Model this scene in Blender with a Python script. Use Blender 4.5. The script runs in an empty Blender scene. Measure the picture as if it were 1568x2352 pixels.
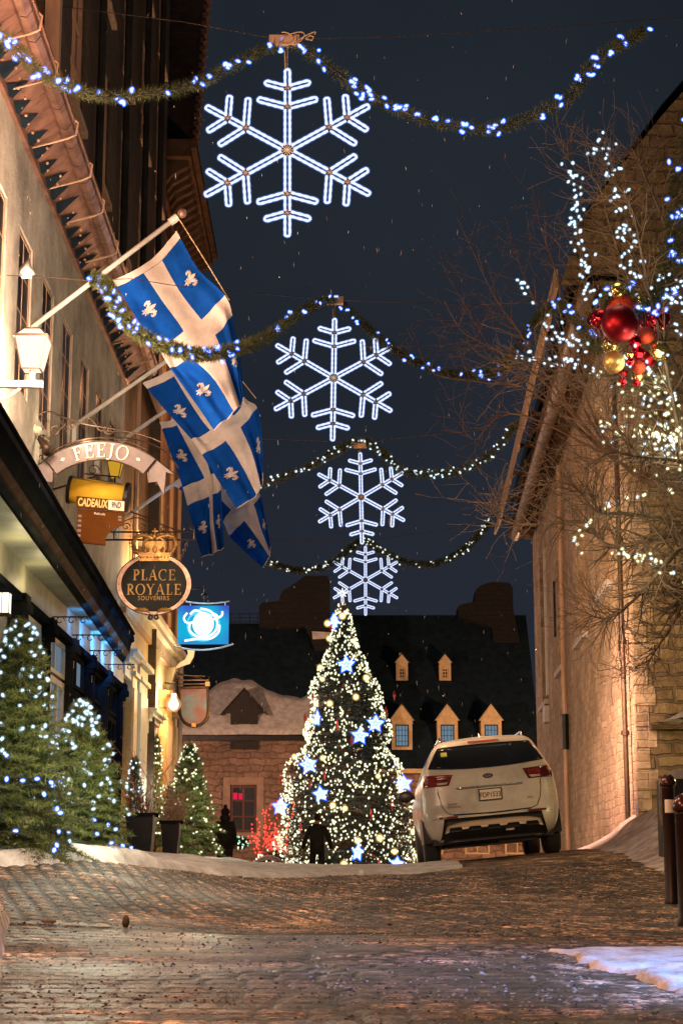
import bpy, math, random
import numpy as np
from mathutils import Vector, Matrix, noise as mnoise
random.seed(7); np.random.seed(7)
R = math.radians
scene = bpy.context.scene
COL = scene.collection

# ------------------------------------------------------------------ camera
CZ = 0.45                       # eye height: camera held low over the cobbles
F = 4011.0; CX = 784.0; CY = 1176.0
TH = math.atan(821.0 / F)
cam_d = bpy.data.cameras.new("camera"); cam = bpy.data.objects.new("camera", cam_d); COL.objects.link(cam)
cam.location = (0, 0, CZ); cam.rotation_euler = (R(90) + TH, 0, 0)
cam_d.sensor_fit = 'VERTICAL'; cam_d.sensor_height = 36.0; cam_d.lens = 36.0 * F / 2352.0
cam_d.clip_end = 2000
scene.camera = cam

# ------------------------------------------------------------------ world (night sky)
w = bpy.data.worlds.new("World"); scene.world = w; w.use_nodes = True
nt = w.node_tree; nt.nodes.clear()
o_ = nt.nodes.new('ShaderNodeOutputWorld'); bg = nt.nodes.new('ShaderNodeBackground')
tc = nt.nodes.new('ShaderNodeTexCoord'); sp = nt.nodes.new('ShaderNodeSeparateXYZ'); rp = nt.nodes.new('ShaderNodeValToRGB')
nt.links.new(tc.outputs['Generated'], sp.inputs[0]); nt.links.new(sp.outputs[2], rp.inputs[0])
rp.color_ramp.elements[0].position = 0.0; rp.color_ramp.elements[0].color = (.021, .0245, .037, 1)
rp.color_ramp.elements[1].position = .55; rp.color_ramp.elements[1].color = (.012, .0165, .0225, 1)
e_ = rp.color_ramp.elements.new(.18); e_.color = (.0175, .0215, .032, 1)
nt.links.new(rp.outputs[0], bg.inputs[0])
cl = nt.nodes.new('ShaderNodeTexNoise'); cl.inputs['Scale'].default_value = 3.2; cl.inputs['Detail'].default_value = 5; nt.links.new(tc.outputs['Generated'], cl.inputs['Vector'])
cm = nt.nodes.new('ShaderNodeMapRange'); nt.links.new(cl.outputs[0], cm.inputs[0]); cm.inputs['From Min'].default_value = .3; cm.inputs['From Max'].default_value = .7; cm.inputs['To Min'].default_value = .78; cm.inputs['To Max'].default_value = 1.25; nt.links.new(cm.outputs[0], bg.inputs[1])
nt.links.new(bg.outputs[0], o_.inputs[0])

scene.view_settings.view_transform = 'Standard'; scene.view_settings.look = 'None'
scene.view_settings.exposure = 0; scene.view_settings.gamma = 1
scene.cycles.use_denoising = True
scene.cycles.sample_clamp_indirect = 2.0
scene.cycles.sample_clamp_direct = 0
scene.cycles.max_bounces = 5; scene.cycles.diffuse_bounces = 2; scene.cycles.glossy_bounces = 3
scene.cycles.transparent_max_bounces = 16
scene.cycles.caustics_reflective = False; scene.cycles.caustics_refractive = False

SOD = (1.0, .53, .30); WARM = (1.0, .60, .42)
def lamp(name, loc, power, col, size=.12, kind='POINT', target=None, spot=60, blend=.6, parent=None):
    d = bpy.data.lights.new(name, kind); d.energy = power; d.color = col
    d.shadow_soft_size = size
    o = bpy.data.objects.new(name, d); COL.objects.link(o); o.location = loc
    if kind == 'SPOT': d.spot_size = R(spot); d.spot_blend = blend
    if target is not None: o.rotation_euler = (Vector(target) - Vector(loc)).to_track_quat('-Z', 'Y').to_euler()
    return o
# unseen lamps of lane, shop and square, with fills added to brighten walls
lamp('lane_light', (-4.6, -1.0, 4.0), 1900, (1, .42, .18), .25)
lamp('lane_light', (-1.6, 12.5, 6.4), 620, SOD, .25)  # unseen, hung mid-lane to brighten facades, garlands and flags
lamp('lane_light', (-2.4, 8.5, 4.2), 620, SOD, .2)
lamp('wall_fill', (1.4, 24.0, 5.4), 7200, (1, .55, .41), .10, 'SPOT', (4.7, 29.6, 1.0), 52, 1)  # unseen spot added above the car to brighten the lower right wall
lamp('wall_fill', (.2, 24.0, 3.4), 2700, (1, .60, .32), .2, 'SPOT', (5.3, 33, 5.4), 100, .9)  # unseen wide spot added to lift the upper right wall
lamp('square_light', (-9.5, 56, 5.5), 4600, (1, .56, .36), .3)
lamp('square_light', (9.0, 61, 4.5), 3800, (1, .52, .25), .3)
lamp('shop_light', (5.2, 4.4, 2.6), 8000, (.13, .38, 1), .3, 'SPOT', (2.6, 6.6, 0), 46, 1)
lamp('gable_fill', (7.2, 20.5, 2.6), 520, (1, .74, .32), .2)  # unseen lamp added off to the right to brighten the gable

# ------------------------------------------------------------------ helpers
def V(*a): return Vector(a)
def at(x, y, Y):
    """world point on the plane Y = const seen at (x, y) of the 1568 x 2352 photograph"""
    a = (x - CX) / F; b = (CY - y) / F
    c, s = math.cos(TH), math.sin(TH)
    dx, dy, dz = a, c - b * s, s + b * c
    t = Y / dy
    return Vector((dx * t, Y, CZ + dz * t))

def link(o, parent=None):
    COL.objects.link(o)
    if parent is not None:
        o.parent = parent
        if parent.type == 'EMPTY' or parent.location.length > 0:
            o.matrix_parent_inverse = root_inv(parent)
    return o
def mw(o):
    m = Matrix.LocRotScale(o.location, o.rotation_euler, o.scale)
    if o.parent: m = mw(o.parent) @ o.matrix_parent_inverse @ m
    return m
def root_inv(p): return mw(p).inverted()
def tag(o, label=None, cat=None, group=None, kind=None):
    if label: o['label'] = label
    if cat: o['category'] = cat
    if group: o['group'] = group
    if kind: o['kind'] = kind
    return o
def empty(name, loc, label=None, cat=None, group=None, rot=(0, 0, 0)):
    o = bpy.data.objects.new(name, None); o.empty_display_size = .2
    o.location = loc; o.rotation_euler = rot; COL.objects.link(o)
    return tag(o, label, cat, group)

class MB:
    def __init__(s): s.v = []; s.f = []; s.m = []; s.mats = []; s.cur = 0; s.sm = []; s.smooth = False
    def mat(s, m):
        if m not in s.mats: s.mats.append(m)
        s.cur = s.mats.index(m); return s
    def add(s, vs, fs):
        n = len(s.v); s.v.extend([tuple(q) for q in vs])
        for f in fs: s.f.append(tuple(i + n for i in f)); s.m.append(s.cur); s.sm.append(s.smooth)
    def hexa(s, p):     # 8 corners: bottom 4 ccw, top 4 ccw
        s.add(p, [(0, 3, 2, 1), (4, 5, 6, 7), (0, 1, 5, 4), (1, 2, 6, 5), (2, 3, 7, 6), (3, 0, 4, 7)])
    def box(s, x0, x1, y0, y1, z0, z1):
        s.hexa([(x0, y0, z0), (x1, y0, z0), (x1, y1, z0), (x0, y1, z0), (x0, y0, z1), (x1, y0, z1), (x1, y1, z1), (x0, y1, z1)])
    def pbox(s, P, s0, s1, o0, o1, z0, z1):
        s.hexa([P(s0, z0, o0), P(s1, z0, o0), P(s1, z0, o1), P(s0, z0, o1), P(s0, z1, o0), P(s1, z1, o0), P(s1, z1, o1), P(s0, z1, o1)])
    def quad(s, a, b, c, d): s.add([a, b, c, d], [(0, 1, 2, 3)])
    def tube(s, pts, r, n=6, closed=False, cap=True):
        pts = [Vector(p) for p in pts]; k = len(pts)
        if not hasattr(r, '__len__'): r = [r] * k
        vs = []; prev = None
        for i, p in enumerate(pts):
            if closed: t = pts[(i + 1) % k] - pts[i - 1]
            else: t = pts[min(i + 1, k - 1)] - pts[max(i - 1, 0)]
            if t.length < 1e-9: t = Vector((0, 0, 1))
            t.normalize()
            if prev is None:
                a = t.orthogonal().normalized()
            else:
                a = (prev - t * prev.dot(t))
                a = a.normalized() if a.length > 1e-6 else t.orthogonal().normalized()
            prev = a; b = t.cross(a)
            for j in range(n):
                q = 2 * math.pi * j / n
                vs.append(p + (a * math.cos(q) + b * math.sin(q)) * r[i])
        fs = []
        for i in range(k if closed else k - 1):
            i2 = (i + 1) % k
            for j in range(n):
                j2 = (j + 1) % n
                fs.append((i * n + j, i * n + j2, i2 * n + j2, i2 * n + j))
        if cap and not closed:
            fs.append(tuple(range(n))[::-1]); fs.append(tuple((k - 1) * n + j for j in range(n)))
        s.add(vs, fs)
    def lathe(s, prof, n=16, c=(0, 0, 0), axis='Z'):
        vs = []; fs = []; c = Vector(c)
        for (r, z) in prof:
            for j in range(n):
                a = 2 * math.pi * j / n
                if axis == 'Z': q = Vector((r * math.cos(a), r * math.sin(a), z))
                elif axis == 'Y': q = Vector((r * math.cos(a), z, r * math.sin(a)))
                else: q = Vector((z, r * math.cos(a), r * math.sin(a)))
                vs.append(c + q)
        for i in range(len(prof) - 1):
            for j in range(n):
                j2 = (j + 1) % n
                fs.append((i * n + j, i * n + j2, (i + 1) * n + j2, (i + 1) * n + j))
        fs.append(tuple(range(n))[::-1]); fs.append(tuple((len(prof) - 1) * n + j for j in range(n)))
        s.add(vs, fs)
    def sphere(s, c, r, n=10, m=7, sc=(1, 1, 1)):
        c = Vector(c)
        prof = []
        vs = [c + Vector((0, 0, r * sc[2]))]
        for i in range(1, m):
            t = math.pi * i / m
            for j in range(n):
                a = 2 * math.pi * j / n
                vs.append(c + Vector((r * math.sin(t) * math.cos(a) * sc[0], r * math.sin(t) * math.sin(a) * sc[1], r * math.cos(t) * sc[2])))
        vs.append(c - Vector((0, 0, r * sc[2]))); L = len(vs) - 1
        fs = [(0, 1 + j, 1 + (j + 1) % n) for j in range(n)]
        for i in range(m - 2):
            for j in range(n):
                a = 1 + i * n; fs.append((a + j, a + n + j, a + n + (j + 1) % n, a + (j + 1) % n))
        a = 1 + (m - 2) * n
        fs += [(a + (j + 1) % n, a + j, L) for j in range(n)]
        s.add(vs, fs)
    def poly3(s, front, depth):   # polygon loop extruded by a vector
        n = len(front); d = Vector(depth)
        back = [Vector(p) + d for p in front]
        s.add(list(front) + back, [tuple(range(n)), tuple(range(2 * n - 1, n - 1, -1))] +
              [(i, i + n, (i + 1) % n + n, (i + 1) % n) for i in range(n)])
    def build(s, name, mat=None, parent=None, smooth=None, label=None):
        me = bpy.data.meshes.new(name); me.from_pydata(s.v, [], s.f)
        mats = s.mats if s.mats else [mat]
        for m_ in mats: me.materials.append(m_)
        if s.mats: me.polygons.foreach_set('material_index', s.m)
        sm = s.sm if smooth is None else [smooth] * len(s.f)
        me.polygons.foreach_set('use_smooth', sm)
        me.update()
        o = bpy.data.objects.new(name, me); link(o, parent)
        if label: o['label'] = label
        return o

def npmesh(name, verts, faces, mats, parent=None, midx=None, smooth=False):
    """fast mesh from numpy arrays; faces (n,3) or (n,4)"""
    me = bpy.data.meshes.new(name)
    verts = np.asarray(verts, dtype=np.float32); faces = np.asarray(faces, dtype=np.int32)
    k = faces.shape[1]
    me.vertices.add(len(verts)); me.vertices.foreach_set('co', verts.ravel())
    me.loops.add(faces.size); me.loops.foreach_set('vertex_index', faces.ravel())
    me.polygons.add(len(faces)); me.polygons.foreach_set('loop_start', np.arange(0, faces.size, k, dtype=np.int32))
    try: me.polygons.foreach_set('loop_total', np.full(len(faces), k, dtype=np.int32))
    except Exception: pass
    if midx is not None: me.polygons.foreach_set('material_index', np.asarray(midx, dtype=np.int32))
    me.polygons.foreach_set('use_smooth', np.full(len(faces), smooth, dtype=bool))
    for m_ in (mats if isinstance(mats, (list, tuple)) else [mats]): me.materials.append(m_)
    me.update(calc_edges=True); me.validate()
    o = bpy.data.objects.new(name, me); link(o, parent); return o

def smoothstep(a, b, x): t = np.clip((x - a) / (b - a), 0, 1); return t * t * (3 - 2 * t)

# ------------------------------------------------------------------ materials
def nmat(name):
    m = bpy.data.materials.new(name); m.use_nodes = True
    n = m.node_tree; n.nodes.clear()
    o = n.nodes.new('ShaderNodeOutputMaterial'); p = n.nodes.new('ShaderNodeBsdfPrincipled')
    n.links.new(p.outputs[0], o.inputs[0]); return m, n, p, o
def N(n, t, **kw):
    q = n.nodes.new('ShaderNode' + t)
    for k, v in kw.items():
        if k in q.inputs: q.inputs[k].default_value = v
        else: setattr(q, k, v)
    return q
def c4(c): return (c[0], c[1], c[2], 1)
def sc3(c, k): return tuple(min(1, q * k) for q in c)
def surf(name, col, rough=.6, metal=0, var=.25, vs=6, bump=.15, bs=40, spec=.5, stretch=(1, 1, 1), col2=None, detail=6, rvar=.15):
    """general procedural surface: two-scale colour variation, roughness variation and fine relief"""
    m, n, p, o = nmat(name); L = n.links.new
    tc = N(n, 'TexCoord'); mp = N(n, 'Mapping'); mp.inputs['Scale'].default_value = stretch
    L(tc.outputs['Object'], mp.inputs[0])
    n1 = N(n, 'TexNoise', Scale=vs, Detail=detail, Roughness=.65); L(mp.outputs[0], n1.inputs['Vector'])
    mx = N(n, 'Mix', data_type='RGBA')
    c2 = col2 if col2 else sc3(col, 1 - var * 1.6)
    L(N(n, 'MapRange').outputs[0], mx.inputs['Factor'])
    mr = [q for q in n.nodes if q.bl_idname == 'ShaderNodeMapRange'][0]
    mr.inputs['From Min'].default_value = .35; mr.inputs['From Max'].default_value = .68; L(n1.outputs[0], mr.inputs[0])
    mx.inputs[6].default_value = c4(sc3(col, 1 + var * .3)); mx.inputs[7].default_value = c4(c2)
    L(mx.outputs[2], p.inputs['Base Color'])
    p.inputs['Metallic'].default_value = metal; p.inputs['Specular IOR Level'].default_value = spec
    rr = N(n, 'MapRange'); rr.inputs['To Min'].default_value = max(.03, rough - rvar); rr.inputs['To Max'].default_value = min(1, rough + rvar)
    L(n1.outputs[0], rr.inputs[0]); L(rr.outputs[0], p.inputs['Roughness'])
    if bump > 0:
        n2 = N(n, 'TexNoise', Scale=bs, Detail=5, Roughness=.6); L(mp.outputs[0], n2.inputs['Vector'])
        b = N(n, 'Bump', Strength=bump, Distance=.02); L(n2.outputs[0], b.inputs['Height']); L(b.outputs[0], p.inputs['Normal'])
    return m
def stone(name, c1, c2, mortar, bw=.55, bh=.24, msize=.018, rough=.85, bump=.6, dist=.06, stain=None, msmooth=.2):
    """rubble / ashlar masonry that works on walls facing x or y"""
    m, n, p, o = nmat(name); L = n.links.new
    tc = N(n, 'TexCoord'); sp = N(n, 'SeparateXYZ'); L(tc.outputs['Object'], sp.inputs[0])
    ad = N(n, 'Math', operation='ADD'); L(sp.outputs[0], ad.inputs[0]); L(sp.outputs[1], ad.inputs[1])
    cb = N(n, 'CombineXYZ'); L(ad.outputs[0], cb.inputs[0]); L(sp.outputs[2], cb.inputs[1])
    dn = N(n, 'TexNoise', Scale=2.2, Detail=3); L(tc.outputs['Object'], dn.inputs['Vector'])
    vm = N(n, 'VectorMath', operation='SCALE'); vm.inputs['Scale'].default_value = dist
    L(dn.outputs['Color'], vm.inputs[0]); va = N(n, 'VectorMath', operation='ADD'); L(cb.outputs[0], va.inputs[0]); L(vm.outputs[0], va.inputs[1])
    br = N(n, 'TexBrick'); br.offset = .5; br.squash = 1.35; br.squash_frequency = 3
    L(va.outputs[0], br.inputs['Vector'])
    br.inputs['Scale'].default_value = 1; br.inputs['Brick Width'].default_value = bw; br.inputs['Row Height'].default_value = bh
    br.inputs['Mortar Size'].default_value = msize; br.inputs['Mortar Smooth'].default_value = msmooth
    br.inputs['Color1'].default_value = c4(c1); br.inputs['Color2'].default_value = c4(c2); br.inputs['Mortar'].default_value = c4(mortar)
    n1 = N(n, 'TexNoise', Scale=7, Detail=8, Roughness=.7); L(tc.outputs['Object'], n1.inputs['Vector'])
    n3 = N(n, 'TexNoise', Scale=1.1, Detail=4, Roughness=.6); L(tc.outputs['Object'], n3.inputs['Vector'])
    mr = N(n, 'MapRange'); L(n1.outputs[0], mr.inputs[0]); mr.inputs['From Min'].default_value = .3; mr.inputs['From Max'].default_value = .7
    mr.inputs['To Min'].default_value = .55; mr.inputs['To Max'].default_value = 1.2
    mr3 = N(n, 'MapRange'); L(n3.outputs[0], mr3.inputs[0]); mr3.inputs['From Min'].default_value = .35; mr3.inputs['From Max'].default_value = .65
    mr3.inputs['To Min'].default_value = .7; mr3.inputs['To Max'].default_value = 1.12
    mu = N(n, 'Math', operation='MULTIPLY'); L(mr.outputs[0], mu.inputs[0]); L(mr3.outputs[0], mu.inputs[1])
    vs = N(n, 'VectorMath', operation='SCALE'); L(br.outputs[0], vs.inputs[0]); L(mu.outputs[0], vs.inputs['Scale'])
    L(vs.outputs[0], p.inputs['Base Color']); p.inputs['Roughness'].default_value = rough
    h = N(n, 'Math', operation='MULTIPLY_ADD'); L(br.outputs['Fac'], h.inputs[0]); h.inputs[1].default_value = -1.0; 
    h2 = N(n, 'Math', operation='MULTIPLY'); L(n1.outputs[0], h2.inputs[0]); h2.inputs[1].default_value = 1.3; L(h2.outputs[0], h.inputs[2])
    b = N(n, 'Bump', Strength=bump, Distance=.045); L(h.outputs[0], b.inputs['Height']); L(b.outputs[0], p.inputs['Normal'])
    return m
def emis(name, col, k, sample=False):
    m = bpy.data.materials.new(name); m.use_nodes = True; n = m.node_tree; n.nodes.clear()
    o = n.nodes.new('ShaderNodeOutputMaterial'); e = n.nodes.new('ShaderNodeEmission')
    e.inputs[0].default_value = c4(col); e.inputs[1].default_value = k; n.links.new(e.outputs[0], o.inputs[0])
    if not sample:
        try: m.cycles.emission_sampling = 'NONE'
        except Exception: pass
    return m
def halo(name, col, k):
    """see-through emissive shell that paints a glow round a light"""
    m = bpy.data.materials.new(name); m.use_nodes = True; n = m.node_tree; n.nodes.clear()
    o = n.nodes.new('ShaderNodeOutputMaterial'); e = n.nodes.new('ShaderNodeEmission'); t = n.nodes.new('ShaderNodeBsdfTransparent'); a = n.nodes.new('ShaderNodeAddShader')
    e.inputs[0].default_value = c4(col); e.inputs[1].default_value = k
    n.links.new(e.outputs[0], a.inputs[0]); n.links.new(t.outputs[0], a.inputs[1]); n.links.new(a.outputs[0], o.inputs[0])
    try: m.cycles.emission_sampling = 'NONE'
    except Exception: pass
    return m
MT = {}
MT['black'] = surf('black_iron', (.018, .018, .02), .45, .6, .2, 9, .1)
MT['iron_warm'] = surf('wrought_iron', (.10, .065, .045), .4, .7, .3, 9, .1)
MT['copper'] = surf('copper_sheet', (.36, .19, .14), .42, .5, .35, 4, .2, 12)
MT['stucco'] = surf('stucco', (.52, .48, .41), .95, 0, .38, 1.3, .7, 16, spec=.1, detail=9)
MT['cream'] = surf('cream_paint', (.62, .50, .28), .55, 0, .12, 3, .08)
MT['cream2'] = surf('pale_cream_paint', (.62, .58, .44), .55, 0, .12, 3, .08)
MT['yellowp'] = surf('ochre_paint', (.62, .38, .13), .5, 0, .15, 3, .08)
MT['white'] = surf('white_paint', (.62, .6, .56), .5, 0, .12, 5, .08)
MT['darkpaint'] = surf('dark_green_grey_paint', (.030, .031, .030), .8, 0, .25, 4, .1, spec=0)
MT['darkpaint2'] = surf('charcoal_paint', (.014, .016, .020), .6, 0, .25, 4, .1, spec=0)
MT['greenpaint'] = surf('olive_cream_paint', (.34, .33, .24), .55, 0, .2, 3, .1)
MT['woodpale'] = surf('pale_wood', (.55, .36, .24), .6, 0, .25, 8, .2, 30, stretch=(1, 1, .15))
MT['brown'] = surf('brown_render', (.26, .145, .072), .85, 0, .35, 1.1, .4, 14)
MT['brownstone'] = stone('dark_brownstone', (.085, .055, .038), (.06, .042, .032), (.05, .04, .032), .5, .2, .015, bump=.5)
MT['cornice'] = surf('brown_wood_cornice', (.11, .065, .042), .8, 0, .3, 5, .2, spec=.02)
MT['slate'] = surf('slate_roof', (.012, .024, .038), .9, 0, .3, 3, .5, 9, spec=.1)
MT['snow'] = surf('snow', (.62, .60, .60), .8, 0, .12, 4.5, .9, 14, col2=(.36, .32, .30), detail=10)
MT['dirtysnow'] = surf('gritty_snow', (.44, .40, .37), .75, 0, .3, 3.5, .7, 26, col2=(.20, .165, .14), detail=9)
MT['snowR'] = surf('trodden_snow', (.66, .58, .53), .7, 0, .3, 4.0, 1, 9, col2=(.24, .18, .14), detail=10)
MT['glass'] = surf('dark_glass', (.012, .015, .018), .08, 0, .1, 2, .02, 3, spec=.8, rvar=.04)
MT['glassA'] = surf('upstairs_glass', (.010, .011, .013), .35, 0, .1, 2, 0, spec=.06)
MT['glassblue'] = surf('shop_glass', (.06, .07, .09), .12, 0, .1, 2, .02, 3, spec=.9, rvar=.04)
MT['needle'] = surf('fir_needles', (.13, .155, .035), .6, 0, .5, 5, 0, col2=(.030, .052, .016))
MT['needle2'] = surf('garland_needles', (.075, .088, .016), .55, 0, .5, 7, 0, col2=(.006, .014, .006))
MT['needle3'] = surf('dark_fir_needles', (.020, .036, .022), .7, 0, .5, 3, 0, col2=(.008, .016, .012))
MT['bark'] = surf('bark', (.13, .085, .05), .8, 0, .35, 9, .4, 40)
MT['twig'] = surf('twig_bark', (.15, .10, .055), .7, 0, .4, 5, .1)
MT['twigred'] = surf('red_twig', (.42, .09, .05), .6, 0, .3, 8, .1)
MT['wire'] = surf('cable', (.06, .05, .045), .6, 0, .2, 8, 0)
MT['hemp'] = surf('flax_rope', (.55, .38, .22), .7, 0, .2, 20, .2)
MT['wb'] = emis('bulb_core_white', (.80, .92, 1), 1.5)
MT['wbh'] = halo('bulb_halo_blue', (.008, .12, .95), .85)
MT['wbh2'] = halo('bulb_halo_pale', (.25, .45, .62), .30)
MT['ww'] = emis('bulb_core_warm', (1, .97, .72), 1.5)
MT['wwh'] = halo('bulb_halo_warm', (.42, .42, .14), .28)
MT['rope'] = emis('rope_light', (.86, .92, 1), 1.06)
MT['ropeh'] = halo('rope_light_halo', (.04, .14, .60), .26)
MT['redb'] = emis('red_bulb', (1, .10, .06), 1.6)
MT['redbh'] = halo('red_bulb_halo', (.8, .03, .02), .25)
MT['greenb'] = emis('green_bulb', (.35, .95, .60), 1.1)

# ------------------------------------------------------------------ ground height
_PY = np.array([-10, 0, 5.4, 8, 10, 12, 14, 16, 18, 20, 22, 24, 26, 27.5, 29, 32, 36, 40, 45, 50, 60, 80, 400.])
_PZ = np.array([-.46, -.46, -.45, -.43, -.405, -.375, -.33, -.265, -.20, -.125, -.06, -.005, .035, .05, .045, 0, -.13, -.27, -.44, -.55, -.65, -.72, -.8])
_dy = np.arange(-10, 400, .25); _dz = np.interp(_dy, _PY, _PZ)
_k = np.hanning(13); _k /= _k.sum(); _dzs = np.convolve(np.pad(_dz, 6, mode='edge'), _k, mode='valid')
def G(x, y):
    x = np.asarray(x, float); y = np.asarray(y, float)
    z = np.interp(y, _dy, _dzs)
    k = smoothstep(15, 24, y) * (1 - smoothstep(34, 46, y))
    z = z + k * .093 * np.clip(x - .9, 0, 4.2)
    z = z + smoothstep(.2, 2.5, -x) * np.interp(y, [7, 9, 11, 12.5, 14, 16, 18, 20, 22, 25, 28], [0, .02, .08, .15, .25, .335, .27, .195, .13, .05, 0])
    return z + CZ
def Gf(x, y): return float(G(x, y))
# ------------------------------------------------------------------ street: laid setts with real relief
def vnoise(x, y, seed, f):
    """cheap value noise on numpy arrays"""
    X = x * f + seed * 17.3; Y = y * f + seed * 9.1
    xi = np.floor(X).astype(np.int64); yi = np.floor(Y).astype(np.int64); fx = X - xi; fy = Y - yi
    def h(a, b):
        n = (a * 374761393 + b * 668265263 + seed * 974711) & 0x7fffffff
        n = ((n ^ (n >> 13)) * 1274126177) & 0x7fffffff
        return ((n ^ (n >> 16)) & 0xffff) / 65535.0
    u = fx * fx * (3 - 2 * fx); v = fy * fy * (3 - 2 * fy)
    return (h(xi, yi) * (1 - u) + h(xi + 1, yi) * u) * (1 - v) + (h(xi, yi + 1) * (1 - u) + h(xi + 1, yi + 1) * u) * v
def fbm(x, y, seed, f, o=4):
    r = 0; a = .5
    for i in range(o): r = r + a * vnoise(x, y, seed + i, f); f *= 2.03; a *= .5
    return r / (1 - .5 ** o)
def setts(x, y, w, h, seed, rows=False):
    """height 0..1 of running-bond setts; rows run along x"""
    y = y + .02 * (fbm(x, y, seed, .8, 3) - .5) * 2
    row = np.floor(y / h); off = ((row * 0.37 + .5 * (row % 2)) % 1) * w
    if rows: off = ((np.sin(row * 91.7) * 4373.1) % 1) * w
    ww = w
    col = np.floor((x + off) / ww)
    fx = (x + off) / ww - col; fy = y / h - row
    ex = np.minimum(fx, 1 - fx) * ww; ey = np.minimum(fy, 1 - fy) * h
    e = np.minimum(ex * (1.6 if rows else 1), ey); b = smoothstep(.008, .038, e)
    n = ((col * 73856093).astype(np.int64) ^ (row * 19349663).astype(np.int64)) & 1023
    return b, n / 1023.0
ATTR = {}
def ground_z(x, y):
    z = G(x, y)
    # near field: rows across the street; middle field: rows that run up the street on the slant
    b1, r1 = setts(x + .12 * y, y - .03 * x, .16, .21, 3, True)
    b2, r2 = setts(y + .20 * x, x + .25 * y, .24, .135, 9)
    e0 = 10.9 + .25 * np.clip(x + 1, 0, 4) + .1 * (fbm(x, y * 0, 77, .7, 3) - .5)
    band = smoothstep(e0, e0 + .2, y)
    relief = (b1 * .011 + r1 * .004) * (1 - band) + (b2 * .015 + r2 * .004) * band
    joint = (1 - b1) * (1 - band) + (1 - b2) * band; tone = r1 * (1 - band) + r2 * band
    fade = 1 - smoothstep(19.5, 23, y)
    worn = .6 + .4 * smoothstep(.35, .55, fbm(x, y, 21, .5, 3))
    ice = smoothstep(.55, .66, fbm(x, y, 31, .42, 4)) * smoothstep(-2.2, -.8, x)    # ice sheets fill the joints
    z = z + relief * fade * worn * (1 - .8 * ice) + .004 * ice
    z = z + .010 * (fbm(x, y, 5, .45, 2) - .5) + .004 * (fbm(x, y, 41, 12.0, 3) - .5)
    # channel between the two kinds of paving, and an old trench up the middle
    ch = np.exp(-((y - e0 + .12) / .13) ** 2) * smoothstep(1.5, -.5, x); xt = -.19 + (9.3 - y) * .064
    tr = np.exp(-((x - xt - .03 * np.sin(y * 5)) / .035) ** 2) * smoothstep(9.6, 9.0, y)
    z = z - .014 * ch - .012 * tr
    pud = np.exp(-(((x - .72) / .55) ** 2 + ((y - 17.4) / .55) ** 2) ** 2)
    melt = smoothstep(.47, .56, fbm(x, y, 55, .9, 5)) * (1 - .5 * band)
    left = smoothstep(-.5, -1.3, x + .2 * (fbm(x, y, 56, 2, 2) - .5)) * (1 - smoothstep(7.2, 9.5, y))
    ATTR['joint'] = np.clip(joint * fade * worn * (1 - .75 * ice) + ch + tr, 0, 1)
    ATTR['tone'] = tone
    ATTR['wet'] = np.clip(.75 * melt + pud + .8 * left * smoothstep(.35, .5, fbm(x, y, 57, 3, 3)), 0, 1)
    return z
def grid(x, y, zf):
    X, Y = np.meshgrid(x, y); Z = zf(X, Y)
    nx, ny = len(x), len(y)
    v = np.stack([X.ravel(), Y.ravel(), Z.ravel()], 1)
    i = np.arange(nx - 1)[None, :] + np.arange(ny - 1)[:, None] * nx; i = i.ravel()
    return v, np.stack([i, i + 1, i + 1 + nx, i + nx], 1)
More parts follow.
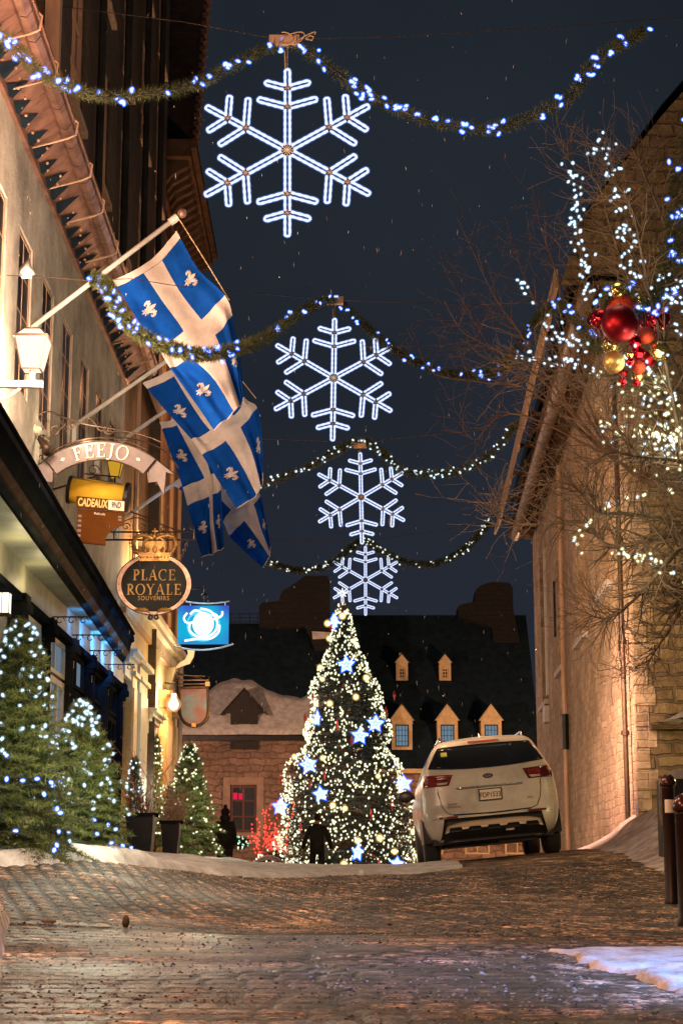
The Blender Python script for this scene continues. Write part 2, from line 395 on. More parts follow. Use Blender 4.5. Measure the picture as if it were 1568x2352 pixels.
def street_mat():
    m, n, p, o = nmat('wet_gritty_setts'); L = n.links.new
    tc = N(n, 'TexCoord')
    n1 = N(n, 'TexNoise', Scale=2.3, Detail=9, Roughness=.72); L(tc.outputs['Object'], n1.inputs['Vector'])
    n2 = N(n, 'TexNoise', Scale=34, Detail=6, Roughness=.75); L(tc.outputs['Object'], n2.inputs['Vector'])
    n3 = N(n, 'TexNoise', Scale=.55, Detail=5, Roughness=.6); L(tc.outputs['Object'], n3.inputs['Vector'])
    r = N(n, 'ValToRGB'); L(n1.outputs[0], r.inputs[0])
    r.color_ramp.elements[0].position = .40; r.color_ramp.elements[0].color = (.035, .028, .024, 1)
    r.color_ramp.elements[1].position = .62; r.color_ramp.elements[1].color = (.52, .32, .20, 1)
    e = r.color_ramp.elements.new(.50); e.color = (.19, .12, .080, 1)
    n4 = N(n, 'TexNoise', Scale=8.5, Detail=7, Roughness=.8); L(tc.outputs['Object'], n4.inputs['Vector'])
    def attr(k): q = n.nodes.new('ShaderNodeAttribute'); q.attribute_name = k; return q.outputs['Fac']
    def mr(src, a, b, c, d): q = N(n, 'MapRange'); L(src, q.inputs[0]); q.inputs['From Min'].default_value = a; q.inputs['From Max'].default_value = b; q.inputs['To Min'].default_value = c; q.inputs['To Max'].default_value = d; return q.outputs[0]
    def mul(a, b): q = N(n, 'Math', operation='MULTIPLY'); L(a, q.inputs[0]); L(b, q.inputs[1]); return q.outputs[0]
    k = mul(mr(n2.outputs[0], .38, .60, .28, 1.5), mr(n4.outputs[0], .42, .58, .14, 1.8))
    k = mul(k, mr(attr('joint'), .05, .6, 1, .06)); k = mul(k, mr(attr('tone'), 0, 1, .45, 1.5)); k = mul(k, mr(attr('wet'), .1, .9, 1, .13))
    n5 = N(n, 'TexNoise', Scale=21, Detail=5, Roughness=.8); L(tc.outputs['Object'], n5.inputs['Vector']); k = mul(k, mr(n5.outputs[0], .42, .58, .35, 1.6))
    vs = N(n, 'VectorMath', operation='SCALE'); L(r.outputs[0], vs.inputs[0]); L(k, vs.inputs['Scale'])
    L(vs.outputs[0], p.inputs['Base Color'])
    rg = N(n, 'Math', operation='SUBTRACT'); L(mr(n3.outputs[0], .35, .65, .48, .78), rg.inputs[0]); L(mr(attr('wet'), 0, 1, 0, .28), rg.inputs[1]); rg.use_clamp = True
    L(rg.outputs[0], p.inputs['Roughness'])
    ad = N(n, 'Math', operation='ADD'); L(n2.outputs[0], ad.inputs[0]); L(mr(n4.outputs[0], 0, 1, 0, 2.2), ad.inputs[1])
    b = N(n, 'Bump', Strength=.9, Distance=.014); L(ad.outputs[0], b.inputs['Height']); L(b.outputs[0], p.inputs['Normal'])
    return m
MT['street'] = street_mat()
xs = np.concatenate([np.arange(-7.5, -3.2, .12), np.arange(-3.2, 4.2, .024), np.arange(4.2, 8.0, .12)])
ys = np.concatenate([np.arange(3.2, 11, .016), np.arange(11, 14, .022), np.arange(14, 22, .034), np.arange(22, 32, .12)])
v, f = grid(xs, ys, ground_z)
st_o = tag(npmesh('street', v, f, MT['street'], smooth=True), kind='structure')
for k_ in ('joint', 'tone', 'wet'):
    at_ = st_o.data.attributes.new(k_, 'FLOAT', 'POINT'); at_.data.foreach_set('value', ATTR[k_].ravel().astype(np.float32))
xs = np.concatenate([[-300, -120, -60, -30], np.arange(-16, 16.1, 1.0), [30, 60, 120, 300]]); ys = np.concatenate([[-60, -30, -10, 0, 3.25 - .05], ])
def ring_ground(nm, xs, ys):
    v, f = grid(np.array(xs, float), np.array(ys, float), lambda a, b: G(a, b) - .015)
    return npmesh(nm, v, f, MT['dirtysnow'], smooth=True)
g1 = ring_ground('ground', [-300, -100, -40, -12, -7.4, -4, 0, 4, 7.8, 12, 40, 100, 300], [-200, -60, -20, 0, 3.3]); tag(g1, kind='structure')
g2 = ring_ground('square', list(np.arange(-16, 16.1, 1.0)), list(np.arange(31.9, 90, 1.0))); tag(g2, kind='structure')
g3 = ring_ground('ground', [-300, -100, -40, -16], list(np.arange(3.3, 90, 4)) + [90]); tag(g3, kind='structure')
g4 = ring_ground('ground', [16, 40, 100, 300], list(np.arange(3.3, 90, 4)) + [90]); tag(g4, kind='structure')
g5 = ring_ground('ground', [-300, -100, -16, 0, 16, 100, 300], [89, 150, 400]); tag(g5, kind='structure')
g6 = ring_ground('ground', [-16, -12, -7.4], list(np.arange(3.3, 33, 1.5))); tag(g6, kind='structure')
g7 = ring_ground('ground', [7.8, 12, 16], list(np.arange(3.3, 33, 1.5))); tag(g7, kind='structure')

# ------------------------------------------------------------------ snow
def bank(name, x0, x1, y0, y1, hf, step=.06, mat=None):
    v, f = grid(np.arange(x0, x1, step), np.arange(y0, y1, step), lambda X, Y: G(X, Y) + hf(X, Y))
    return tag(npmesh(name, v, f, mat or MT['dirtysnow'], smooth=True), kind='structure')
def left_bank(x, y):
    ye = np.interp(x, [-7, -3, -2.2, -1.5, 0, 1.6], [14.6, 14.9, 16.0, 18.0, 21.2, 22.3]) + .9 * (fbm(x, y, 50, 2.0, 5) - .5)
    e = smoothstep(0, .5, y - ye) * (1 - smoothstep(25.5, 28, y))
    h = .045 + .06 * smoothstep(-1.0, -2.6, x)
    lump = .14 * (fbm(x, y, 60, 1.1, 5) - .42) * smoothstep(-.3, -2.0, x)
    mound = .10 * np.exp(-(((x + 2.15) / .42) ** 2 + ((y - 17.4) / .6) ** 2)) + .09 * np.exp(-(((x + 1.7) / .5) ** 2 + ((y - 20) / .5) ** 2))
    return e * (h + lump + mound + .05 * (fbm(x, y, 65, 3.5, 4) - .5)) - .035 + .035 * e
bank('snow_bank', -7.4, 1.6, 14.2, 28, left_bank, .05, MT['snow'])
def right_bank(x, y):
    k = smoothstep(3.1, 4.9, x + .25 * (fbm(x, y, 70, .9, 3) - .5) * 2 - .05 * (y - 20))
    e = smoothstep(14.2, 18.5, y) * (1 - smoothstep(27, 29, y) * .5)
    h = .36 * k * e * smoothstep(15, 22, y) + .22 * smoothstep(3.5, 4.8, x) * e
    return h + .22 * (fbm(x, y, 75, 3.2, 6) - .5) * np.minimum(1, k * 1.5) * e - .035 * (1 - k * e)
bank('snow_bank', 1.9, 7.7, 14, 30, right_bank, .05, MT['snowR'])
def kerb_left(x, y):
    xe = -1.0 - (y - 5.2) * .172 + .05 * (fbm(x * 0, y, 80, 1.5, 3) - .5)
    k = smoothstep(0, -.09, 0 * x + (x - xe)) * (1 - smoothstep(10.6, 11.6, y))
    k = 1 - smoothstep(-.10, .0, x - xe); k = k * (1 - smoothstep(10.6, 11.6, y + .4 * (x - xe)))
    return k * .12 + .06 * (fbm(x, y, 83, 3, 5) - .5) * k + .05 * k * smoothstep(-.25, -.05, x - xe) - .04 * (1 - k)
bank('snowy_pavement', -3.6, -.6, 3.4, 12.2, kerb_left, .03, MT['snowR'])
def kerb_right(x, y):
    xe = 1.06 + .16 * (fbm(x * 2, y, 90, 3.2, 5) - .5) * 2 + .06 * (8.3 - y)
    k = smoothstep(-.02, .07, x - xe) * (1 - smoothstep(8.9, 9.6, y - .25 * (x - 1.2))) * smoothstep(3.6, 4.6, y)
    return k * .030 + .045 * (fbm(x, y, 93, 9, 5) - .5) * k - .02 * (1 - k)
bank('snowy_pavement', .9, 4.4, 3.5, 11.4, kerb_right, .03, MT['snowR'])

# loose stones on the setts
def rock(name, loc, r, label, mat):
    mb = MB(); mb.sphere((0, 0, 0), 1, 14, 10)
    vs = []
    for q in mb.v:
        d = Vector(q); k = 1 + .28 * mnoise.noise(d * 1.7 + Vector(loc)) + .1 * mnoise.noise(d * 4)
        vs.append((loc[0] + d.x * r[0] * k, loc[1] + d.y * r[1] * k, loc[2] + d.z * r[2] * k))
    mb.v = vs
    return tag(mb.build(name, mat, smooth=True), label, 'stone')
p_ = at(289, 2146, 10.9); rock('stone', (p_.x, 10.9, Gf(p_.x, 10.9) + .045), (.024, .028, .036), 'small dark upright stone lying on the wet street near the left', MT['bark'])
p_ = at(111, 2142, 11.0); rock('stone', (p_.x, 11.0, Gf(p_.x, 11) + .012), (.05, .04, .018), 'flat dark lump of grit by the snowy left kerb', MT['bark'])
p_ = at(830, 2016, 21.5); rock('snow_lump', (p_.x, 21.5, Gf(p_.x, 21.5) + .03), (.05, .05, .05), 'small bluish white lump of snow in the middle of the street crest', MT['snow'])['category'] = 'snow lump'

# ------------------------------------------------------------------ gritting sand and ice crumbs on the setts and the snow
rs = np.random.RandomState(8); ng = 22000
gx = rs.uniform(-3.2, 3.6, ng); gy = 4.6 + 17 * rs.rand(ng) ** 1.25
keep = ~((gx > 1.0) & (gy < 9.4)); gx, gy = gx[keep], gy[keep]; ng = len(gx)
keep = rs.rand(ng) < smoothstep(.36, .62, fbm(gx, gy, 91, 1.7, 4)) + .22; gx, gy = gx[keep], gy[keep]; ng = len(gx)
gz = G(gx, gy) + .012 + np.where((gx > 1.15) & (gy < 9), .05, 0) + np.where(gx < -1.05 - (gy - 5.2) * .172, np.where(gy < 11, .12, 0), 0)
sz = rs.uniform(.0018, .0052, ng) * (1 + .9 * (rs.rand(ng) < .04)) * (.8 + gy * .035)
tet = np.array([(-1, -1, 0), (1, -.8, 0), (.2, 1.1, 0), (-.1, -.1, 1.1)]); ang = rs.uniform(0, 6.28, ng); ca, sa = np.cos(ang), np.sin(ang)
vx = tet[None, :, 0] * ca[:, None] - tet[None, :, 1] * sa[:, None]; vy = tet[None, :, 0] * sa[:, None] + tet[None, :, 1] * ca[:, None]; vz = np.repeat(tet[None, :, 2], ng, 0)
vv = np.stack([gx[:, None] + vx * sz[:, None] * 1.5, gy[:, None] + vy * sz[:, None], gz[:, None] + vz * sz[:, None] * 1.1 - .004], 2).reshape(-1, 3)
ff = (np.arange(ng)[:, None, None] * 4 + np.array([(0, 1, 3), (1, 2, 3), (2, 0, 3)])[None]).reshape(-1, 3)
mi = np.repeat((rs.rand(ng) < .45).astype(int), 3)
tag(npmesh('grit', vv, ff, [surf('ice_crumb', (.42, .35, .30), .5, 0, .2, 30, 0), surf('dark_grit', (.035, .026, .022), .8, 0, .2, 30, 0)], None, mi), kind='stuff')
# ------------------------------------------------------------------ left side of the lane
FA = lambda Y: -3.12 - .0067 * Y
def PL(shift=0.0):
    """left frontage: s runs up the lane (Y), o is the distance out towards the street"""
    return lambda s, z, o=0: Vector((FA(s) + shift + o, s, z + CZ))
P0 = PL()
def wall_face(mb, P, s0, s1, z0, z1, ops, depth, step=None):
    ss = sorted(set([s0, s1] + [o[0] for o in ops] + [o[1] for o in ops])); zz = sorted(set([z0, z1] + [o[2] for o in ops] + [o[3] for o in ops]))
    for i in range(len(ss) - 1):
        for j in range(len(zz) - 1):
            a, b, c, d = ss[i], ss[i + 1], zz[j], zz[j + 1]; ms, mz = (a + b) / 2, (c + d) / 2
            if any(o[0] < ms < o[1] and o[2] < mz < o[3] for o in ops): continue
            mb.quad(P(a, c, 0), P(b, c, 0), P(b, d, 0), P(a, d, 0))
    for o in ops:
        a, b, c, d = o[:4]
        mb.quad(P(a, c, 0), P(a, d, 0), P(a, d, -depth), P(a, c, -depth)); mb.quad(P(b, c, 0), P(b, d, 0), P(b, d, -depth), P(b, c, -depth))
        mb.quad(P(a, c, 0), P(b, c, 0), P(b, c, -depth), P(a, c, -depth)); mb.quad(P(a, d, 0), P(b, d, 0), P(b, d, -depth), P(a, d, -depth))
def window(parent, P, a, b, c, d, off, nx, ny, fm, gm, fw=.06, bar=.025, sill=None, th=.05, label=None, pane_off=-.03, curtain=None):
    mb = MB()
    mb.pbox(P, a, a + fw, off - th, off, c, d); mb.pbox(P, b - fw, b, off - th, off, c, d)
    mb.pbox(P, a + fw, b - fw, off - th, off, c, c + fw); mb.pbox(P, a + fw, b - fw, off - th, off, d - fw, d)
    for i in range(1, nx):
        s = a + (b - a) * i / nx; k = bar * (1.6 if nx % 2 == 0 and i == nx // 2 else 1) / 2
        mb.pbox(P, s - k, s + k, off - th * .8, off - .004, c + fw, d - fw)
    for j in range(1, ny):
        z = c + (d - c) * j / ny
        mb.pbox(P, a + fw, b - fw, off - th * .8, off - .007, z - bar / 2, z + bar / 2)
    wd = mb.build('window', fm, parent, label=label)
    g = MB(); o2 = off - th + min(.006, th * .4)
    g.pbox(P, a + fw * .5, b - fw * .5, o2 - .012, o2, c + fw * .5, d - fw * .5); g.build('pane', gm, wd)
    if sill: g = MB(); g.pbox(P, a - .06, b + .06, -.02, sill, c - .09, c - .004); g.build('sill', fm, wd)
    return wd

# ---- stucco house with the dark shopfront
A = empty('stucco_house', (FA(21), 21, CZ), 'pale stucco house on the left with copper eaves and a dark shopfront beneath', 'house')
ops = [(16.65 + 1.47 * i, 17.42 + 1.47 * i, 4.72, 6.36) for i in range(-3, 6)]
wb = MB(); wall_face(wb, P0, 11.5, 25.75, -.6, 7.3, ops, .12)
wb.quad(P0(25.75, -.6), P0(25.75, 7.3), P0(25.75, 7.3, -5), P0(25.75, -.6, -5)); wb.quad(P0(11.5, -.6), P0(11.5, 7.3), P0(11.5, 7.3, -5), P0(11.5, -.6, -5))
wb.build('wall', MT['stucco'], A)
for o in ops: window(A, P0, o[0], o[1], o[2], o[3], -.02, 2, 4, MT['woodpale'], MT['glassA'], .045, .022, th=.012)
# eaves: sloping copper soffit, fascia, gutter, brackets and dark teeth
eb = MB().mat(MT['copper'])
n_ = 44
for i in range(n_):
    a = 11.5 + (25.9 - 11.5) * i / n_; b = 11.5 + (25.9 - 11.5) * (i + .97) / n_
    eb.hexa([P0(a, 7.30, .0), P0(b, 7.30, .0), P0(b, 7.52, .30), P0(a, 7.52, .30), P0(a, 7.36, -.02), P0(b, 7.36, -.02), P0(b, 7.58, .30), P0(a, 7.58, .30)])
eb.pbox(P0, 11.5, 25.9, -.02, .045, 7.22, 7.31)
eb.build('eaves', None, A)
gb = MB().mat(MT['copper'])
for i in range(30):
    a = 11.5 + 14.5 * i / 30; b = a + 14.5 / 30 - .015
    prof = [(.30, 7.62), (.30, 7.52), (.345, 7.465), (.41, 7.455), (.455, 7.52), (.455, 7.62)]
    for k in range(5):
        (o1, z1), (o2, z2) = prof[k], prof[k + 1]
        gb.quad(P0(a, z1, o1), P0(b, z1, o1), P0(b, z2, o2), P0(a, z2, o2))
gb.pbox(P0, 11.5, 26, .45, .475, 7.60, 7.635)
gt = gb.build('gutter', None, A)
for i in range(12):
    hb = MB(); s = 12.2 + i * 1.18 + random.uniform(-.2, .2)
    hb.tube([P0(s, 7.30, -.0), P0(s, 7.36, .22), P0(s, 7.41, .40), P0(s + .02, 7.46, .485), P0(s + .03, 7.60, .50), P0(s, 7.66, .43), P0(s, 7.66, .32)], .012, 5)
    hb.build('gutter_bracket', MT['woodpale'], A)
for i in range(36):
    tb = MB(); s = 12.0 + i * .38 + random.uniform(-.05, .05); h = random.uniform(.17, .30)
    tb.add([P0(s, 7.30, .03), P0(s + .34, 7.30, .03), P0(s + .22, 7.30 + h * .68, .0 + h), P0(s + .13, 7.22, .02)], [(0, 1, 2), (0, 2, 3), (1, 2, 3), (0, 1, 3)])
    tb.build('eaves_tooth', MT['slate'], A)  # dark triangular pieces along the soffit
# clips that hold the eaves bulbs
for i in range(70):
    cb_ = MB(); s = 12.0 + i * .2; cb_.sphere(P0(s, 7.33 + random.uniform(0, .03), .08 + random.uniform(0, .12)), .017, 6, 4)
    cb_.build('eaves_bulb', MT['woodpale'], A)
# shop canopy
OUT = lambda Y: -2.62 - .0385 * (Y - 13.4)
def PC(s, z, o=0): return Vector((OUT(s) + o, s, z + CZ))
cn = MB().mat(MT['darkpaint2'])
for (a, b) in [(10, 25.45)]:
    def strip(m, pts):
        cn.mat(MT[m])
        for k in range(len(pts) - 1):
            (f1, z1), (f2, z2) = pts[k], pts[k + 1]
            cn.quad(f1(a, z1), f1(b, z1), f2(b, z2), f2(a, z2))
    q = lambda o: (lambda s, z: PC(s, z, o)); w_ = lambda o: (lambda s, z: P0(s, z, o))
    strip('darkpaint2', [(w_(0), 3.46), (q(-.10), 3.36), (q(.05), 3.34), (q(.055), 3.27), (q(.01), 3.245)])
    strip('darkpaint', [(q(.01), 3.245), (q(-.012), 3.10)])
    strip('cornice', [(q(-.012), 3.10), (q(-.06), 3.055), (q(-.06), 3.02)])
    strip('darkpaint', [(q(-.06), 3.02), (q(-.12), 3.00), (q(-.12), 2.96)])
    strip('greenpaint', [(q(-.12), 2.96), (w_(.10), 2.955), (w_(.10), 2.82)])
    cn.mat(MT['darkpaint'])
    for s in (a, b):
        cn.add([P0(s, 3.46), PC(s, 3.36, .02), PC(s, 3.25, .02), PC(s, 3.03, -.06), P0(s, 2.95, .1), P0(s, 2.95, 0)], [(0, 1, 2, 3, 4, 5)])
cn.mat(MT['darkpaint2']); cn.tube([PC(s, 3.395, .03) for s in np.linspace(10, 25.5, 30)], .028, 8)
cn.build('shop_canopy', None, A)
# piers, panels, doors and glazing of the dark shopfront
MT['palepane'] = emis('pale_glow_pane', (.30, .42, .52), .42)  # pale shop glass, brightened by emission put into the pane
sf = MB().mat(MT['darkpaint2'])
sf.mat(MT['greenpaint']); sf.pbox(P0, 11.5, 25.6, .0, .10, 2.62, 2.82); sf.mat(MT['darkpaint2']); sf.pbox(P0, 11.5, 25.6, .0, .15, 2.55, 2.62)
sf.pbox(P0, 11.5, 25.6, .0, .14, -.6, .30)
sf.build('shop_front', None, A)
piers = [16.9, 18.6, 20.3, 21.9, 23.6, 25.3]
for i, s in enumerate(piers):
    pb = MB(); wd = .13
    pb.pbox(P0, s - wd, s + wd, .02, .12, -.5, 2.40); pb.pbox(P0, s - wd * .5, s + wd * .5, .12, .135, .5, 2.30)
    pb.pbox(P0, s - wd - .02, s + wd + .02, .0, .16, 2.40, 2.46); pb.pbox(P0, s - wd - .04, s + wd + .04, .0, .20, 2.46, 2.54); pb.pbox(P0, s - wd - .02, s + wd + .02, .0, .18, 2.54, 2.63)
    pb.build('pilaster', MT['darkpaint2'] if i % 2 else MT['darkpaint'], A)
    jb = MB(); jb.pbox(P0, s + wd + .003, s + wd + .09, .02, .11, .3, 2.50); jb.build('jamb_board', MT['white'], A)
for i in range(len(piers) - 1):
    a, b = piers[i] + .14, piers[i + 1] - .14
    fm = MT['white'] if i in (0, 1) else MT['darkpaint']
    gm = MT['palepane'] if i < 3 else MT['glass']
    window(A, P0, a, b, .34, 2.10, .06, 3, 1, fm, gm, .07, .05)
    window(A, P0, a, b, 2.14, 2.54, .06, 2, 1, fm, gm, .045, .03)
# wrought scrolls hanging under the canopy
for s in (18.9, 20.4, 21.9, 23.4):
    sb = MB(); c0 = PC(s, 2.93, -.2)
    sb.tube([P0(s, 2.70, .1), P0(s, 2.70, .5)], .008, 5)
    for k in range(3):
        c = P0(s, 2.66, .18 + k * .13)
        sb.tube([c + Vector((math.cos(t) * .05 * (1 - t / 9), 0, math.sin(t) * .05 * (1 - t / 9))) for t in np.linspace(0, 6, 14)], .006, 4)
    sb.build('canopy_scroll', MT['black'], A)
for s_, pw in ((20.0, 14), (21.0, 38), (22.0, 55), (23.0, 55), (24.1, 38)):
    lamp('canopy_led', PC(s_, 2.74, .0), pw, (.03, .30, 1), .05, 'SPOT', P0(s_ + .3, 2.90, .1), 150, 1)
lamp('canopy_lamp', PC(17.0, 2.75, -.2), 3, (1, .82, .42), .06); lamp('canopy_lamp', PC(15.6, 2.75, -.2), 4, (1, .82, .42), .06)

# ---- tall dark house that rises above the eaves
PT = PL(.17)
T = empty('tall_dark_house', (FA(24), 26, CZ + 7.6), 'tall dark upper house rising over the copper eaves, pale narrow window jambs', 'house')
ops2 = [(18.4 + 2.35 * i, 19.4 + 2.35 * i, z, z + 1.75) for i in range(5) for z in (8.6, 11.2, 13.8)]
tb = MB(); wall_face(tb, PT, 17.3, 29.6, 7.62, 19, ops2, .25)
tb.quad(PT(17.3, 7.62), PT(17.3, 19), PT(17.3, 19, -6), PT(17.3, 7.62, -6)); tb.quad(PT(29.6, -.6), PT(29.6, 19), PT(29.6, 19, -6), PT(29.6, -.6, -6))
tb.quad(PT(17.3, 19), PT(29.6, 19), PT(29.6, 19, -6), PT(17.3, 19, -6))
tb.build('wall', MT['brownstone'], T)
for o in ops2: window(T, PT, *o[:4], -.03, 2, 3, MT['woodpale'], MT['glass'], .07, .025, sill=.07)
cb2 = MB(); cb2.pbox(PT, 17.22, 17.36, -.1, .06, 7.62, 18); cb2.build('corner_board', MT['woodpale'], T)
for s in (20.3, 22.9, 25.4, 27.6):
    db = MB(); db.tube([PT(s, z, .09) for z in np.linspace(7.7, 18, 12)], .05, 7)
    db.build('downpipe', MT['darkpaint'], T)
# ---- brown corner house with bracketed cornice and corbelled fire wall
B = empty('brown_corner_house', (FA(31), 31, CZ), 'tall brown corner house with bracketed cornice above a cream shopfront', 'house')
PB = PL(-.02)
wb = MB().mat(MT['brown'])
opsB = [(27.3, 28.2, 5.3, 7.3), (29.6, 30.5, 5.3, 7.3), (31.8, 32.6, 5.3, 7.3), (31.8, 32.6, 8.9, 10.7), (33.8, 34.5, 5.3, 7.3), (33.8, 34.5, 8.9, 10.7)]
wall_face(wb, PB, 25.76, 35.2, -.8, 12.3, opsB, .25)
wb.mat(MT['brownstone'])
fw_ = [P0(35.2, -.8, -.02), P0(35.2, 12.4, -.02)] + [V(FA(35.2) + .02 + (z - 12.4) * .062, 35.2, z + CZ) for z in (13, 15, 17, 19.5)] + [V(-9, 35.2, 19.5 + CZ), V(-9, 35.2, -.8)]
wb.poly3(fw_, (0, .7, 0)); wb.build('wall', None, B)
for o in opsB: window(B, PB, *o[:4], -.03, 2, 3, MT['cream'], MT['glass'], .08, .03, sill=.1)
co = MB().mat(MT['cornice'])
for (a, b) in [(29.6, 35.5)]:
    co.pbox(PB, a, b, 0, .10, 11.55, 12.0); co.pbox(PB, a, b, 0, .16, 12.0, 12.12); co.pbox(PB, a, b + .05, .0, .62, 12.62, 12.78); co.pbox(PB, a, b + .08, .0, .72, 12.78, 12.95); co.pbox(PB, a, b, 0, .12, 12.12, 12.62)
cx = co.build('cornice', None, B)
for i in range(15):
    s = 29.8 + i * .385; k = MB()
    k.add([PB(s, 12.62, .12), PB(s, 12.62, .58), PB(s, 12.50, .54), PB(s, 12.34, .26), PB(s, 12.15, .12), PB(s + .15, 12.62, .12), PB(s + .15, 12.62, .58), PB(s + .15, 12.50, .54), PB(s + .15, 12.34, .26), PB(s + .15, 12.15, .12)],
          [(0, 1, 2, 3, 4), (9, 8, 7, 6, 5), (0, 1, 6, 5), (1, 2, 7, 6), (2, 3, 8, 7), (3, 4, 9, 8)])
    k.build('bracket', MT['cornice'], cx)
for i in range(34):
    dn = MB(); z = 12.95 + i * .195; x = FA(35.2) + .02 + (z - 12.4) * .062
    dn.box(x - .05, x + .07, 35.12, 35.6, z + CZ, z + CZ + .095)
    dn.build('corbel_brick', MT['copper'], B)
rd = MB()
rd.add([V(FA(29.6) + .6, 29.6, 12.95 + CZ), V(FA(35.2) + .6, 35.2, 12.95 + CZ), V(-8, 35.2, 18.5 + CZ), V(-8, 29.6, 18.5 + CZ)], [(0, 1, 2, 3)])
rd.build('roof', MT['slate'], B)
for s, o in ((27.0, .08), (33.0, .08), (35.0, .06)):
    dp = MB(); dp.tube([PB(s, z, o) for z in np.linspace(4.5, 11.5, 10)], .045, 7)
    dp.build('downpipe', MT['woodpale'], B)
# cream shopfront of the corner house
PS = PL(-.01)
sf = MB().mat(MT['cream'])
sf.pbox(PS, 25.8, 35.0, -.10, .04, 3.25, 3.75)          # frieze
sf.mat(MT['woodpale']); sf.pbox(PS, 25.8, 35.1, -.10, .10, 3.75, 3.84)
sf.mat(MT['cream2']); sf.pbox(PS, 25.8, 35.15, -.10, .20, 4.02, 4.12); sf.pbox(PS, 25.8, 35.2, -.10, .27, 4.12, 4.22); sf.pbox(PS, 25.8, 35.15, -.1, .10, 3.84, 4.02)
sf.mat(MT['cream']); sf.pbox(PS, 25.8, 35.0, -.10, .06, -.7, .25)
sf.mat(MT['slate']); sf.hexa([PS(25.8, 4.225, -.1), PS(35.2, 4.225, -.1), PS(35.2, 4.225, .25), PS(25.8, 4.225, .25), PS(25.8, 4.5, -.1), PS(35.2, 4.5, -.1), PS(35.2, 4.26, .22), PS(25.8, 4.26, .22)])
sf.build('shop_front', None, B)
def pil(a, b, mat, top=3.25, o=.10, cap=True):
    pb = MB(); pb.pbox(PS, a, b, -.1, o, -.6, top)
    if cap:
        pb.pbox(PS, a - .05, b + .05, -.1, o + .05, top - .32, top - .25); pb.pbox(PS, a - .08, b + .08, -.1, o + .10, top - .08, top - .002)
        pb.pbox(PS, a + .06, b - .06, o, o + .02, .3, top - .5)
    pb.build('pilaster', mat, B)
pil(26.9, 27.5, MT['yellowp']); pil(27.7, 28.9, MT['cream2'], o=.12); pil(32.3, 33.4, MT['yellowp'], o=.13); pil(34.5, 34.95, MT['cream'])
pil(31.1, 31.5, MT['cream'], o=.04, cap=False)
window(B, PS, 25.9, 26.8, .3, 3.1, -.02, 1, 2, MT['yellowp'], MT['glassblue'], .07)
window(B, PS, 29.0, 31.0, .35, 2.35, -.02, 1, 1, MT['cream'], MT['glassblue'], .08)
window(B, PS, 29.0, 31.0, 2.62, 3.2, -.02, 2, 1, MT['cream'], MT['glassblue'], .07)
window(B, PS, 33.5, 34.4, .3, 3.1, -.02, 1, 2, MT['cream'], MT['glassblue'], .07)
for (a, b, z) in ((26.0, 26.95, 3.05), (29.1, 31.0, 2.45)):
    hb = MB(); hb.pbox(PS, a, b, -.0, .14, z, z + .07); hb.pbox(PS, a, b, 0, .20, z + .07, z + .13); hb.pbox(PS, a, b, 0, .26, z + .13, z + .19); hb.pbox(PS, a, b, 0, .08, z - .2, z)
    hb.build('window_hood', MT['cream2'], B)
for s in (30.2, 33.0):   # console brackets under the cornice
    k = MB()
    for q in range(10):
        t = q / 9; k.pbox(PS, s, s + .22, 0, .04 + .17 * t ** .6, 3.30 + .045 * q * 1.0, 3.345 + .045 * q)
    k.build('console', MT['cream2'], B)
d2 = MB(); d2.tube([PS(35.05, z, .14) for z in np.linspace(-.5, 4.0, 8)], .05, 8); d2.build('downpipe', MT['white'], B)
lamp('shop_wash', PS(29.5, 3.1, .9), 60, (1, .62, .22), .1); lamp('shop_wash', PS(32.6, 2.9, .9), 40, (1, .66, .25), .1)
lamp('wall_wash', PB(27.0, 4.7, .45), 120, (1, .62, .26), .1); lamp('wall_wash', PB(31.0, 4.8, .5), 110, (1, .50, .22), .1); lamp('wall_wash', PB(31.0, 8.6, .8), 110, (1, .42, .18), .2)
# ------------------------------------------------------------------ right: long stone house, gable towards the camera
RW = lambda Y: 3.29 + .042 * Y
PR = lambda s, z, o=0: Vector((RW(s) - o, s, z + CZ))
PG = lambda s, z, o=0: Vector((s, 26 - o, z + CZ))
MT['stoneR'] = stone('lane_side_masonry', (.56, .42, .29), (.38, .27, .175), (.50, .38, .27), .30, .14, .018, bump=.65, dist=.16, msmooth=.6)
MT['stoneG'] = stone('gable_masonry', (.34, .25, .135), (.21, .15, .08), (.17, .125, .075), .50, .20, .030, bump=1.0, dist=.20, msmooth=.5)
S = empty('stone_church_house', (RW(30), 30, CZ), 'high rough stone house on the right with sloping gable and snow spattered side wall', 'house')
opsR = [(28.7, 30.5, 4.72, 8.3), (33.1, 35.0, 4.45, 8.2), (38.2, 39.9, 4.4, 8.2), (43.0, 45.2, 4.1, 8.0)]
wb = MB().mat(MT['stoneR'])
wall_face(wb, PR, 26.0, 47.6, -1.2, 9.0, opsR, .34)
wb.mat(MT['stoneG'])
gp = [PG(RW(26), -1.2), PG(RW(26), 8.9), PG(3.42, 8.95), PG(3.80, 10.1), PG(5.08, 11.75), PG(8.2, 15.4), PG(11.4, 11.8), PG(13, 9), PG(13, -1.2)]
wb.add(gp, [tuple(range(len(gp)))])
wb.mat(MT['stoneR']); wb.add([PR(47.6, -1.2), PR(47.6, 9), PR(47.6, 9, -8), PR(47.6, -1.2, -8)], [(0, 1, 2, 3)])
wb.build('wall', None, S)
for i, o in enumerate(opsR):
    window(S, PR, *o[:4], -.16, 2, 5, MT['woodpale'], MT['glass'], .10, .035)
    sb = MB(); sb.pbox(PR, o[0] - .1, o[1] + .1, -.02, .11, o[2] - .12, o[2] - .002); sb.build('window_sill', MT['snow'], S)
wf = MB(); wf.pbox(PR, 43.0, 43.28, -.3, .05, 4.2, 7.9); wf.pbox(PR, 43.0, 43.6, -.02, .12, 3.55, 3.95)
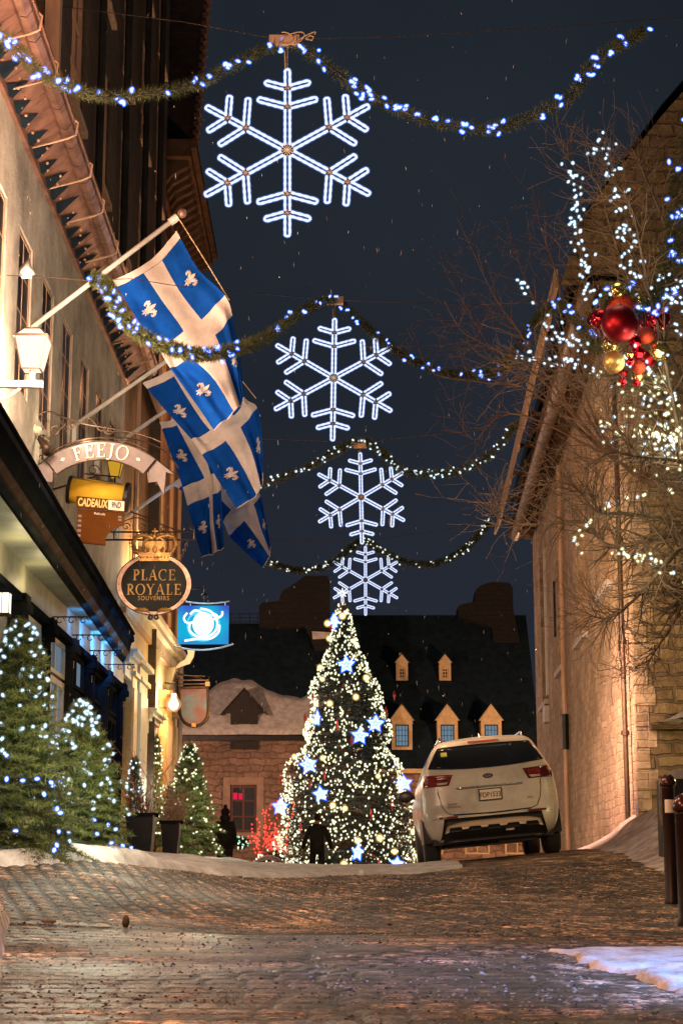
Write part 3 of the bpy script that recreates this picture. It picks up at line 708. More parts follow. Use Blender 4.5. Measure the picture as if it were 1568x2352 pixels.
wf.build('window_board', MT['white'], S)
qb = MB()
for i in range(30):
    z = -.4 + i * .31; wq = .28 if i % 2 else .17
    qb.box(RW(26) - .012, RW(26) + wq, 25.988, 26.2, z + CZ, z + .29 + CZ)
qb.build('quoin', MT['stoneR'], S)
for s, mt in ((37.4, MT['woodpale']), (26.7, MT['iron_warm'])):
    db = MB(); top = 8.7
    db.tube([PR(s, z, .10) for z in np.linspace(.15, top, 14)] , .052 if s > 30 else .04, 8)
    for z in (.6, 2.0, 3.4, 5.0, 6.6): db.tube([PR(s, z, .10), PR(s, z + .07, .10)], .065, 8)
    if s > 30:
        db.mat(MT['white']); db.tube([PR(s, -.4, .10), PR(s, .28, .10)], .075, 8)
        db.mat(MT['black']); db.tube([PR(s, 2.5, .105), PR(s, 3.25, .105)], .085, 8)
        db.mats.insert(0, mt) if False else None
    db.mats = db.mats or [mt]
    if s > 30:
        db.mats = [MT['white'], MT['black'], mt]; 
        nf = len(db.f); k = nf
        db.m = [0] * nf
        # faces: pipe + collars first
        cnt = 8 * 13 + 2 + 5 * (8 + 2); db.m = [2] * cnt + [0] * 10 + [1] * 10
    db.build('downpipe', None, S)
# eaves: soffit, fascia with broken snow edge, inner gutter
eb = MB().mat(MT['cornice'])
ep = lambda s, z, o=0: Vector((2.28 + .042 * s - o, s, z + CZ)); ei = lambda s, z: Vector((2.62 + .042 * s, s, z + CZ))
eb.hexa([PR(26, 9.0), PR(47.6, 9.0), ei(47.6, 9.0), ei(26, 9.0), PR(26, 9.12), PR(47.6, 9.12), ei(47.6, 9.12), ei(26, 9.12)])
for i in range(40):
    s = 26.2 + i * .54
    if i % 5 == 0: eb.pbox(PR, s, s + .05, .6, 1.0, 9.02, 9.10)
eb.build('eaves', None, S)
gb = MB(); gb.tube([Vector((2.74 + .042 * s, s, 8.84 + CZ)) for s in np.linspace(25.9, 46.5, 20)], .13, 10)
gb.build('gutter', surf('weathered_gutter', (.26, .18, .12), .45, .2, .35, 1.5, .3, 12, stretch=(1, .2, 1)), S, True)
fb = MB(); ss = np.linspace(25.95, 47.7, 120)
for i in range(119):
    a, b = ss[i], ss[i + 1]
    h1 = .22 + .16 * fbm(np.array([a]), np.array([0.]), 3, .8, 3)[0]; h1 = round(h1 * 14) / 14
    taper = min(1, (47.9 - a) / 3.0)
    fb.hexa([ep(a, 9.16 - h1 * taper), ep(b, 9.16 - h1 * taper), ep(b, 9.16 - h1 * taper, .05), ep(a, 9.16 - h1 * taper, .05), ep(a, 9.18), ep(b, 9.18), ep(b, 9.18, .05), ep(a, 9.18, .05)])
fb.build('fascia', MT['woodpale'], S)
rb = MB()
rk = [(2.60, 9.35), (2.72, 10.1), (3.98, 11.9), (7.1, 15.6)]
for (x1, z1), (x2, z2) in zip(rk[:-1], rk[1:]):
    rb.add([V(x1 + .042 * 25.9, 25.9, z1 + CZ), V(x1 + .042 * 47.7, 47.7, z1 + CZ), V(x2 + .042 * 47.7, 47.7, z2 + CZ), V(x2 + .042 * 25.9, 25.9, z2 + CZ)], [(0, 1, 2, 3)])
rb.add([V(8.2, 25.9, 15.6 + CZ), V(9.1, 47.7, 15.6 + CZ), V(15, 47.7, 8.5 + CZ), V(14, 25.9, 8.5 + CZ)], [(0, 1, 2, 3)])
rb.build('roof', MT['slate'], S)
ip = MB(); ip.pbox(PR, 40.3, 40.42, .0, .05, 5.3, 6.6); ip.build('wall_anchor', MT['black'], S)
# ledge with snow on the gable
lb = MB(); lb.box(4.55, 12.5, 25.72, 25.995, 2.02 + CZ, 2.12 + CZ); lb.build('ledge', MT['stoneG'], S)
def ledge_snow(x0, x1, y0, y1, z, name, parent):
    x = np.arange(x0, x1, .03); y = np.linspace(y0, y1, 7)
    X, Y = np.meshgrid(x, y); t = (Y - y0) / (y1 - y0)
    H = z + np.maximum(0, (.05 + .20 * fbm(X, Y, 12, 1.9, 4)) * np.sin(np.pi * np.clip(t * .8 + .15, 0, 1))) * smoothstep(x0, x0 + .5, X) - .01
    v = np.stack([X.ravel(), Y.ravel(), H.ravel()], 1); nx = len(x)
    i = (np.arange(nx - 1)[None, :] + np.arange(6)[:, None] * nx).ravel()
    return npmesh(name, v, np.stack([i, i + 1, i + 1 + nx, i + nx], 1), MT['snow'], parent, smooth=True)
ledge_snow(4.6, 9, 25.66, 26.0, 2.12 + CZ, 'ledge_snow', S)

# ------------------------------------------------------------------ houses across the square
def gable_front(parent, cx, y, z0, w, h, gh, wmat, nx, ny, ww, wh, wz, glass, depth=1.6, over=.12, rmat=None, fm=None, mull=.035):
    """roof dormer: front wall with window, gable, little pitched roof; x-centre, front y, base z (relative)"""
    d = MB().mat(wmat); x0, x1 = cx - w / 2, cx + w / 2; zt = z0 + h
    PF = lambda s, z, o=0: Vector((s, y - o, z + CZ))
    wall_face(d, PF, x0, x1, z0, zt, [(cx - ww / 2, cx + ww / 2, wz, wz + wh)], .12)
    d.add([PF(x0 - over, zt, .0), PF(x1 + over, zt, .0), PF(cx, zt + gh, .0)], [(0, 1, 2)])
    for x in (x0, x1): d.add([V(x, y, z0 + CZ), V(x, y + depth, z0 + CZ), V(x, y + depth, zt + CZ), V(x, y, zt + CZ)], [(0, 1, 2, 3)])
    dm = d.build('dormer', None, parent)
    r = MB()
    for sx in (-1, 1):
        a = cx + sx * (w / 2 + over + .04)
        r.hexa([V(a, y - .1, zt - .06 + CZ), V(cx, y - .1, zt + gh + CZ), V(cx, y + depth * 1.3, zt + gh + CZ), V(a, y + depth * 1.3, zt - .06 + CZ),
                V(a, y - .1, zt + CZ), V(cx, y - .1, zt + gh + .06 + CZ), V(cx, y + depth * 1.3, zt + gh + .06 + CZ), V(a, y + depth * 1.3, zt + CZ)])
    r.build('dormer_roof', rmat or MT['slate'], dm)
    f = MB(); a, b, c, e = cx - ww / 2, cx + ww / 2, wz, wz + wh; fw = .05
    f.pbox(PF, a, a + fw, -.1, -.05, c, e); f.pbox(PF, b - fw, b, -.1, -.05, c, e); f.pbox(PF, a, b, -.1, -.052, c, c + fw); f.pbox(PF, a, b, -.1, -.052, e - fw, e)
    for i in range(1, nx): s = a + (b - a) * i / nx; f.pbox(PF, s - mull / 2, s + mull / 2, -.09, -.056, c, e)
    for j in range(1, ny): z = c + (e - c) * j / ny; f.pbox(PF, a, b, -.088, -.058, z - mull / 2, z + mull / 2)
    f.build('window', fm or wmat, dm)
    g = MB().mat(glass); g.pbox(PF, a, b, -.118, -.1, c, e)
    g.build('pane', None, dm)
    return dm
MT['dormer'] = surf('dormer_ochre_boards', (.62, .45, .26), .7, 0, .15, 6, .1)
MT['curtain'] = emis('lit_blue_curtain', (.16, .25, .33), .9)
MT['panedark'] = surf('unlit_pane', (.02, .025, .035), .2, 0, .1, 5, 0)
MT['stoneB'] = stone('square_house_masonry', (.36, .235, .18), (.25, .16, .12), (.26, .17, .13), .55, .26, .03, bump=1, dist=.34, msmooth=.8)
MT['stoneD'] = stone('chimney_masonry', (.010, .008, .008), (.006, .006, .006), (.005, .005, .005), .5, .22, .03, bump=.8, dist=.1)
def zat(py, Y): return at(784, py, Y).z - CZ
def xat(px, Y): return (px - CX) / F * Y
# right-hand house with the dark steep roof
Y0 = 72.0
H = empty('dark_roof_house', (6.5, Y0, 0), 'long stone house across the square with steep dark roof and five ochre dormers', 'house')
ez = zat(1768, Y0); rz = zat(1413, 77.0); xl, xr = xat(838, Y0) - 2.5, xat(1240, Y0)
mb = MB(); mb.box(xl, xr, Y0, 82, -1.5, ez + CZ); mb.build('wall', MT['stoneB'], H)
rb = MB(); rb.add([V(xl, Y0 - .3, ez + CZ - .05), V(xr, Y0 - .3, ez + CZ - .05), V(xr, 77, rz + CZ), V(xl, 77, rz + CZ), V(xl, 82.3, ez + CZ), V(xr, 82.3, ez + CZ)], [(0, 1, 2, 3), (3, 2, 5, 4), (0, 3, 4), (1, 5, 2)])
rb.build('roof', MT['slate'], H)
eb = MB(); eb.box(xl, xr, Y0 - .38, Y0 - .3, ez + CZ - .16, ez + CZ + .02); eb.build('eaves_board', MT['dormer'], H)
def roofy(z): return Y0 - .3 + (z - ez) / (rz - ez) * 5.3
for px in (922, 1026, 1126):
    Yd = Y0 + .3; z0 = zat(1722, Yd)
    gable_front(H, xat(px, Yd), Yd, z0, xat(47, Yd) - xat(0, Yd), zat(1655, Yd) - z0, zat(1616, Yd) - zat(1655, Yd), MT['dormer'], 4, 4, .56, zat(1664, Yd) - zat(1715, Yd), zat(1715, Yd), MT['curtain'], 2.0, .10, fm=MT['panedark'], mull=.022)
for px in (923, 1022):
    Yd = roofy(zat(1563, 75)) - .15; z0 = zat(1563, Yd)
    gable_front(H, xat(px, Yd), Yd, z0, xat(27, Yd) - xat(0, Yd), zat(1522, Yd) - z0, zat(1502, Yd) - zat(1522, Yd), MT['dormer'], 2, 3, .27, zat(1534, Yd) - zat(1558, Yd), zat(1558, Yd), MT['panedark'], 1.5, .07)
# fire wall with stepped chimney at its right end
def sil(pts, Y): return [at(x, y, Y) for x, y in pts]
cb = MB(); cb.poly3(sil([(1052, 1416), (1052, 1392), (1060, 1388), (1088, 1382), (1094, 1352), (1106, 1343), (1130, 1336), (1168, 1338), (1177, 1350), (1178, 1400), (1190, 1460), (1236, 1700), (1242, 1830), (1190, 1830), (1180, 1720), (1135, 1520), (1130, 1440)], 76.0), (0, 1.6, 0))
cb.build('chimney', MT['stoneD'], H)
pr_ = MB(); pr_.add(sil([(1140, 1450), (1172, 1450), (1226, 1770), (1200, 1770)], 74.5), [(0, 1, 2, 3)])
# wall openings under the eaves
PH = lambda s, z, o=0: Vector((s, Y0 - o, z + CZ))
for px in (985, 1090, 1180):
    x = xat(px, Y0); window(H, PH, x - .5, x + .5, .6, 2.6, .02, 2, 3, MT['dormer'], MT['panedark'], .07, .03)
dr = MB(); dr.pbox(PH, xat(1205, Y0), xat(1218, Y0), .0, .06, -1.0, 1.3); dr.build('door', MT['yellowp'], H)
# left-hand house with the snow-laden lower roof
Y1 = 70.0
L_ = empty('snow_roof_house', (-5, Y1, 0), 'low pinkish stone house across the square with snow on its roof and one dark dormer', 'house')
ez = zat(1691, Y1); rz = zat(1432, 73.5); xl, xr = xat(380, Y1) - 5, xat(830, Y1)
PL1 = lambda s, z, o=0: Vector((s, Y1 - o, z + CZ))
wx0, wx1 = xat(532, Y1), xat(592, Y1); wz0, wz1 = zat(1912, Y1), zat(1803, Y1)
dx0, dx1 = xat(531, Y1), xat(592, Y1)
mb = MB(); wall_face(mb, PL1, xl, xr, -1.6, ez, [(wx0, wx1, wz0, wz1)], .2)
mb.add([V(xr, Y1, -1.6), V(xr, Y1 + 7, -1.6), V(xr, Y1 + 7, ez + CZ), V(xr, Y1, ez + CZ)], [(0, 1, 2, 3)])
mb.build('wall', MT['stoneB'], L_)
sb = MB(); sb.pbox(PL1, wx0 - .28, wx0 - .003, .0, .05, wz0 - .25, wz1 + .3); sb.pbox(PL1, wx1 + .003, wx1 + .28, 0, .05, wz0 - .25, wz1 + .3); sb.pbox(PL1, wx0, wx1, 0, .05, wz1 + .003, wz1 + .3); sb.pbox(PL1, wx0, wx1, 0, .05, wz0 - .25, wz0 - .003)
sb.build('window_surround', surf('dressed_stone', (.36, .24, .19), .8, 0, .2, 4, .3), L_)
MT['redpaint'] = surf('dark_red_paint', (.09, .016, .010), .5, 0, .2, 6, .05)
wn = window(L_, PL1, wx0, wx1, wz0, wz1, -.06, 2, 3, MT['redpaint'], MT['panedark'], .11, .06)
rg = MB(); zr = zat(1836, Y1); rg.pbox(PL1, xat(538, Y1), xat(548, Y1), -.10, -.09, zr, zr + .26); rg.pbox(PL1, xat(551, Y1), xat(560, Y1), -.10, -.09, zr, zr + .24)
rg.build('lit_blind', emis('red_lit_blind', (1, .02, .09), .75), wn)
rb = MB(); rb.add([V(xl, Y1 - .35, ez + CZ), V(xr, Y1 - .35, ez + CZ), V(xr, 73.5, rz + CZ), V(xl, 73.5, rz + CZ), V(xl, 77, ez + CZ), V(xr, 77, ez + CZ)], [(0, 1, 2, 3), (3, 2, 5, 4), (0, 3, 4), (1, 5, 2)])
rb.build('roof', MT['slate'], L_)
eb = MB(); eb.box(xl, xr, Y1 - .42, Y1 - .35, ez + CZ - .20, ez + CZ + .0); eb.build('eaves_board', MT['black'], L_)
# snow slab with a ragged upper edge
top_px = [(380, 1612), (430, 1602), (470, 1590), (505, 1566), (535, 1556), (570, 1560), (610, 1585), (650, 1600), (690, 1602), (720, 1595), (760, 1585), (830, 1580)]
sn = []; fc = []
xs_ = np.linspace(xl, xr, 90); nrow = 14
for j in range(nrow + 1):
    for x in xs_:
        px = x / Y1 * F + CX
        tp = np.interp(px, [a for a, b in top_px], [b for a, b in top_px]) + 8 * (mnoise.noise((x * 2.1, 0, 0)))
        zt = zat(tp, 71.5); t = j / nrow
        zz = ez - .02 + (zt - ez) * t; yy = Y1 - .37 + (zz - ez) / (rz - ez) * 3.85
        th = .16 * min(1, (1 - t) * 8 + .02) * min(1, t * 20 + .6) + .05 * mnoise.noise((x * .9, zz * 1.2, 3))
        sn.append((x, yy - th, zz + CZ + th * .5))
n_ = len(xs_)
for j in range(nrow):
    for i in range(n_ - 1): a = j * n_ + i; fc.append((a, a + 1, a + 1 + n_, a + n_))
npmesh('roof_snow', sn, fc, MT['snow'], L_, smooth=True)
dd = empty
dxc = xat(562, Y1 - .1)
gable_front(L_, dxc, Y1 - .25, zat(1722, Y1), xat(62, Y1) - xat(0, Y1), zat(1640, Y1) - zat(1722, Y1), zat(1584, Y1) - zat(1640, Y1), surf('dark_board_dormer', (.012, .007, .006), .7, 0, .3, 5, .2), 2, 2, .5, .7, zat(1705, Y1), MT['panedark'], 2.6, .34, rmat=surf('dark_dormer_roof', (.020, .012, .011), .8, 0, .3, 5, .2))
# chimney block of the left house
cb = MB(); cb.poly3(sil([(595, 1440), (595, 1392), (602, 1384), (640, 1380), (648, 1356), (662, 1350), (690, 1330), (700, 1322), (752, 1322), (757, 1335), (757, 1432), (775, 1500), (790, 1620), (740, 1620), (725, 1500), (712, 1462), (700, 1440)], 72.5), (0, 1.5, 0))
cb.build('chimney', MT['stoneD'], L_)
cs = MB(); cs.poly3(sil([(716, 1450), (758, 1452), (760, 1466), (718, 1468)], 72.4), (0, .1, 0)); cs.build('ledge_snow', MT['snow'], L_)
rr = MB()
for k in range(3): rr.tube([at(528, 1410 + k * 9, 73.4), at(594, 1410 + k * 9, 73.4)], .02, 4)
for px in (530, 552, 574, 592): rr.tube([at(px, 1408, 73.4), at(px, 1434, 73.4)], .02, 4)
rr.build('roof_rail', MT['black'], L_)
# fence on the square, in front of the left house
fb = MB()
for i in range(13):
    x = xat(505 + i * 9.5, 56); fb.box(x, x + .06, 56, 56.06, -.4, .53)
fb.box(xat(500, 56), xat(625, 56), 55.97, 56.0, .38, .46); fb.box(xat(500, 56), xat(625, 56), 55.97, 56.0, -.1, -.04)
tag(fb.build('fence', MT['redpaint']), 'low dark red picket fence on the square left of the big lit tree', 'fence')
# ------------------------------------------------------------------ parked car seen from behind
CARX, CARY = 2.19, 25.0
roll = R(-5.3)
carz = (Gf(CARX - .85, CARY + .9) + Gf(CARX + .85, CARY + .9)) / 2
car = empty('parked_car', (CARX, CARY, carz), 'cream white minivan parked on the crest with its rear to the camera', 'car', rot=(R(-.5), roll, R(-.6)))
bpy.context.view_layer.update()
paint = surf('cream_car_paint', (.46, .42, .36), .28, 0, .22, 2.2, .0, spec=.5, rvar=.06)
def crv(z, pts): return float(np.interp(z, [p[0] for p in pts], [p[1] for p in pts]))
def smooth_tab(pts):
    z = np.linspace(pts[0][0], pts[-1][0], 160); v = np.interp(z, [p[0] for p in pts], [p[1] for p in pts])
    k = np.hanning(13); k /= k.sum(); v2 = np.convolve(np.pad(v, 6, mode='edge'), k, mode='valid'); return lambda q: float(np.interp(q, z, v2))
HW = smooth_tab([(.28, .80), (.36, .90), (.5, .955), (.75, .992), (.95, .985), (1.15, .955), (1.28, .91), (1.42, .845), (1.6, .755), (1.68, .70), (1.735, .60), (1.775, .40), (1.795, .12)])
YR = smooth_tab([(.28, .16), (.36, .05), (.5, .0), (.68, .01), (.76, .07), (.95, .095), (1.1, .11), (1.22, .15), (1.3, .20), (1.5, .32), (1.62, .40), (1.68, .34), (1.73, .42), (1.78, .85), (1.795, 1.2)])
YF = smooth_tab([(.28, 4.7), (.5, 4.85), (.85, 4.82), (.95, 4.6), (1.05, 4.2), (1.12, 3.9), (1.3, 3.5), (1.5, 3.05), (1.65, 2.7), (1.73, 2.4), (1.78, 2.0), (1.795, 1.6)])
def EX(z): return float(np.interp(z, [.28, .7, 1.2, 1.6, 1.8], [6.0, 6.5, 6.0, 5.0, 3.0]))
def ringpt(z, a):
    n = EX(z); hw = HW(z); y0, y1 = YR(z), YF(z); yc, hy = (y0 + y1) / 2, (y1 - y0) / 2
    c, s_ = math.cos(a), math.sin(a); nx = n * .55
    x = hw * math.copysign(abs(c) ** (2 / n), c); y = yc + hy * math.copysign(abs(s_) ** (2 / (n * 3.2)), s_)
    return x, y
def rear_y(x, z):
    n = EX(z); hw = HW(z); y0, y1 = YR(z), YF(z); yc, hy = (y0 + y1) / 2, (y1 - y0) / 2
    c = min(1, abs(x / hw) ** (n / 2)); s_ = math.sqrt(max(0, 1 - c * c)); return yc - hy * s_ ** (2 / (n * 3.2))
zs = [.28, .31, .36, .44, .52, .60, .68, .72, .76, .82, .9, .98, 1.06, 1.14, 1.2, 1.26, 1.32, 1.38, 1.46, 1.54, 1.6, 1.64, 1.68, 1.71, 1.735, 1.76, 1.78, 1.795]
vs = []; K = 96
for z in zs:
    for j in range(K):
        t = 2 * math.pi * (j + .5) / K
        x, y = ringpt(z, t); vs.append((x, y, z))
fs = []
for i in range(len(zs) - 1):
    for j in range(K): fs.append((i * K + j, i * K + (j + 1) % K, (i + 1) * K + (j + 1) % K, (i + 1) * K + j))
fs.append(tuple(range(K))[::-1]); fs.append(tuple((len(zs) - 1) * K + j for j in range(K)))
def local(o, p=None):
    o.parent = p or car; return o
def lbuild(mb, name, mat, parent=None, smooth=None, label=None):
    o = mb.build(name, mat, None, smooth, label); o.parent = parent or car; return o
b = MB(); b.smooth = True; b.add(vs, fs); body = lbuild(b, 'body', paint)
def patch(name, f, mat, nu=16, nv=8, off=.006, th=0, parent=None, smooth=True, label=None):
    """panel that follows the rear skin; f(u, v) -> (x, z)"""
    mb = MB(); vv = []
    for j in range(nv + 1):
        for i in range(nu + 1):
            x, z = f(i / nu, j / nv); vv.append((x, rear_y(x, z) - off, z))
    ff = [(j * (nu + 1) + i, j * (nu + 1) + i + 1, (j + 1) * (nu + 1) + i + 1, (j + 1) * (nu + 1) + i) for j in range(nv) for i in range(nu)]
    # rim going back into the body
    rim = [i for i in range(nu + 1)] + [(j) * (nu + 1) + nu for j in range(1, nv + 1)] + [nv * (nu + 1) + i for i in range(nu - 1, -1, -1)] + [j * (nu + 1) for j in range(nv - 1, 0, -1)]
    base = len(vv); vv += [(vv[i][0], vv[i][1] + off + .01, vv[i][2]) for i in rim]; m_ = len(rim)
    ff += [(rim[k], rim[(k + 1) % m_], base + (k + 1) % m_, base + k) for k in range(m_)]
    mb.add(vv, ff); return lbuild(mb, name, mat, parent, smooth, label)
def lerp(a, b, t): return a + (b - a) * t
# rear window: top wider than hood of the spoiler, bottom edge dips to the middle
def rw(u, v):
    s = 2 * u - 1; zt = 1.645 - .012 * s * s; zb = 1.285 + .055 * abs(s) ** 2.2
    z = lerp(zb, zt, v); hw = HW(z) * lerp(.965, .93, v); return s * hw * (1 - .02 * abs(s)), z
patch('rear_window', rw, surf('tinted_glass', (.010, .012, .016), .07, 0, .05, 2, 0, spec=.6, rvar=.02), 28, 8, .008)
def strip(z0, z1, x0, x1): return lambda u, v: (lerp(x0, x1, u), lerp(z0, z1, v))
patch('brake_light', strip(1.668, 1.69, -.22, .22), surf('red_lens', (.38, .03, .02), .25, 0, .1, 5, 0), 10, 1, .012)
st = patch('window_sticker', strip(1.50, 1.565, -.63, -.54), surf('yellow_sticker', (.55, .52, .10), .5, 0, .1, 5, 0), 3, 2, .012)
redl = surf('tail_red', (.17, .013, .010), .15, 0, .3, 6, 0, spec=.8); clearl = surf('tail_clear', (.40, .30, .26), .2, 0, .2, 9, 0, spec=.8)
redd = surf('tail_dark_red', (.07, .008, .008), .15, 0, .3, 6, 0, spec=.8)
for s in (-1, 1):
    tl = patch('taillight', lambda u, v, s=s: (s * lerp(.50 + .03 * v * 0 + (1 - v) * .07, .925 + .0 * v, u), lerp(1.075 + .0 * u, 1.225 + .025 * u, v)), redd if s > 0 else redl, 12, 4, .010)
    patch('lens', lambda u, v, s=s: (s * lerp(.575 + (1 - v) * .03, .74, u), lerp(1.09, 1.125, v)), clearl, 6, 1, .016, parent=tl)
    patch('lens', lambda u, v, s=s: (s * lerp(.545 + (1 - v) * .04, .745, u), lerp(1.135, 1.205, v)), redl, 6, 2, .014, parent=tl)
    patch('reflector', strip(.612, .638, s * .50, s * .76), redl, 6, 1, .026)
chrome = surf('chrome', (.75, .72, .68), .15, 1, .05, 5, 0)
mb = MB()
for i in range(13):
    x = lerp(-.46, .46, i / 12)
mb.tube([(lerp(-.47, .47, i / 12), rear_y(lerp(-.47, .47, i / 12), 1.02) - .016, 1.02 + .0 * i) for i in range(13)], .013, 6); lbuild(mb, 'chrome_strip', chrome, smooth=True)
# seams
def seam(pts, r=.0055, name='seam'):
    mb = MB(); mb.tube([(x, rear_y(x, z) - .001, z) for x, z in pts], r, 5); lbuild(mb, name, MT['black'], smooth=True)
seam([(-.735, 1.06), (-.73, .95), (-.70, .80), (-.64, .69), (-.56, .66), (0, .645), (.56, .66), (.64, .69), (.70, .80), (.73, .95), (.735, 1.06)], name='tailgate_seam')
seam([(-.735, 1.0), (-.4, 1.005), (0, 1.01), (.4, 1.005), (.735, 1.0)], .003, 'tailgate_crease')
seam([(-.55, .655), (0, .64), (.55, .655)], .011, 'tailgate_gap')
seam([(-.965, .60), (-.85, .605), (-.78, .615)], .003, 'bumper_seam'); seam([(.965, .60), (.85, .605), (.78, .615)], .003, 'bumper_seam')
# lower valance, skid plate
def val(u, v):
    s = 2 * u - 1; z = lerp(.28, .605, v); hw = lerp(.79, .69, v ** .6); return s * hw, z
patch('rear_valance', val, MT['black'], 24, 6, .020)
def skid(u, v): s = 2 * u - 1; return s * lerp(.70, .66, v), lerp(.45, .555, v) - .05 * abs(s) ** 4
patch('skid_plate', skid, surf('skid_metal', (.55, .44, .32), .35, .3, .1, 4, 0), 24, 3, .034)
for i in range(5):
    c = -.54 + .27 * i
    patch('skid_slot', lambda u, v, c=c: (c + (u - .5) * .20 * (1 - .25 * v), lerp(.415, .478, v ** .6)), MT['black'], 6, 4, .045)
patch('tow_tab', strip(.375, .405, .16, .28), surf('tow_grey', (.45, .38, .3), .5), 2, 1, .05)
# number plate
mb = MB(); yp = rear_y(0, .9) - .03
mb.box(-.165, .165, yp - .006, yp + .03, .815, .985); pl = lbuild(mb, 'number_plate', MT['black'])
mb = MB(); mb.box(-.150, .150, yp - .011, yp - .0065, .830, .970); lbuild(mb, 'plate_face', surf('plate_white', (.62, .52, .42), .5, 0, .1, 8, 0), pl)
def text_mb(mb, txt, size, M, ext=.002, off=0, xs=1, align='CENTER', bold=0, sp=1):
    cu = bpy.data.curves.new('t', 'FONT'); cu.body = txt; cu.size = size; cu.extrude = ext; cu.align_x = align; cu.align_y = 'CENTER'; cu.offset = bold; cu.space_character = sp
    o = bpy.data.objects.new('t', cu); COL.objects.link(o)
    me = bpy.data.meshes.new_from_object(o.evaluated_get(bpy.context.evaluated_depsgraph_get()))
    mb.add([M @ Vector((v.co.x * xs, v.co.y, v.co.z)) for v in me.vertices], [tuple(p.vertices) for p in me.polygons])
    bpy.data.objects.remove(o); bpy.data.meshes.remove(me); bpy.data.curves.remove(cu)
def XZ(x, y, z, roty=0): return Matrix.Translation((x, y, z)) @ Matrix.Rotation(roty, 4, 'Y') @ Matrix.Rotation(R(90), 4, 'X')
mb = MB(); text_mb(mb, 'FDP1533', .098, XZ(0, yp - .0125, .893), .001, 0, .82, bold=.0015); lbuild(mb, 'plate_text', MT['black'], pl)
# badge
mb = MB(); yb = rear_y(0, 1.165) - .012
mb.add([(.072 * math.cos(t), yb, 1.165 + .036 * math.sin(t)) for t in np.linspace(0, 2 * math.pi, 25)[:-1]] + [(.072 * math.cos(t), yb + .03, 1.165 + .036 * math.sin(t)) for t in np.linspace(0, 2 * math.pi, 25)[:-1]],
       [tuple(range(24))] + [(i, (i + 1) % 24, 24 + (i + 1) % 24, 24 + i) for i in range(24)])
bd = lbuild(mb, 'badge', MT['black'])
mb = MB(); text_mb(mb, 'KIA', .05, XZ(0, yb - .002, 1.165), .001, 0, 1.15, bold=.0012); lbuild(mb, 'badge_letters', chrome, bd)
mb = MB(); x0 = -.55
text_mb(mb, 'Grand', .055, XZ(x0, rear_y(x0, .80) - .009, .81), .001, 0, 1.0); text_mb(mb, 'SEDONA', .036, XZ(x0 + .02, rear_y(x0, .76) - .009, .765), .001, 0, 1.35)
text_mb(mb, 'SXL', .036, XZ(.56, rear_y(.56, .8) - .009, .81), .001, 0, 1.5); lbuild(mb, 'lettering', MT['iron_warm'])
# side glass, roof rails, fin, mirrors, wheels, underbody
for s in (-1, 1):
    mb = MB(); vv = []; nn = 18
    for j, z in enumerate(np.linspace(1.22, 1.60, 6)):
        for i in range(nn + 1):
            y = lerp(YR(z) + .42, YF(z) - .45, i / nn); x = s * (HW(z) + .001)
            n = EX(z); yc, hy = (YR(z) + YF(z)) / 2, (YF(z) - YR(z)) / 2
            vv.append((x * .999 + s * .004, y, z))
    mb.add(vv, [(j * (nn + 1) + i, j * (nn + 1) + i + 1, (j + 1) * (nn + 1) + i + 1, (j + 1) * (nn + 1) + i) for j in range(5) for i in range(nn)])
    lbuild(mb, 'side_window', MT['glass'], smooth=True)
    mb = MB(); mb.tube([(s * .60, .75, 1.745), (s * .60, .85, 1.80), (s * .60, 2.3, 1.815), (s * .60, 2.45, 1.77)], .018, 6); lbuild(mb, 'roof_rail', chrome, smooth=True)
    mb = MB(); mb.smooth = True; mb.sphere((s * 1.10, 3.3, 1.12), .11, 12, 8, (1.15, .55, .85)); mb.tube([(s * .93, 3.35, 1.10), (s * 1.05, 3.32, 1.10)], .035, 6); lbuild(mb, 'wing_mirror', MT['black'])
for (x, y) in ((-.87, .92), (.87, .92), (-.87, 3.95), (.87, 3.95)):
    mb = MB(); mb.smooth = True
    mb.lathe([(.20, -.118), (.31, -.118), (.345, -.09), (.352, -.05), (.352, .05), (.345, .09), (.31, .118), (.20, .118)], 36, (x, y, .352), 'X'); wh = lbuild(mb, 'wheel', surf('tyre_rubber', (.014, .014, .015), .85, 0, .2, 9, .3))
    mb = MB(); mb.lathe([(.05, -.09), (.20, -.10), (.205, 0), (.20, .10), (.05, .09)], 18, (x, y, .352), 'X'); lbuild(mb, 'rim', chrome, wh)
mb = MB(); mb.box(-.86, .86, .25, 4.6, .26, .34); mb.box(-.72, .72, .88, .98, .24, .32); mb.box(.1, .6, .3, .75, .215, .3); lbuild(mb, 'underbody', MT['black'])
for (x, y) in ((-.87, .92), (.87, .92)):
    mb = MB(); mb.box(x - .12, x + .12, y - .5, y + .5, .30, .62); lbuild(mb, 'wheel_arch', MT['black'])
mb = MB(); mb.add([(-.02, .95, 1.775), (.02, .95, 1.775), (.012, 1.12, 1.775), (-.012, 1.12, 1.775), (0, 1.10, 1.86)], [(0, 1, 4), (1, 2, 4), (2, 3, 4), (3, 0, 4)]); lbuild(mb, 'roof_fin', paint)

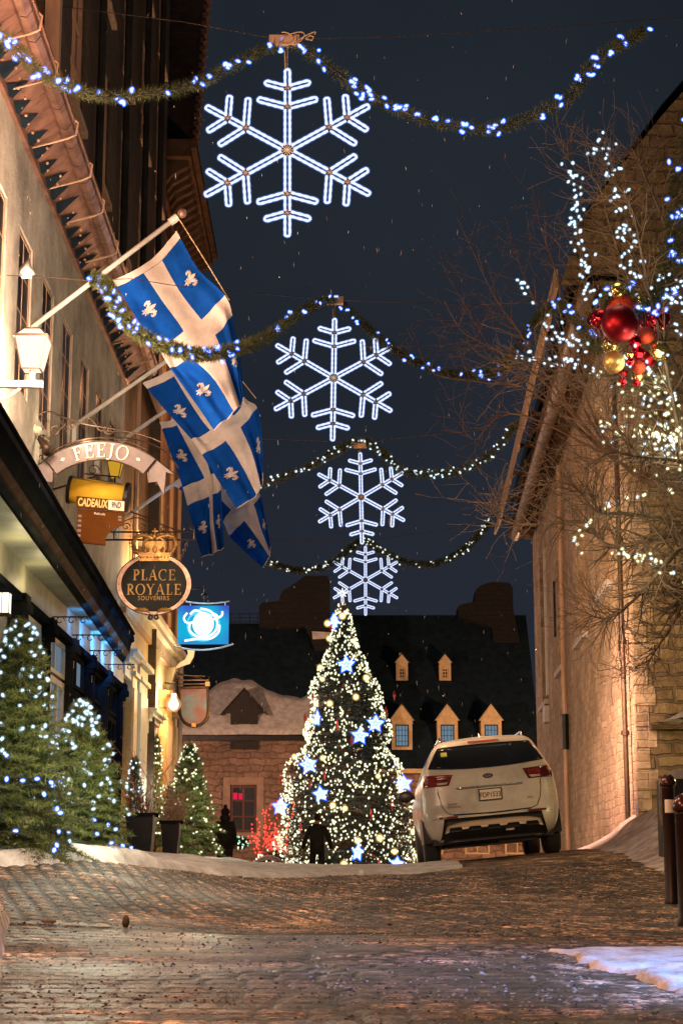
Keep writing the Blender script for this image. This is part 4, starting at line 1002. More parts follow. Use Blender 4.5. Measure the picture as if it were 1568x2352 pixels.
# ------------------------------------------------------------------ people
MT['coat'] = surf('dark_winter_coat', (.020, .021, .024), .85, 0, .3, 8, .4, 30)
MT['trousers'] = surf('dark_trousers', (.014, .015, .019), .85, 0, .3, 8, .3, 30)
MT['skin'] = surf('skin', (.42, .25, .18), .6, 0, .1, 8, .05)
MT['hair'] = surf('dark_hair', (.02, .015, .012), .7, 0, .3, 40, .3)
MT['wool'] = surf('dark_wool', (.025, .022, .026), .9, 0, .3, 30, .6, 60)
def skinned(name, pts, edges, radii, mat, parent, root=0, sub=2):
    me = bpy.data.meshes.new(name); me.from_pydata([tuple(p) for p in pts], edges, []); ob = bpy.data.objects.new(name, me); COL.objects.link(ob)
    md = ob.modifiers.new('s', 'SKIN'); sv = me.skin_vertices[0].data
    for i, r in enumerate(radii): sv[i].radius = r if hasattr(r, '__len__') else (r, r)
    sv[root].use_root = True
    ob.modifiers.new('u', 'SUBSURF').levels = sub
    for m_ in ob.modifiers:
        if m_.type == 'SUBSURF': m_.render_levels = sub
    dg = bpy.context.evaluated_depsgraph_get(); dg.update()
    m2 = bpy.data.meshes.new_from_object(ob.evaluated_get(dg)); bpy.data.objects.remove(ob); bpy.data.meshes.remove(me)
    m2.name = name; m2.materials.clear(); m2.materials.append(mat); m2.polygons.foreach_set('use_smooth', [True] * len(m2.polygons))
    o = bpy.data.objects.new(name, m2); COL.objects.link(o); o.parent = parent; return o
def hand(parent, w, d, s):
    """palm with five bent fingers; w wrist, d arm direction"""
    w = Vector(w); d = Vector(d).normalized(); side = Vector((0, 1, 0)); side = (side - d * side.dot(d)).normalized(); nrm = d.cross(side)
    pts = [w, w + d * .045, w + d * .085]; ed = [(0, 1), (1, 2)]; rad = [(.024, .030), (.018, .038), (.015, .034)]
    for i in range(4):
        b = w + d * .085 + side * (-.03 + .02 * i); L = [.062, .072, .068, .052][i]; n = len(pts)
        pts += [b + d * .012, b + d * (L * .5) + nrm * s * .008, b + d * (L * .9) + nrm * s * .028]; ed += [(2, n), (n, n + 1), (n + 1, n + 2)]; rad += [(.0095,) * 2, (.009,) * 2, (.008,) * 2]
    n = len(pts); t = w + d * .03
    pts += [t + side * .036, t + side * .058 + d * .02, t + side * .064 + d * .045]; ed += [(1, n), (n, n + 1), (n + 1, n + 2)]; rad += [(.011,) * 2, (.010,) * 2, (.008,) * 2]
    return pts, ed, rad
def person(loc, rz, label, h=1.76, coat_hem=.86, armout=.14, hat=True, stride=.10, wide=1.0):
    p = empty('person', loc, label, 'person', None, (0, 0, rz)); k = h / 1.76
    J = dict(pel=(0, 0, .95), sp=(0, .0, 1.12), ch=(0, .0, 1.32), nk=(0, .0, 1.48), n2=(0, -.01, 1.54), hb=(0, -.012, 1.60), hc=(0, -.015, 1.67), ht=(0, -.01, 1.735),
             hl=(-.10, 0, .92), kl=(-.12, stride * .5, .50), al=(-.125, stride, .10), tl=(-.14, stride - .15, .035), hr=(.10, 0, .92), kr=(.12, -stride * .9, .51), ar=(.125, -stride * .8, .10), tr=(.14, -stride * .8 - .15, .035),
             sl=(-.19, 0, 1.42), el=(-.19 - armout * .75, .03, 1.13), wl=(-.21 - armout, -.04, .89), sr=(.19, 0, 1.42), er=(.19 + armout * .75, .03, 1.13), wr=(.21 + armout, -.03, .89))
    names = list(J); idx = {n: i for i, n in enumerate(names)}
    rad = dict(pel=(.155, .12), sp=(.15, .11), ch=(.17, .12), nk=(.06, .06), n2=(.055, .058), hb=(.062, .072), hc=(.078, .092), ht=(.055, .065), hl=(.09, .09), kl=(.06, .06), al=(.042, .045), tl=(.038, .035), hr=(.09, .09), kr=(.06, .06), ar=(.042, .045), tr=(.038, .035),
               sl=(.062, .062), el=(.043, .043), wl=(.028, .03), sr=(.062, .062), er=(.043, .043), wr=(.028, .03))
    ed = [('pel', 'sp'), ('sp', 'ch'), ('ch', 'nk'), ('nk', 'n2'), ('n2', 'hb'), ('hb', 'hc'), ('hc', 'ht'), ('pel', 'hl'), ('hl', 'kl'), ('kl', 'al'), ('al', 'tl'), ('pel', 'hr'), ('hr', 'kr'), ('kr', 'ar'), ('ar', 'tr'), ('ch', 'sl'), ('sl', 'el'), ('el', 'wl'), ('ch', 'sr'), ('sr', 'er'), ('er', 'wr')]
    pts = [Vector(J[n]) * k for n in names]; rr = [tuple(q * k for q in rad[n]) for n in names]; ee = [(idx[a], idx[b]) for a, b in ed]
    for s, a, b in ((-1, 'el', 'wl'), (1, 'er', 'wr')):
        hp, he, hr = hand(None, pts[idx[b]], pts[idx[b]] - pts[idx[a]], -s); n = len(pts)
        pts += hp[1:]; rr += hr[1:]; mp = {0: idx[b]}
        for i in range(1, len(hp)): mp[i] = n + i - 1
        ee += [(mp[x], mp[y]) for x, y in he]
    skinned('body', pts, ee, rr, MT['skin'], p)
    # face: nose, brow, ears (turned away from the camera)
    f = MB(); f.smooth = True
    f.sphere((0, -.115 * k, 1.655 * k), .014, 8, 6, (.8, 1.2, 1.4)); f.sphere((-.084 * k, -.01, 1.66 * k), .022, 8, 6, (.35, .8, 1.3)); f.sphere((.084 * k, -.01, 1.66 * k), .022, 8, 6, (.35, .8, 1.3))
    o = f.build('face_features', MT['skin'], None); o.parent = p
    e = MB()
    for s in (-1, 1): e.sphere((s * .032, -.098 * k, 1.672 * k), .011, 8, 6)
    o = e.build('eye', MT['white'], None); o.parent = p
    # trousers
    nn = ['pel', 'hl', 'kl', 'al', 'hr', 'kr', 'ar']; q = {n: i for i, n in enumerate(nn)}
    skinned('trousers', [Vector(J[n]) * k for n in nn], [(q[a], q[b]) for a, b in [('pel', 'hl'), ('hl', 'kl'), ('kl', 'al'), ('pel', 'hr'), ('hr', 'kr'), ('kr', 'ar')]],
            [(.165, .135), (.105, .105), (.082, .085), (.075, .08), (.105, .105), (.082, .085), (.075, .08)], MT['trousers'], p)
    b = MB(); b.smooth = True
    for a_, t_ in (('al', 'tl'), ('ar', 'tr')):
        x, y, z = [c * k for c in J[a_]]; b.sphere((x, y - .05, .045), .075, 10, 7, (.75, 1.75, .6)); b.tube([(x, y, .05), (x, y, .20)], .062, 8)
    o = b.build('boots', MT['coat'], None); o.parent = p
    # coat with sleeves
    nn = ['ch', 'sp', 'pel', 'sl', 'el', 'wl', 'sr', 'er', 'wr', 'nk']; q = {n: i for i, n in enumerate(nn)}
    cp = [Vector(J[n]) * k for n in nn] + [Vector((0, 0, coat_hem)) * k]
    for n in ('wl', 'wr'): cp[q[n]] = cp[q[n]] + Vector((0, 0, .02))
    skinned('coat', cp, [(0, 1), (1, 2), (2, 10), (0, 3), (3, 4), (4, 5), (0, 6), (6, 7), (7, 8), (0, 9)],
            [(.205 * wide, .15), (.20 * wide, .15), (.215 * wide, .165), (.09, .09), (.07, .07), (.055, .058), (.09, .09), (.07, .07), (.055, .058), (.085, .085), (.225 * wide, .175)], MT['coat'], p)
    if hat:
        b = MB(); b.smooth = True; b.sphere((0, -.008, 1.715 * k), .108, 16, 10, (1, 1.08, .95)); b.sphere((0, 0, 1.845 * k), .048, 10, 7)
        o = b.build('bobble_hat', MT['wool'], None); o.parent = p
        b = MB(); b.smooth = True; b.sphere((0, .02, 1.56 * k), .125, 14, 8, (1.05, .9, .9)); o = b.build('hood', MT['coat'], None); o.parent = p
    else:
        b = MB(); b.smooth = True; b.sphere((0, .006, 1.70 * k), .100, 16, 10, (1, 1.08, 1.0)); o = b.build('hair', MT['hair'], None); o.parent = p
        b = MB(); b.smooth = True; b.tube([(.09 * math.cos(t), .09 * math.sin(t), 1.50 * k) for t in np.linspace(0, 2 * math.pi, 14)[:-1]], .04, 8, closed=True); o = b.build('collar', MT['coat'], None); o.parent = p
    return p
q = at(728, 1990, 45); person((q.x, 45, Gf(q.x, 45)), R(180), 'person in a short dark jacket walking towards the big lit tree, arms hanging free', 1.80, .88, .15, False, .10, 1.0)
q = at(516, 1990, 42); person((q.x, 42, Gf(q.x, 42)), R(172), 'person in a knee length dark coat and bobble hat standing by the left pavement', 1.72, .55, .05, True, .04, 1.02)
# ------------------------------------------------------------------ bulbs
def bulb_mesh(name, r, el, core, glass, gk=1.75, n=6):  # glass takes the halo material that paints the glow, gk its size
    mb = MB(); mb.smooth = True
    mb.mat(core).sphere((0, 0, 0), r, n, 5, (1, 1, el)); 
    if glass: mb.mat(glass).sphere((0, 0, 0), r * gk, 8, 6, (1, 1, (el + gk - 1) / gk))  # outer shell paints the glow round the bulb
    o = mb.build(name, None); me = o.data; bpy.data.objects.remove(o); return me
def rand_dir(k=1):
    v = Vector((random.gauss(0, 1), random.gauss(0, 1), random.gauss(0, 1) * k)); return v.normalized()
def put_bulbs(parent, items, cap=100, name='bulb'):
    """items: (mesh, position, direction or None). nearest `cap` are parts of their own, the rest one part"""
    items = sorted(items, key=lambda t: (t[1] - Vector(cam.location)).length)
    for me, p, d in items[:cap]:
        o = bpy.data.objects.new(name, me)
        o.location = p
        if d is not None: o.rotation_euler = d.to_track_quat('Z', 'Y').to_euler()
        link(o, parent)
    rest = items[cap:]
    if rest:
        vs = []; fs = []; mi = []; mats = []; base = 0
        cache = {}
        for me, p, d in rest:
            if me.name not in cache:
                for m_ in me.materials:
                    if m_ not in mats: mats.append(m_)
                cache[me.name] = (np.array([v.co for v in me.vertices]), [tuple(q.vertices) for q in me.polygons], [mats.index(me.materials[q.material_index]) for q in me.polygons])
            v, f, m_ = cache[me.name]
            if d is not None:
                Mx = np.array(d.to_track_quat('Z', 'Y').to_matrix()); v = v @ Mx.T
            vs.append(v + np.array(p)); fs += [tuple(i + base for i in q) for q in f]; mi += m_; base += len(v)
        me = bpy.data.meshes.new(name); me.from_pydata(np.concatenate(vs).tolist(), [], fs)
        for m_ in mats: me.materials.append(m_)
        me.polygons.foreach_set('material_index', mi); me.update()
        o = bpy.data.objects.new(name, me); link(o, parent); o['kind'] = 'stuff'
B_near = bulb_mesh('bulb', .0095, 1.7, MT['wb'], MT['wbh'], 1.9)
B_mid = bulb_mesh('bulb', .014, 1.6, MT['wb'], MT['wbh'], 1.7)
B_midp = bulb_mesh('bulb', .014, 1.5, MT['wb'], MT['wbh2'], 1.7)
B_far = bulb_mesh('bulb', .023, 1.3, MT['ww'], MT['wwh'], 1.55)
B_far2 = bulb_mesh('bulb', .027, 1.3, MT['ww'], MT['wwh'], 1.55)
B_treeL = bulb_mesh('bulb', .0135, 1.5, MT['wb'], MT['wbh2'], 1.7)
B_treeLb = bulb_mesh('bulb', .015, 1.5, MT['wb'], MT['wbh'], 1.5)
B_bare = bulb_mesh('bulb', .012, 1.4, MT['wb'], MT['wbh2'], 1.7)
B_barew = bulb_mesh('bulb', .012, 1.4, MT['ww'], MT['wwh'], 1.8)
B_big = bulb_mesh('bulb', .026, 1.05, MT['ww'], MT['wwh'], 1.6)
B_red = bulb_mesh('bulb', .022, 1.2, MT['redb'], MT['redbh'], 1.6)
B_green = bulb_mesh('bulb', .022, 1.2, MT['greenb'], None)

# ------------------------------------------------------------------ needles
def needles(pts, dirs, L, wdt, spread=.9, back=.35):
    """thin two-triangle needles; pts (n,3), dirs (n,3) axis direction"""
    n = len(pts); pts = np.asarray(pts); dirs = np.asarray(dirs)
    rnd = np.random.normal(size=(n, 3)); rnd /= np.linalg.norm(rnd, axis=1)[:, None]
    d = dirs * back + rnd * spread; d /= np.linalg.norm(d, axis=1)[:, None]
    s = np.cross(d, np.random.normal(size=(n, 3))); s /= np.linalg.norm(s, axis=1)[:, None] + 1e-9
    l = L * np.random.uniform(.6, 1.25, n)[:, None]
    a = pts - s * wdt; b = pts + s * wdt; c = pts + d * l
    v = np.stack([a, b, c], 1).reshape(-1, 3); f = np.arange(3 * n).reshape(-1, 3)
    return v, f
def conifer(name, base, h, rad, label, cat='tree', group=None, seed=1, mat=None, nl=.035, nw=.004, dens=1.0, ntier=None, lean=0, pot=None, power=.85, sub=7, droop=.25):
    rs = np.random.RandomState(seed); random.seed(seed)
    t = empty(name, base, label, cat, group)
    tk = MB(); tk.tube([V(base[0], base[1], base[2] + z) for z in np.linspace(-.1, h * .97, 8)], [max(.008, .035 * h / 2 * (1 - z)) for z in np.linspace(0, 1, 8)], 8); tk.build('trunk', MT['bark'], t)
    P = []; D = []; wood = MB(); outer = []
    nb = int((ntier or 16) * 12 * dens)
    for i in range(nb):
        u = (i + rs.rand()) / nb; z = h * (.03 + .93 * u)
        az = i * 2.39996 + rs.uniform(-.3, .3); L = rad * ((1 - u) ** power) * rs.uniform(.72, 1.12) + .03 * h / 2
        rise = .15 + .55 * u
        p0 = np.array([base[0], base[1], base[2] + z]); dh = np.array([math.cos(az), math.sin(az), 0])
        def pos(q): return p0 + dh * L * q + np.array([0, 0, L * (rise * q - droop * 2.2 * q * q * (1 - u) + .12 * q ** 3)])
        pts = [pos(q) for q in np.linspace(0, 1, 6)]
        if L > .12: wood.tube([Vector(p) for p in pts], [.006 * (1 - .8 * q) * (h / 2) ** .5 for q in np.linspace(0, 1, 6)], 4, cap=False)
        for k in range(sub):
            q0 = .22 + .76 * (k + .5) / sub; c = pos(q0); tl = L * .42 * (1.15 - q0) + .04
            for sgn in (-1, 1):
                ax = pos(min(1, q0 + .05)) - pos(q0 - .05); ax /= np.linalg.norm(ax) + 1e-9
                sd = np.cross(ax, [0, 0, 1.]) * sgn; sd /= np.linalg.norm(sd) + 1e-9
                td = ax * .75 + sd * .8 + np.array([0, 0, rs.uniform(-.15, .15)]); td /= np.linalg.norm(td)
                m_ = max(4, int(tl / nl * 9 * dens)); qs = rs.rand(m_)[:, None]
                P.append(c + td * tl * qs); D.append(np.repeat(td[None], m_, 0)); outer.append((c + td * tl * .95, td))
        m_ = max(6, int(L / nl * 10 * dens)); qs = rs.uniform(.12, 1.03, m_)
        P.append(np.array([pos(q) for q in qs])); a_ = pos(1) - pos(.6); a_ /= np.linalg.norm(a_) + 1e-9; D.append(np.repeat(a_[None], m_, 0)); outer.append((pos(1.0), a_))
    m_ = 60; zz = rs.uniform(.9, 1.0, m_) * h; P.append(np.stack([np.full(m_, base[0]), np.full(m_, base[1]), base[2] + zz], 1)); D.append(np.repeat([[0, 0, 1.]], m_, 0))
    v, f = needles(np.concatenate(P), np.concatenate(D), nl, nw)
    if wood.v: wood.build('branches', MT['bark'], t)
    npmesh('foliage', v, f, mat or MT['needle'], t)
    return t, outer
def bright_tree(base, h, rad, label, seed, nb, mesh, lab2, **kw):
    t, outer = conifer('fir_tree', base, h, rad, label, seed=seed, **kw)
    if h > 1.5: lamp('fir_glow', (base[0] + rad * .7, base[1] - rad - .35, base[2] + h * .45), 42, (1, .98, .72), .25)
    st = empty('fairy_lights', base, lab2, 'string lights', 'strings of lights on the small firs')
    c = Vector((base[0], base[1], 0)); cand = []
    for p, d in outer:
        p = Vector(p); d = (p - Vector((base[0], base[1], p.z)))
        if d.length > 1e-3 and p.z > base[2] - .02: cand.append((p, d.normalized()))
    random.seed(seed + 5); random.shuffle(cand); items = []
    front = [q for q in cand if q[1].y < .25]
    for p, d in front[:nb]:
        m_ = mesh if not isinstance(mesh, tuple) else (mesh[0] if p.z - base[2] > h * mesh[2] + random.uniform(-.1, .1) else mesh[1])
        items.append((m_, p + d * .012, rand_dir()))
    for p, d in [q for q in cand if q[1].y >= .25][:nb // 4]: items.append((B_treeL if isinstance(mesh, tuple) else mesh, p + d * .012, rand_dir()))
    wr = MB()
    for k in range(7):
        z = h * (.08 + .13 * k); r = rad * (1 - z / h) * .8
        wr.tube([V(base[0] + r * math.cos(t_), base[1] + r * math.sin(t_), base[2] + z + .05 * math.sin(3 * t_ + k)) for t_ in np.linspace(0, 6.28, 22)[:-1]], .003, 3, closed=True)
    wr.build('cable', MT['wire'], st)
    put_bulbs(st, items)
    return t
q = at(28, 1965, 16.0)
bright_tree((q.x, 16.0, Gf(q.x, 16) + .03), 2.20, .74, 'large full fir wound with blue white bulbs, leftmost on the pavement', 11, 112, (B_treeL, B_treeLb, .42), 'blue white string lights wound round the leftmost large fir', nl=.05, nw=.0035, dens=1.15, sub=8)
q = at(178, 1965, 17.3)
bright_tree((q.x, 17.3, Gf(q.x, 17.3) + .03), 1.56, .60, 'shorter bushy fir crowded with pale bulbs beside the leftmost fir', 12, 150, (B_treeL, B_treeLb, .25), 'pale string lights on the shorter fir beside the leftmost one', nl=.05, nw=.0035, dens=1.1, sub=8)
q = at(432, 1960, 27.5)
bright_tree((q.x, 27.5, Gf(q.x, 27.5) + .10), 1.80, .62, 'slim fir with warm white bulbs beyond the two black planters', 13, 120, bulb_mesh('bulb', .013, 1.3, MT['ww'], MT['wwh'], 1.7), 'warm white string lights on the slim fir beyond the planters', nl=.05, nw=.005, dens=.8)
# two lit firs added in place of reflections in the shop windows
q = PS(30.0, 0, .16); 
bright_tree((q.x + .02, 30.0, Gf(q.x, 30) + .35), 1.9, .17, 'narrow lit fir added as the reflection in the cream shop window', 14, 90, bulb_mesh('bulb', .014, 1.3, MT['ww'], MT['wwh'], 1.6), 'warm white string lights on the added narrow fir at the cream shop window', nl=.05, nw=.005, dens=.5)
q = PS(26.35, 0, .1)
bright_tree((q.x + .12, 26.4, Gf(q.x, 26) + .3), 1.3, .18, 'tiny lit fir added as the reflection in the ochre framed shop window', 15, 50, bulb_mesh('bulb', .013, 1.3, MT['wb'], MT['wbh2'], 1.6), 'pale string lights on the added tiny fir at the ochre framed window', nl=.05, nw=.005, dens=.4)

# ------------------------------------------------------------------ the big Christmas tree
TY = 58.0
qb = at(797, 1990, TY); tb_ = Gf(qb.x, TY); topz = at(787, 1384, TY).z; TH_ = topz - tb_
big = empty('christmas_tree', (qb.x, TY, tb_), 'tall Christmas tree covered in warm lights in the middle of the square', 'Christmas tree')
prof_px = [(1384, 8), (1420, 22), (1465, 33), (1500, 40), (1530, 60), (1560, 78), (1600, 84), (1640, 92), (1670, 98), (1700, 102), (1720, 112), (1745, 128), (1770, 138), (1800, 146), (1850, 158), (1900, 165), (1950, 166), (1990, 160), (2040, 150)]
pz = [at(784, y, TY).z for y, r in prof_px][::-1]; pr2 = [r / F * TY for y, r in prof_px][::-1]
def trad(z): return float(np.interp(z, pz, pr2))
axx = lambda z: float(np.interp(z, [tb_, topz], [at(805, 1990, TY).x, at(786, 1384, TY).x]))
def lob(az, z): return .97 + .05 * math.sin(3 * az + z * 1.3) + .05 * math.sin(5 * az - z * 2.1) + .06 * math.sin(z * 5.2)
rs = np.random.RandomState(3); P = []; D = []; wood = MB()
for i in range(2600):
    z = tb_ + .1 + (topz - tb_ - .1) * (1 - rs.rand() ** .62); az = rs.uniform(0, 2 * math.pi); r = trad(z) * lob(az, z) * rs.uniform(.55, 1.02)
    c = np.array([axx(z) + r * math.cos(az), TY + r * math.sin(az), z - .12 * r]); d = np.array([math.cos(az), math.sin(az), -.15]); d /= np.linalg.norm(d)
    m_ = 26; tl = .42; P.append(c - d * tl * rs.rand(m_)[:, None] + rs.normal(0, .045, (m_, 3))); D.append(np.repeat(d[None], m_, 0))
    if i % 5 == 0: wood.tube([V(axx(z), TY, z + .1), V(*c)], [.03, .008], 4, cap=False)
v, f = needles(np.concatenate(P), np.concatenate(D), .13, .016)
npmesh('foliage', v, f, MT['needle3'], big); wood.build('branches', MT['bark'], big)
tk = MB(); tk.tube([V(axx(z), TY, z) for z in np.linspace(tb_ - .2, topz - .1, 8)], [.16 * (1 - .85 * t) for t in np.linspace(0, 1, 8)], 8); tk.build('trunk', MT['bark'], big)
fl = empty('fairy_lights', (qb.x, TY, tb_), 'dense warm white string lights over the whole big Christmas tree', 'string lights')
items = []; random.seed(4)
holes = [(random.uniform(-2.9, -.3), tb_ + (topz - tb_) * .72 * random.random() ** 1.2, random.uniform(.22, .55)) for _ in range(34)]
def tree_pt(z, az, k=1.0):
    r = trad(z) * lob(az, z) * k; return V(axx(z) + r * math.cos(az), TY + r * math.sin(az), z - .1 * r)
cnt = 0
while cnt < 3700:
    z = tb_ + .25 + (topz - tb_ - .25) * (1 - random.random() ** .60); az = random.uniform(-math.pi, math.pi); p = tree_pt(z, az, random.uniform(.93, 1.03))
    if any((tree_pt(hz, ha) - p).length < hr for ha, hz, hr in holes) and random.random() < .93: continue
    if fbm(np.array([az * 1.3]), np.array([z]), 8, 1.3, 3)[0] < .40 and random.random() < .6: continue
    items.append((B_far if random.random() < .72 else B_far2, p, None)); cnt += 1
put_bulbs(fl, items)
wr = MB(); pts = []
for k in range(420):
    t_ = k / 419; z = tb_ + .3 + (topz - tb_ - .35) * t_; pts.append(tree_pt(z, t_ * 2 * math.pi * 22, .96))
wr.tube(pts, .008, 3); wr.build('cable', MT['wire'], fl)
for (z, k, pw) in ((1.0, .0, 60), (3, 0, 60), (5.5, 0, 40)):
    lamp('tree_glow', (axx(tb_ + z), TY - trad(tb_ + z) - .6, tb_ + z), pw, (1, .95, .7), .5)
# ornaments of the big tree
def on_tree(px, py, extra=.08):
    """point on the camera side of the tree that shows at this place"""
    a = at(px, py, TY); 
    for _ in range(4):
        z = a.z; r = trad(z) ; dx = a.x - axx(z); dx = max(-r * .99, min(r * .99, dx)); y = TY - math.sqrt(max(0, r * r - dx * dx)) - extra; a = at(px, py, y)
    return a
starm = [emis('star_tube_white', (.75, .90, 1), 1.4), halo('star_halo_blue', (.004, .10, .95), .62)]
def star(px, py, R_, label, rz=0, squash=1.0, kind='star'):
    R_ *= .82
    c = on_tree(px, py, .22); g = 'blue lit ornaments on the big tree'
    s = empty('star_light', c, label, 'star light', g, (0, random.uniform(-.2, .2), rz))
    def pts(R0, r0, y=0):
        return [V(squash * rr * math.sin(k * math.pi / 5), y, rr * math.cos(k * math.pi / 5)) for k in range(10) for rr in [R0 if k % 2 == 0 else r0]]
    if kind == 'tree': shp = [V(0, 0, 1.1), V(.4, 0, .4), V(.2, 0, .4), V(.55, 0, -.25), V(.15, 0, -.25), V(.12, 0, -.8), V(-.12, 0, -.8), V(-.15, 0, -.25), V(-.55, 0, -.25), V(-.2, 0, .4), V(-.4, 0, .4)]; shp = [q * R_ for q in shp]
    else: shp = pts(R_, R_ * .42)
    mb = MB(); mb.tube(shp, .046, 6, closed=True); o = mb.build('tube', starm[0]); o.parent = s
    mb = MB(); mb.tube(shp, .095, 8, closed=True); mb.tube([q * .55 for q in shp], .10, 8, closed=True); mb.tube([q * 1.25 for q in shp], .05, 8, closed=True); o = mb.build('star_halo', starm[1]); o.parent = s  # wider tubes paint a blue glow round the star
    mb = MB()
    for k in range(10):
        mb.tube([V(0, 0, 0), shp[k % len(shp)] * .55], .012, 4)
    o = mb.build('inner_strand', starm[0]); o.parent = s
    lamp('star_glow', c + V(.05, -.12, 0), 4, (.05, .30, 1), .2)
    return s
star(795, 1527, .30, 'six rayed blue star light high on the big tree')
star(643, 1853, .27, 'brightest blue star light at the lower left edge of the big tree')
star(708, 1757, .30, 'blue star light upper of the two on the left flank of the big tree')
star(736, 1824, .25, 'small hollow blue star light left of the dark hollow of the big tree')
star(826, 1690, .29, 'left one of the touching pair of blue stars at mid height of the big tree')
star(862, 1662, .29, 'right one of the touching pair of blue stars at mid height of the big tree')
star(928, 1800, .27, 'blue star light at the right edge of the big tree beside the car')
star(821, 1958, .30, 'blue figure light low in the middle of the big tree', squash=.55)
star(911, 1984, .22, 'squat blue light at the foot of the big tree near the car')
star(665, 1620, .0001, 'x') if False else None
star(731, 1640, .28, 'narrow edge on blue star on the upper left of the big tree', squash=.25) if False else star(728, 1650, .28, 'narrow edge on blue star on the left of the upper big tree', squash=.25)
star(768, 1428, .25, 'blue fir shaped light left of the tip of the big tree', kind='tree')
# six-pointed white light that crowns the tree
c = at(786, 1362, TY); s = empty('tree_topper', c, 'orange white glowing star on the very tip of the big tree', 'tree topper')
mb = MB(); 
for k in range(8):
    a = k * math.pi / 4; mb.tube([V(0, 0, 0), V(.17 * math.sin(a), 0, .17 * math.cos(a))], [.04, .015], 6)
o = mb.build('rays', emis('topper_white', (1, .93, .85), 1.3)); o.parent = s
mb = MB(); mb.lathe([(.02, .1), (.09, .05), (.11, -.2), (.16, -.34), (.05, -.36)], 12, (0, 0, -.25)); o = mb.build('holder', MT['copper']); o.parent = s
gm = emis('globe_glow', (1, .90, .55), 1.35); gh = halo('globe_halo', (.62, .38, .06), .35)  # second material paints an amber glow round each globe
gl_me = None
for i, (px, py, lb) in enumerate([(786, 1415, 'globe light nearest the tip of the big tree'), (752, 1432, 'globe light just below the blue fir shape'), (756, 1467, 'globe light at the left edge of the narrow top of the big tree'), (812, 1472, 'globe light right of the narrow top of the big tree'),
        (735, 1533, 'globe light left of the highest blue star'), (740, 1560, 'large bright globe left below the highest blue star'), (841, 1557, 'globe light right below the highest blue star'), (757, 1616, 'large globe light on the upper left part of the big tree'),
        (817, 1601, 'globe light in the middle of the upper big tree'), (716, 1655, 'globe light by the narrow blue star'), (676, 1738, 'globe light on the outer left tier of the big tree'), (741, 1741, 'globe light right of the left flank star'),
        (868, 1783, 'bright globe on the right half above the car height'), (792, 1857, 'amber ringed globe below the dark hollow'), (948, 1909, 'globe light touching the car on the right edge of the big tree'), (821, 1931, 'globe light above the low blue figure light'),
        (906, 1956, 'bright globe low on the right of the big tree'), (643, 1931, 'orange globe at the low left edge by the red twigs'), (764, 1850, 'dim globe below the small hollow star'), (872, 1925, 'dim amber globe low on the right half of the big tree'), (790, 1985, 'dim globe at the foot of the big tree')]):
    c = on_tree(px, py, .18)
    if gl_me is None:
        mb = MB(); mb.smooth = True; mb.mat(gm).sphere((0, 0, 0), .085, 12, 8); mb.mat(gh).sphere((0, 0, 0), .125, 12, 8); mb.mat(MT['copper']); mb.tube([(0, 0, .08), (0, 0, .15)], .02, 6)
        o = mb.build('globe_light', None); gl_me = o.data
    else: o = bpy.data.objects.new('globe_light', gl_me); COL.objects.link(o)
    o.location = c; k = random.uniform(.8, 1.15); o.scale = (k, k, k); tag(o, 'warm ' + lb, 'globe light', 'warm globe lights on the big tree')
rm = surf('red_foil', (.45, .02, .02), .3, .3, .2, 6, 0)
spots = [(760, 1440, 'beside the narrow top'), (905, 1596, 'on the upper right edge'), (886, 1632, 'at the right edge above the star pair'), (808, 1700, 'left of the star pair'), (700, 1650, 'by the globe on the left edge'), (718, 1600, 'below the big bright globe'), (774, 1665, 'in the middle below the globes'), (745, 1780, 'right of the left flank star'), (712, 1800, 'above the small hollow star'), (645, 1790, 'at the outer left edge'), (852, 1870, 'right of the ringed globe'), (870, 1985, 'at the foot on the right'), (690, 1900, 'above the person in the jacket'), (900, 1850, 'on the right flank near the car')]
mer = None
for px, py, lb in spots:
    c = on_tree(px, py, .15)
    if mer is None:
        mb = MB(); mb.lathe([(.004, .16), (.035, .05), (.045, 0), (.03, -.06), (.004, -.20)], 8); o = mb.build('icicle_ornament', rm); mer = o.data
    else: o = bpy.data.objects.new('icicle_ornament', mer); COL.objects.link(o)
    o.location = c; tag(o, 'red drop ornament on the big tree ' + lb, 'ornament', 'red drop ornaments on the big tree')

# red lit twigs, little lit bushes and snow heap left of the big tree
tw = empty('red_lit_shrub', at(620, 2000, 55), 'bare shrub wound with red lights left of the big tree', 'shrub')
mb = MB(); items = []; random.seed(9)
for k in range(26):
    b = at(622 + random.uniform(-26, 34), 2000, 55 + random.uniform(-.4, .4)); tx = b.x + random.uniform(-.45, .35); tz = at(620, random.choice([1850, 1870, 1900, 1915, 1930]), 55).z + random.uniform(-.3, .2)
    pts = [V(b.x + (tx - b.x) * t, b.y, b.z + (tz - b.z) * t) + V(.04 * math.sin(t * 9 + k), 0, 0) for t in np.linspace(0, 1, 14)]
    mb.tube(pts, [.014 * (1 - .7 * t) for t in np.linspace(0, 1, 14)], 4)
    for t in range(2, 14):
        if random.random() < .75: items.append((B_red, pts[t] + V(random.uniform(-.03, .03), -.03, random.uniform(-.04, .04)), None))
mb.build('stems', MT['twigred'], tw)
rl = empty('fairy_lights', at(620, 2000, 55), 'red string lights wound up the bare shrub left of the big tree', 'string lights'); put_bulbs(rl, items)
lamp('red_glow', at(622, 1935, 54.3), 45, (1, .08, .05), .4)
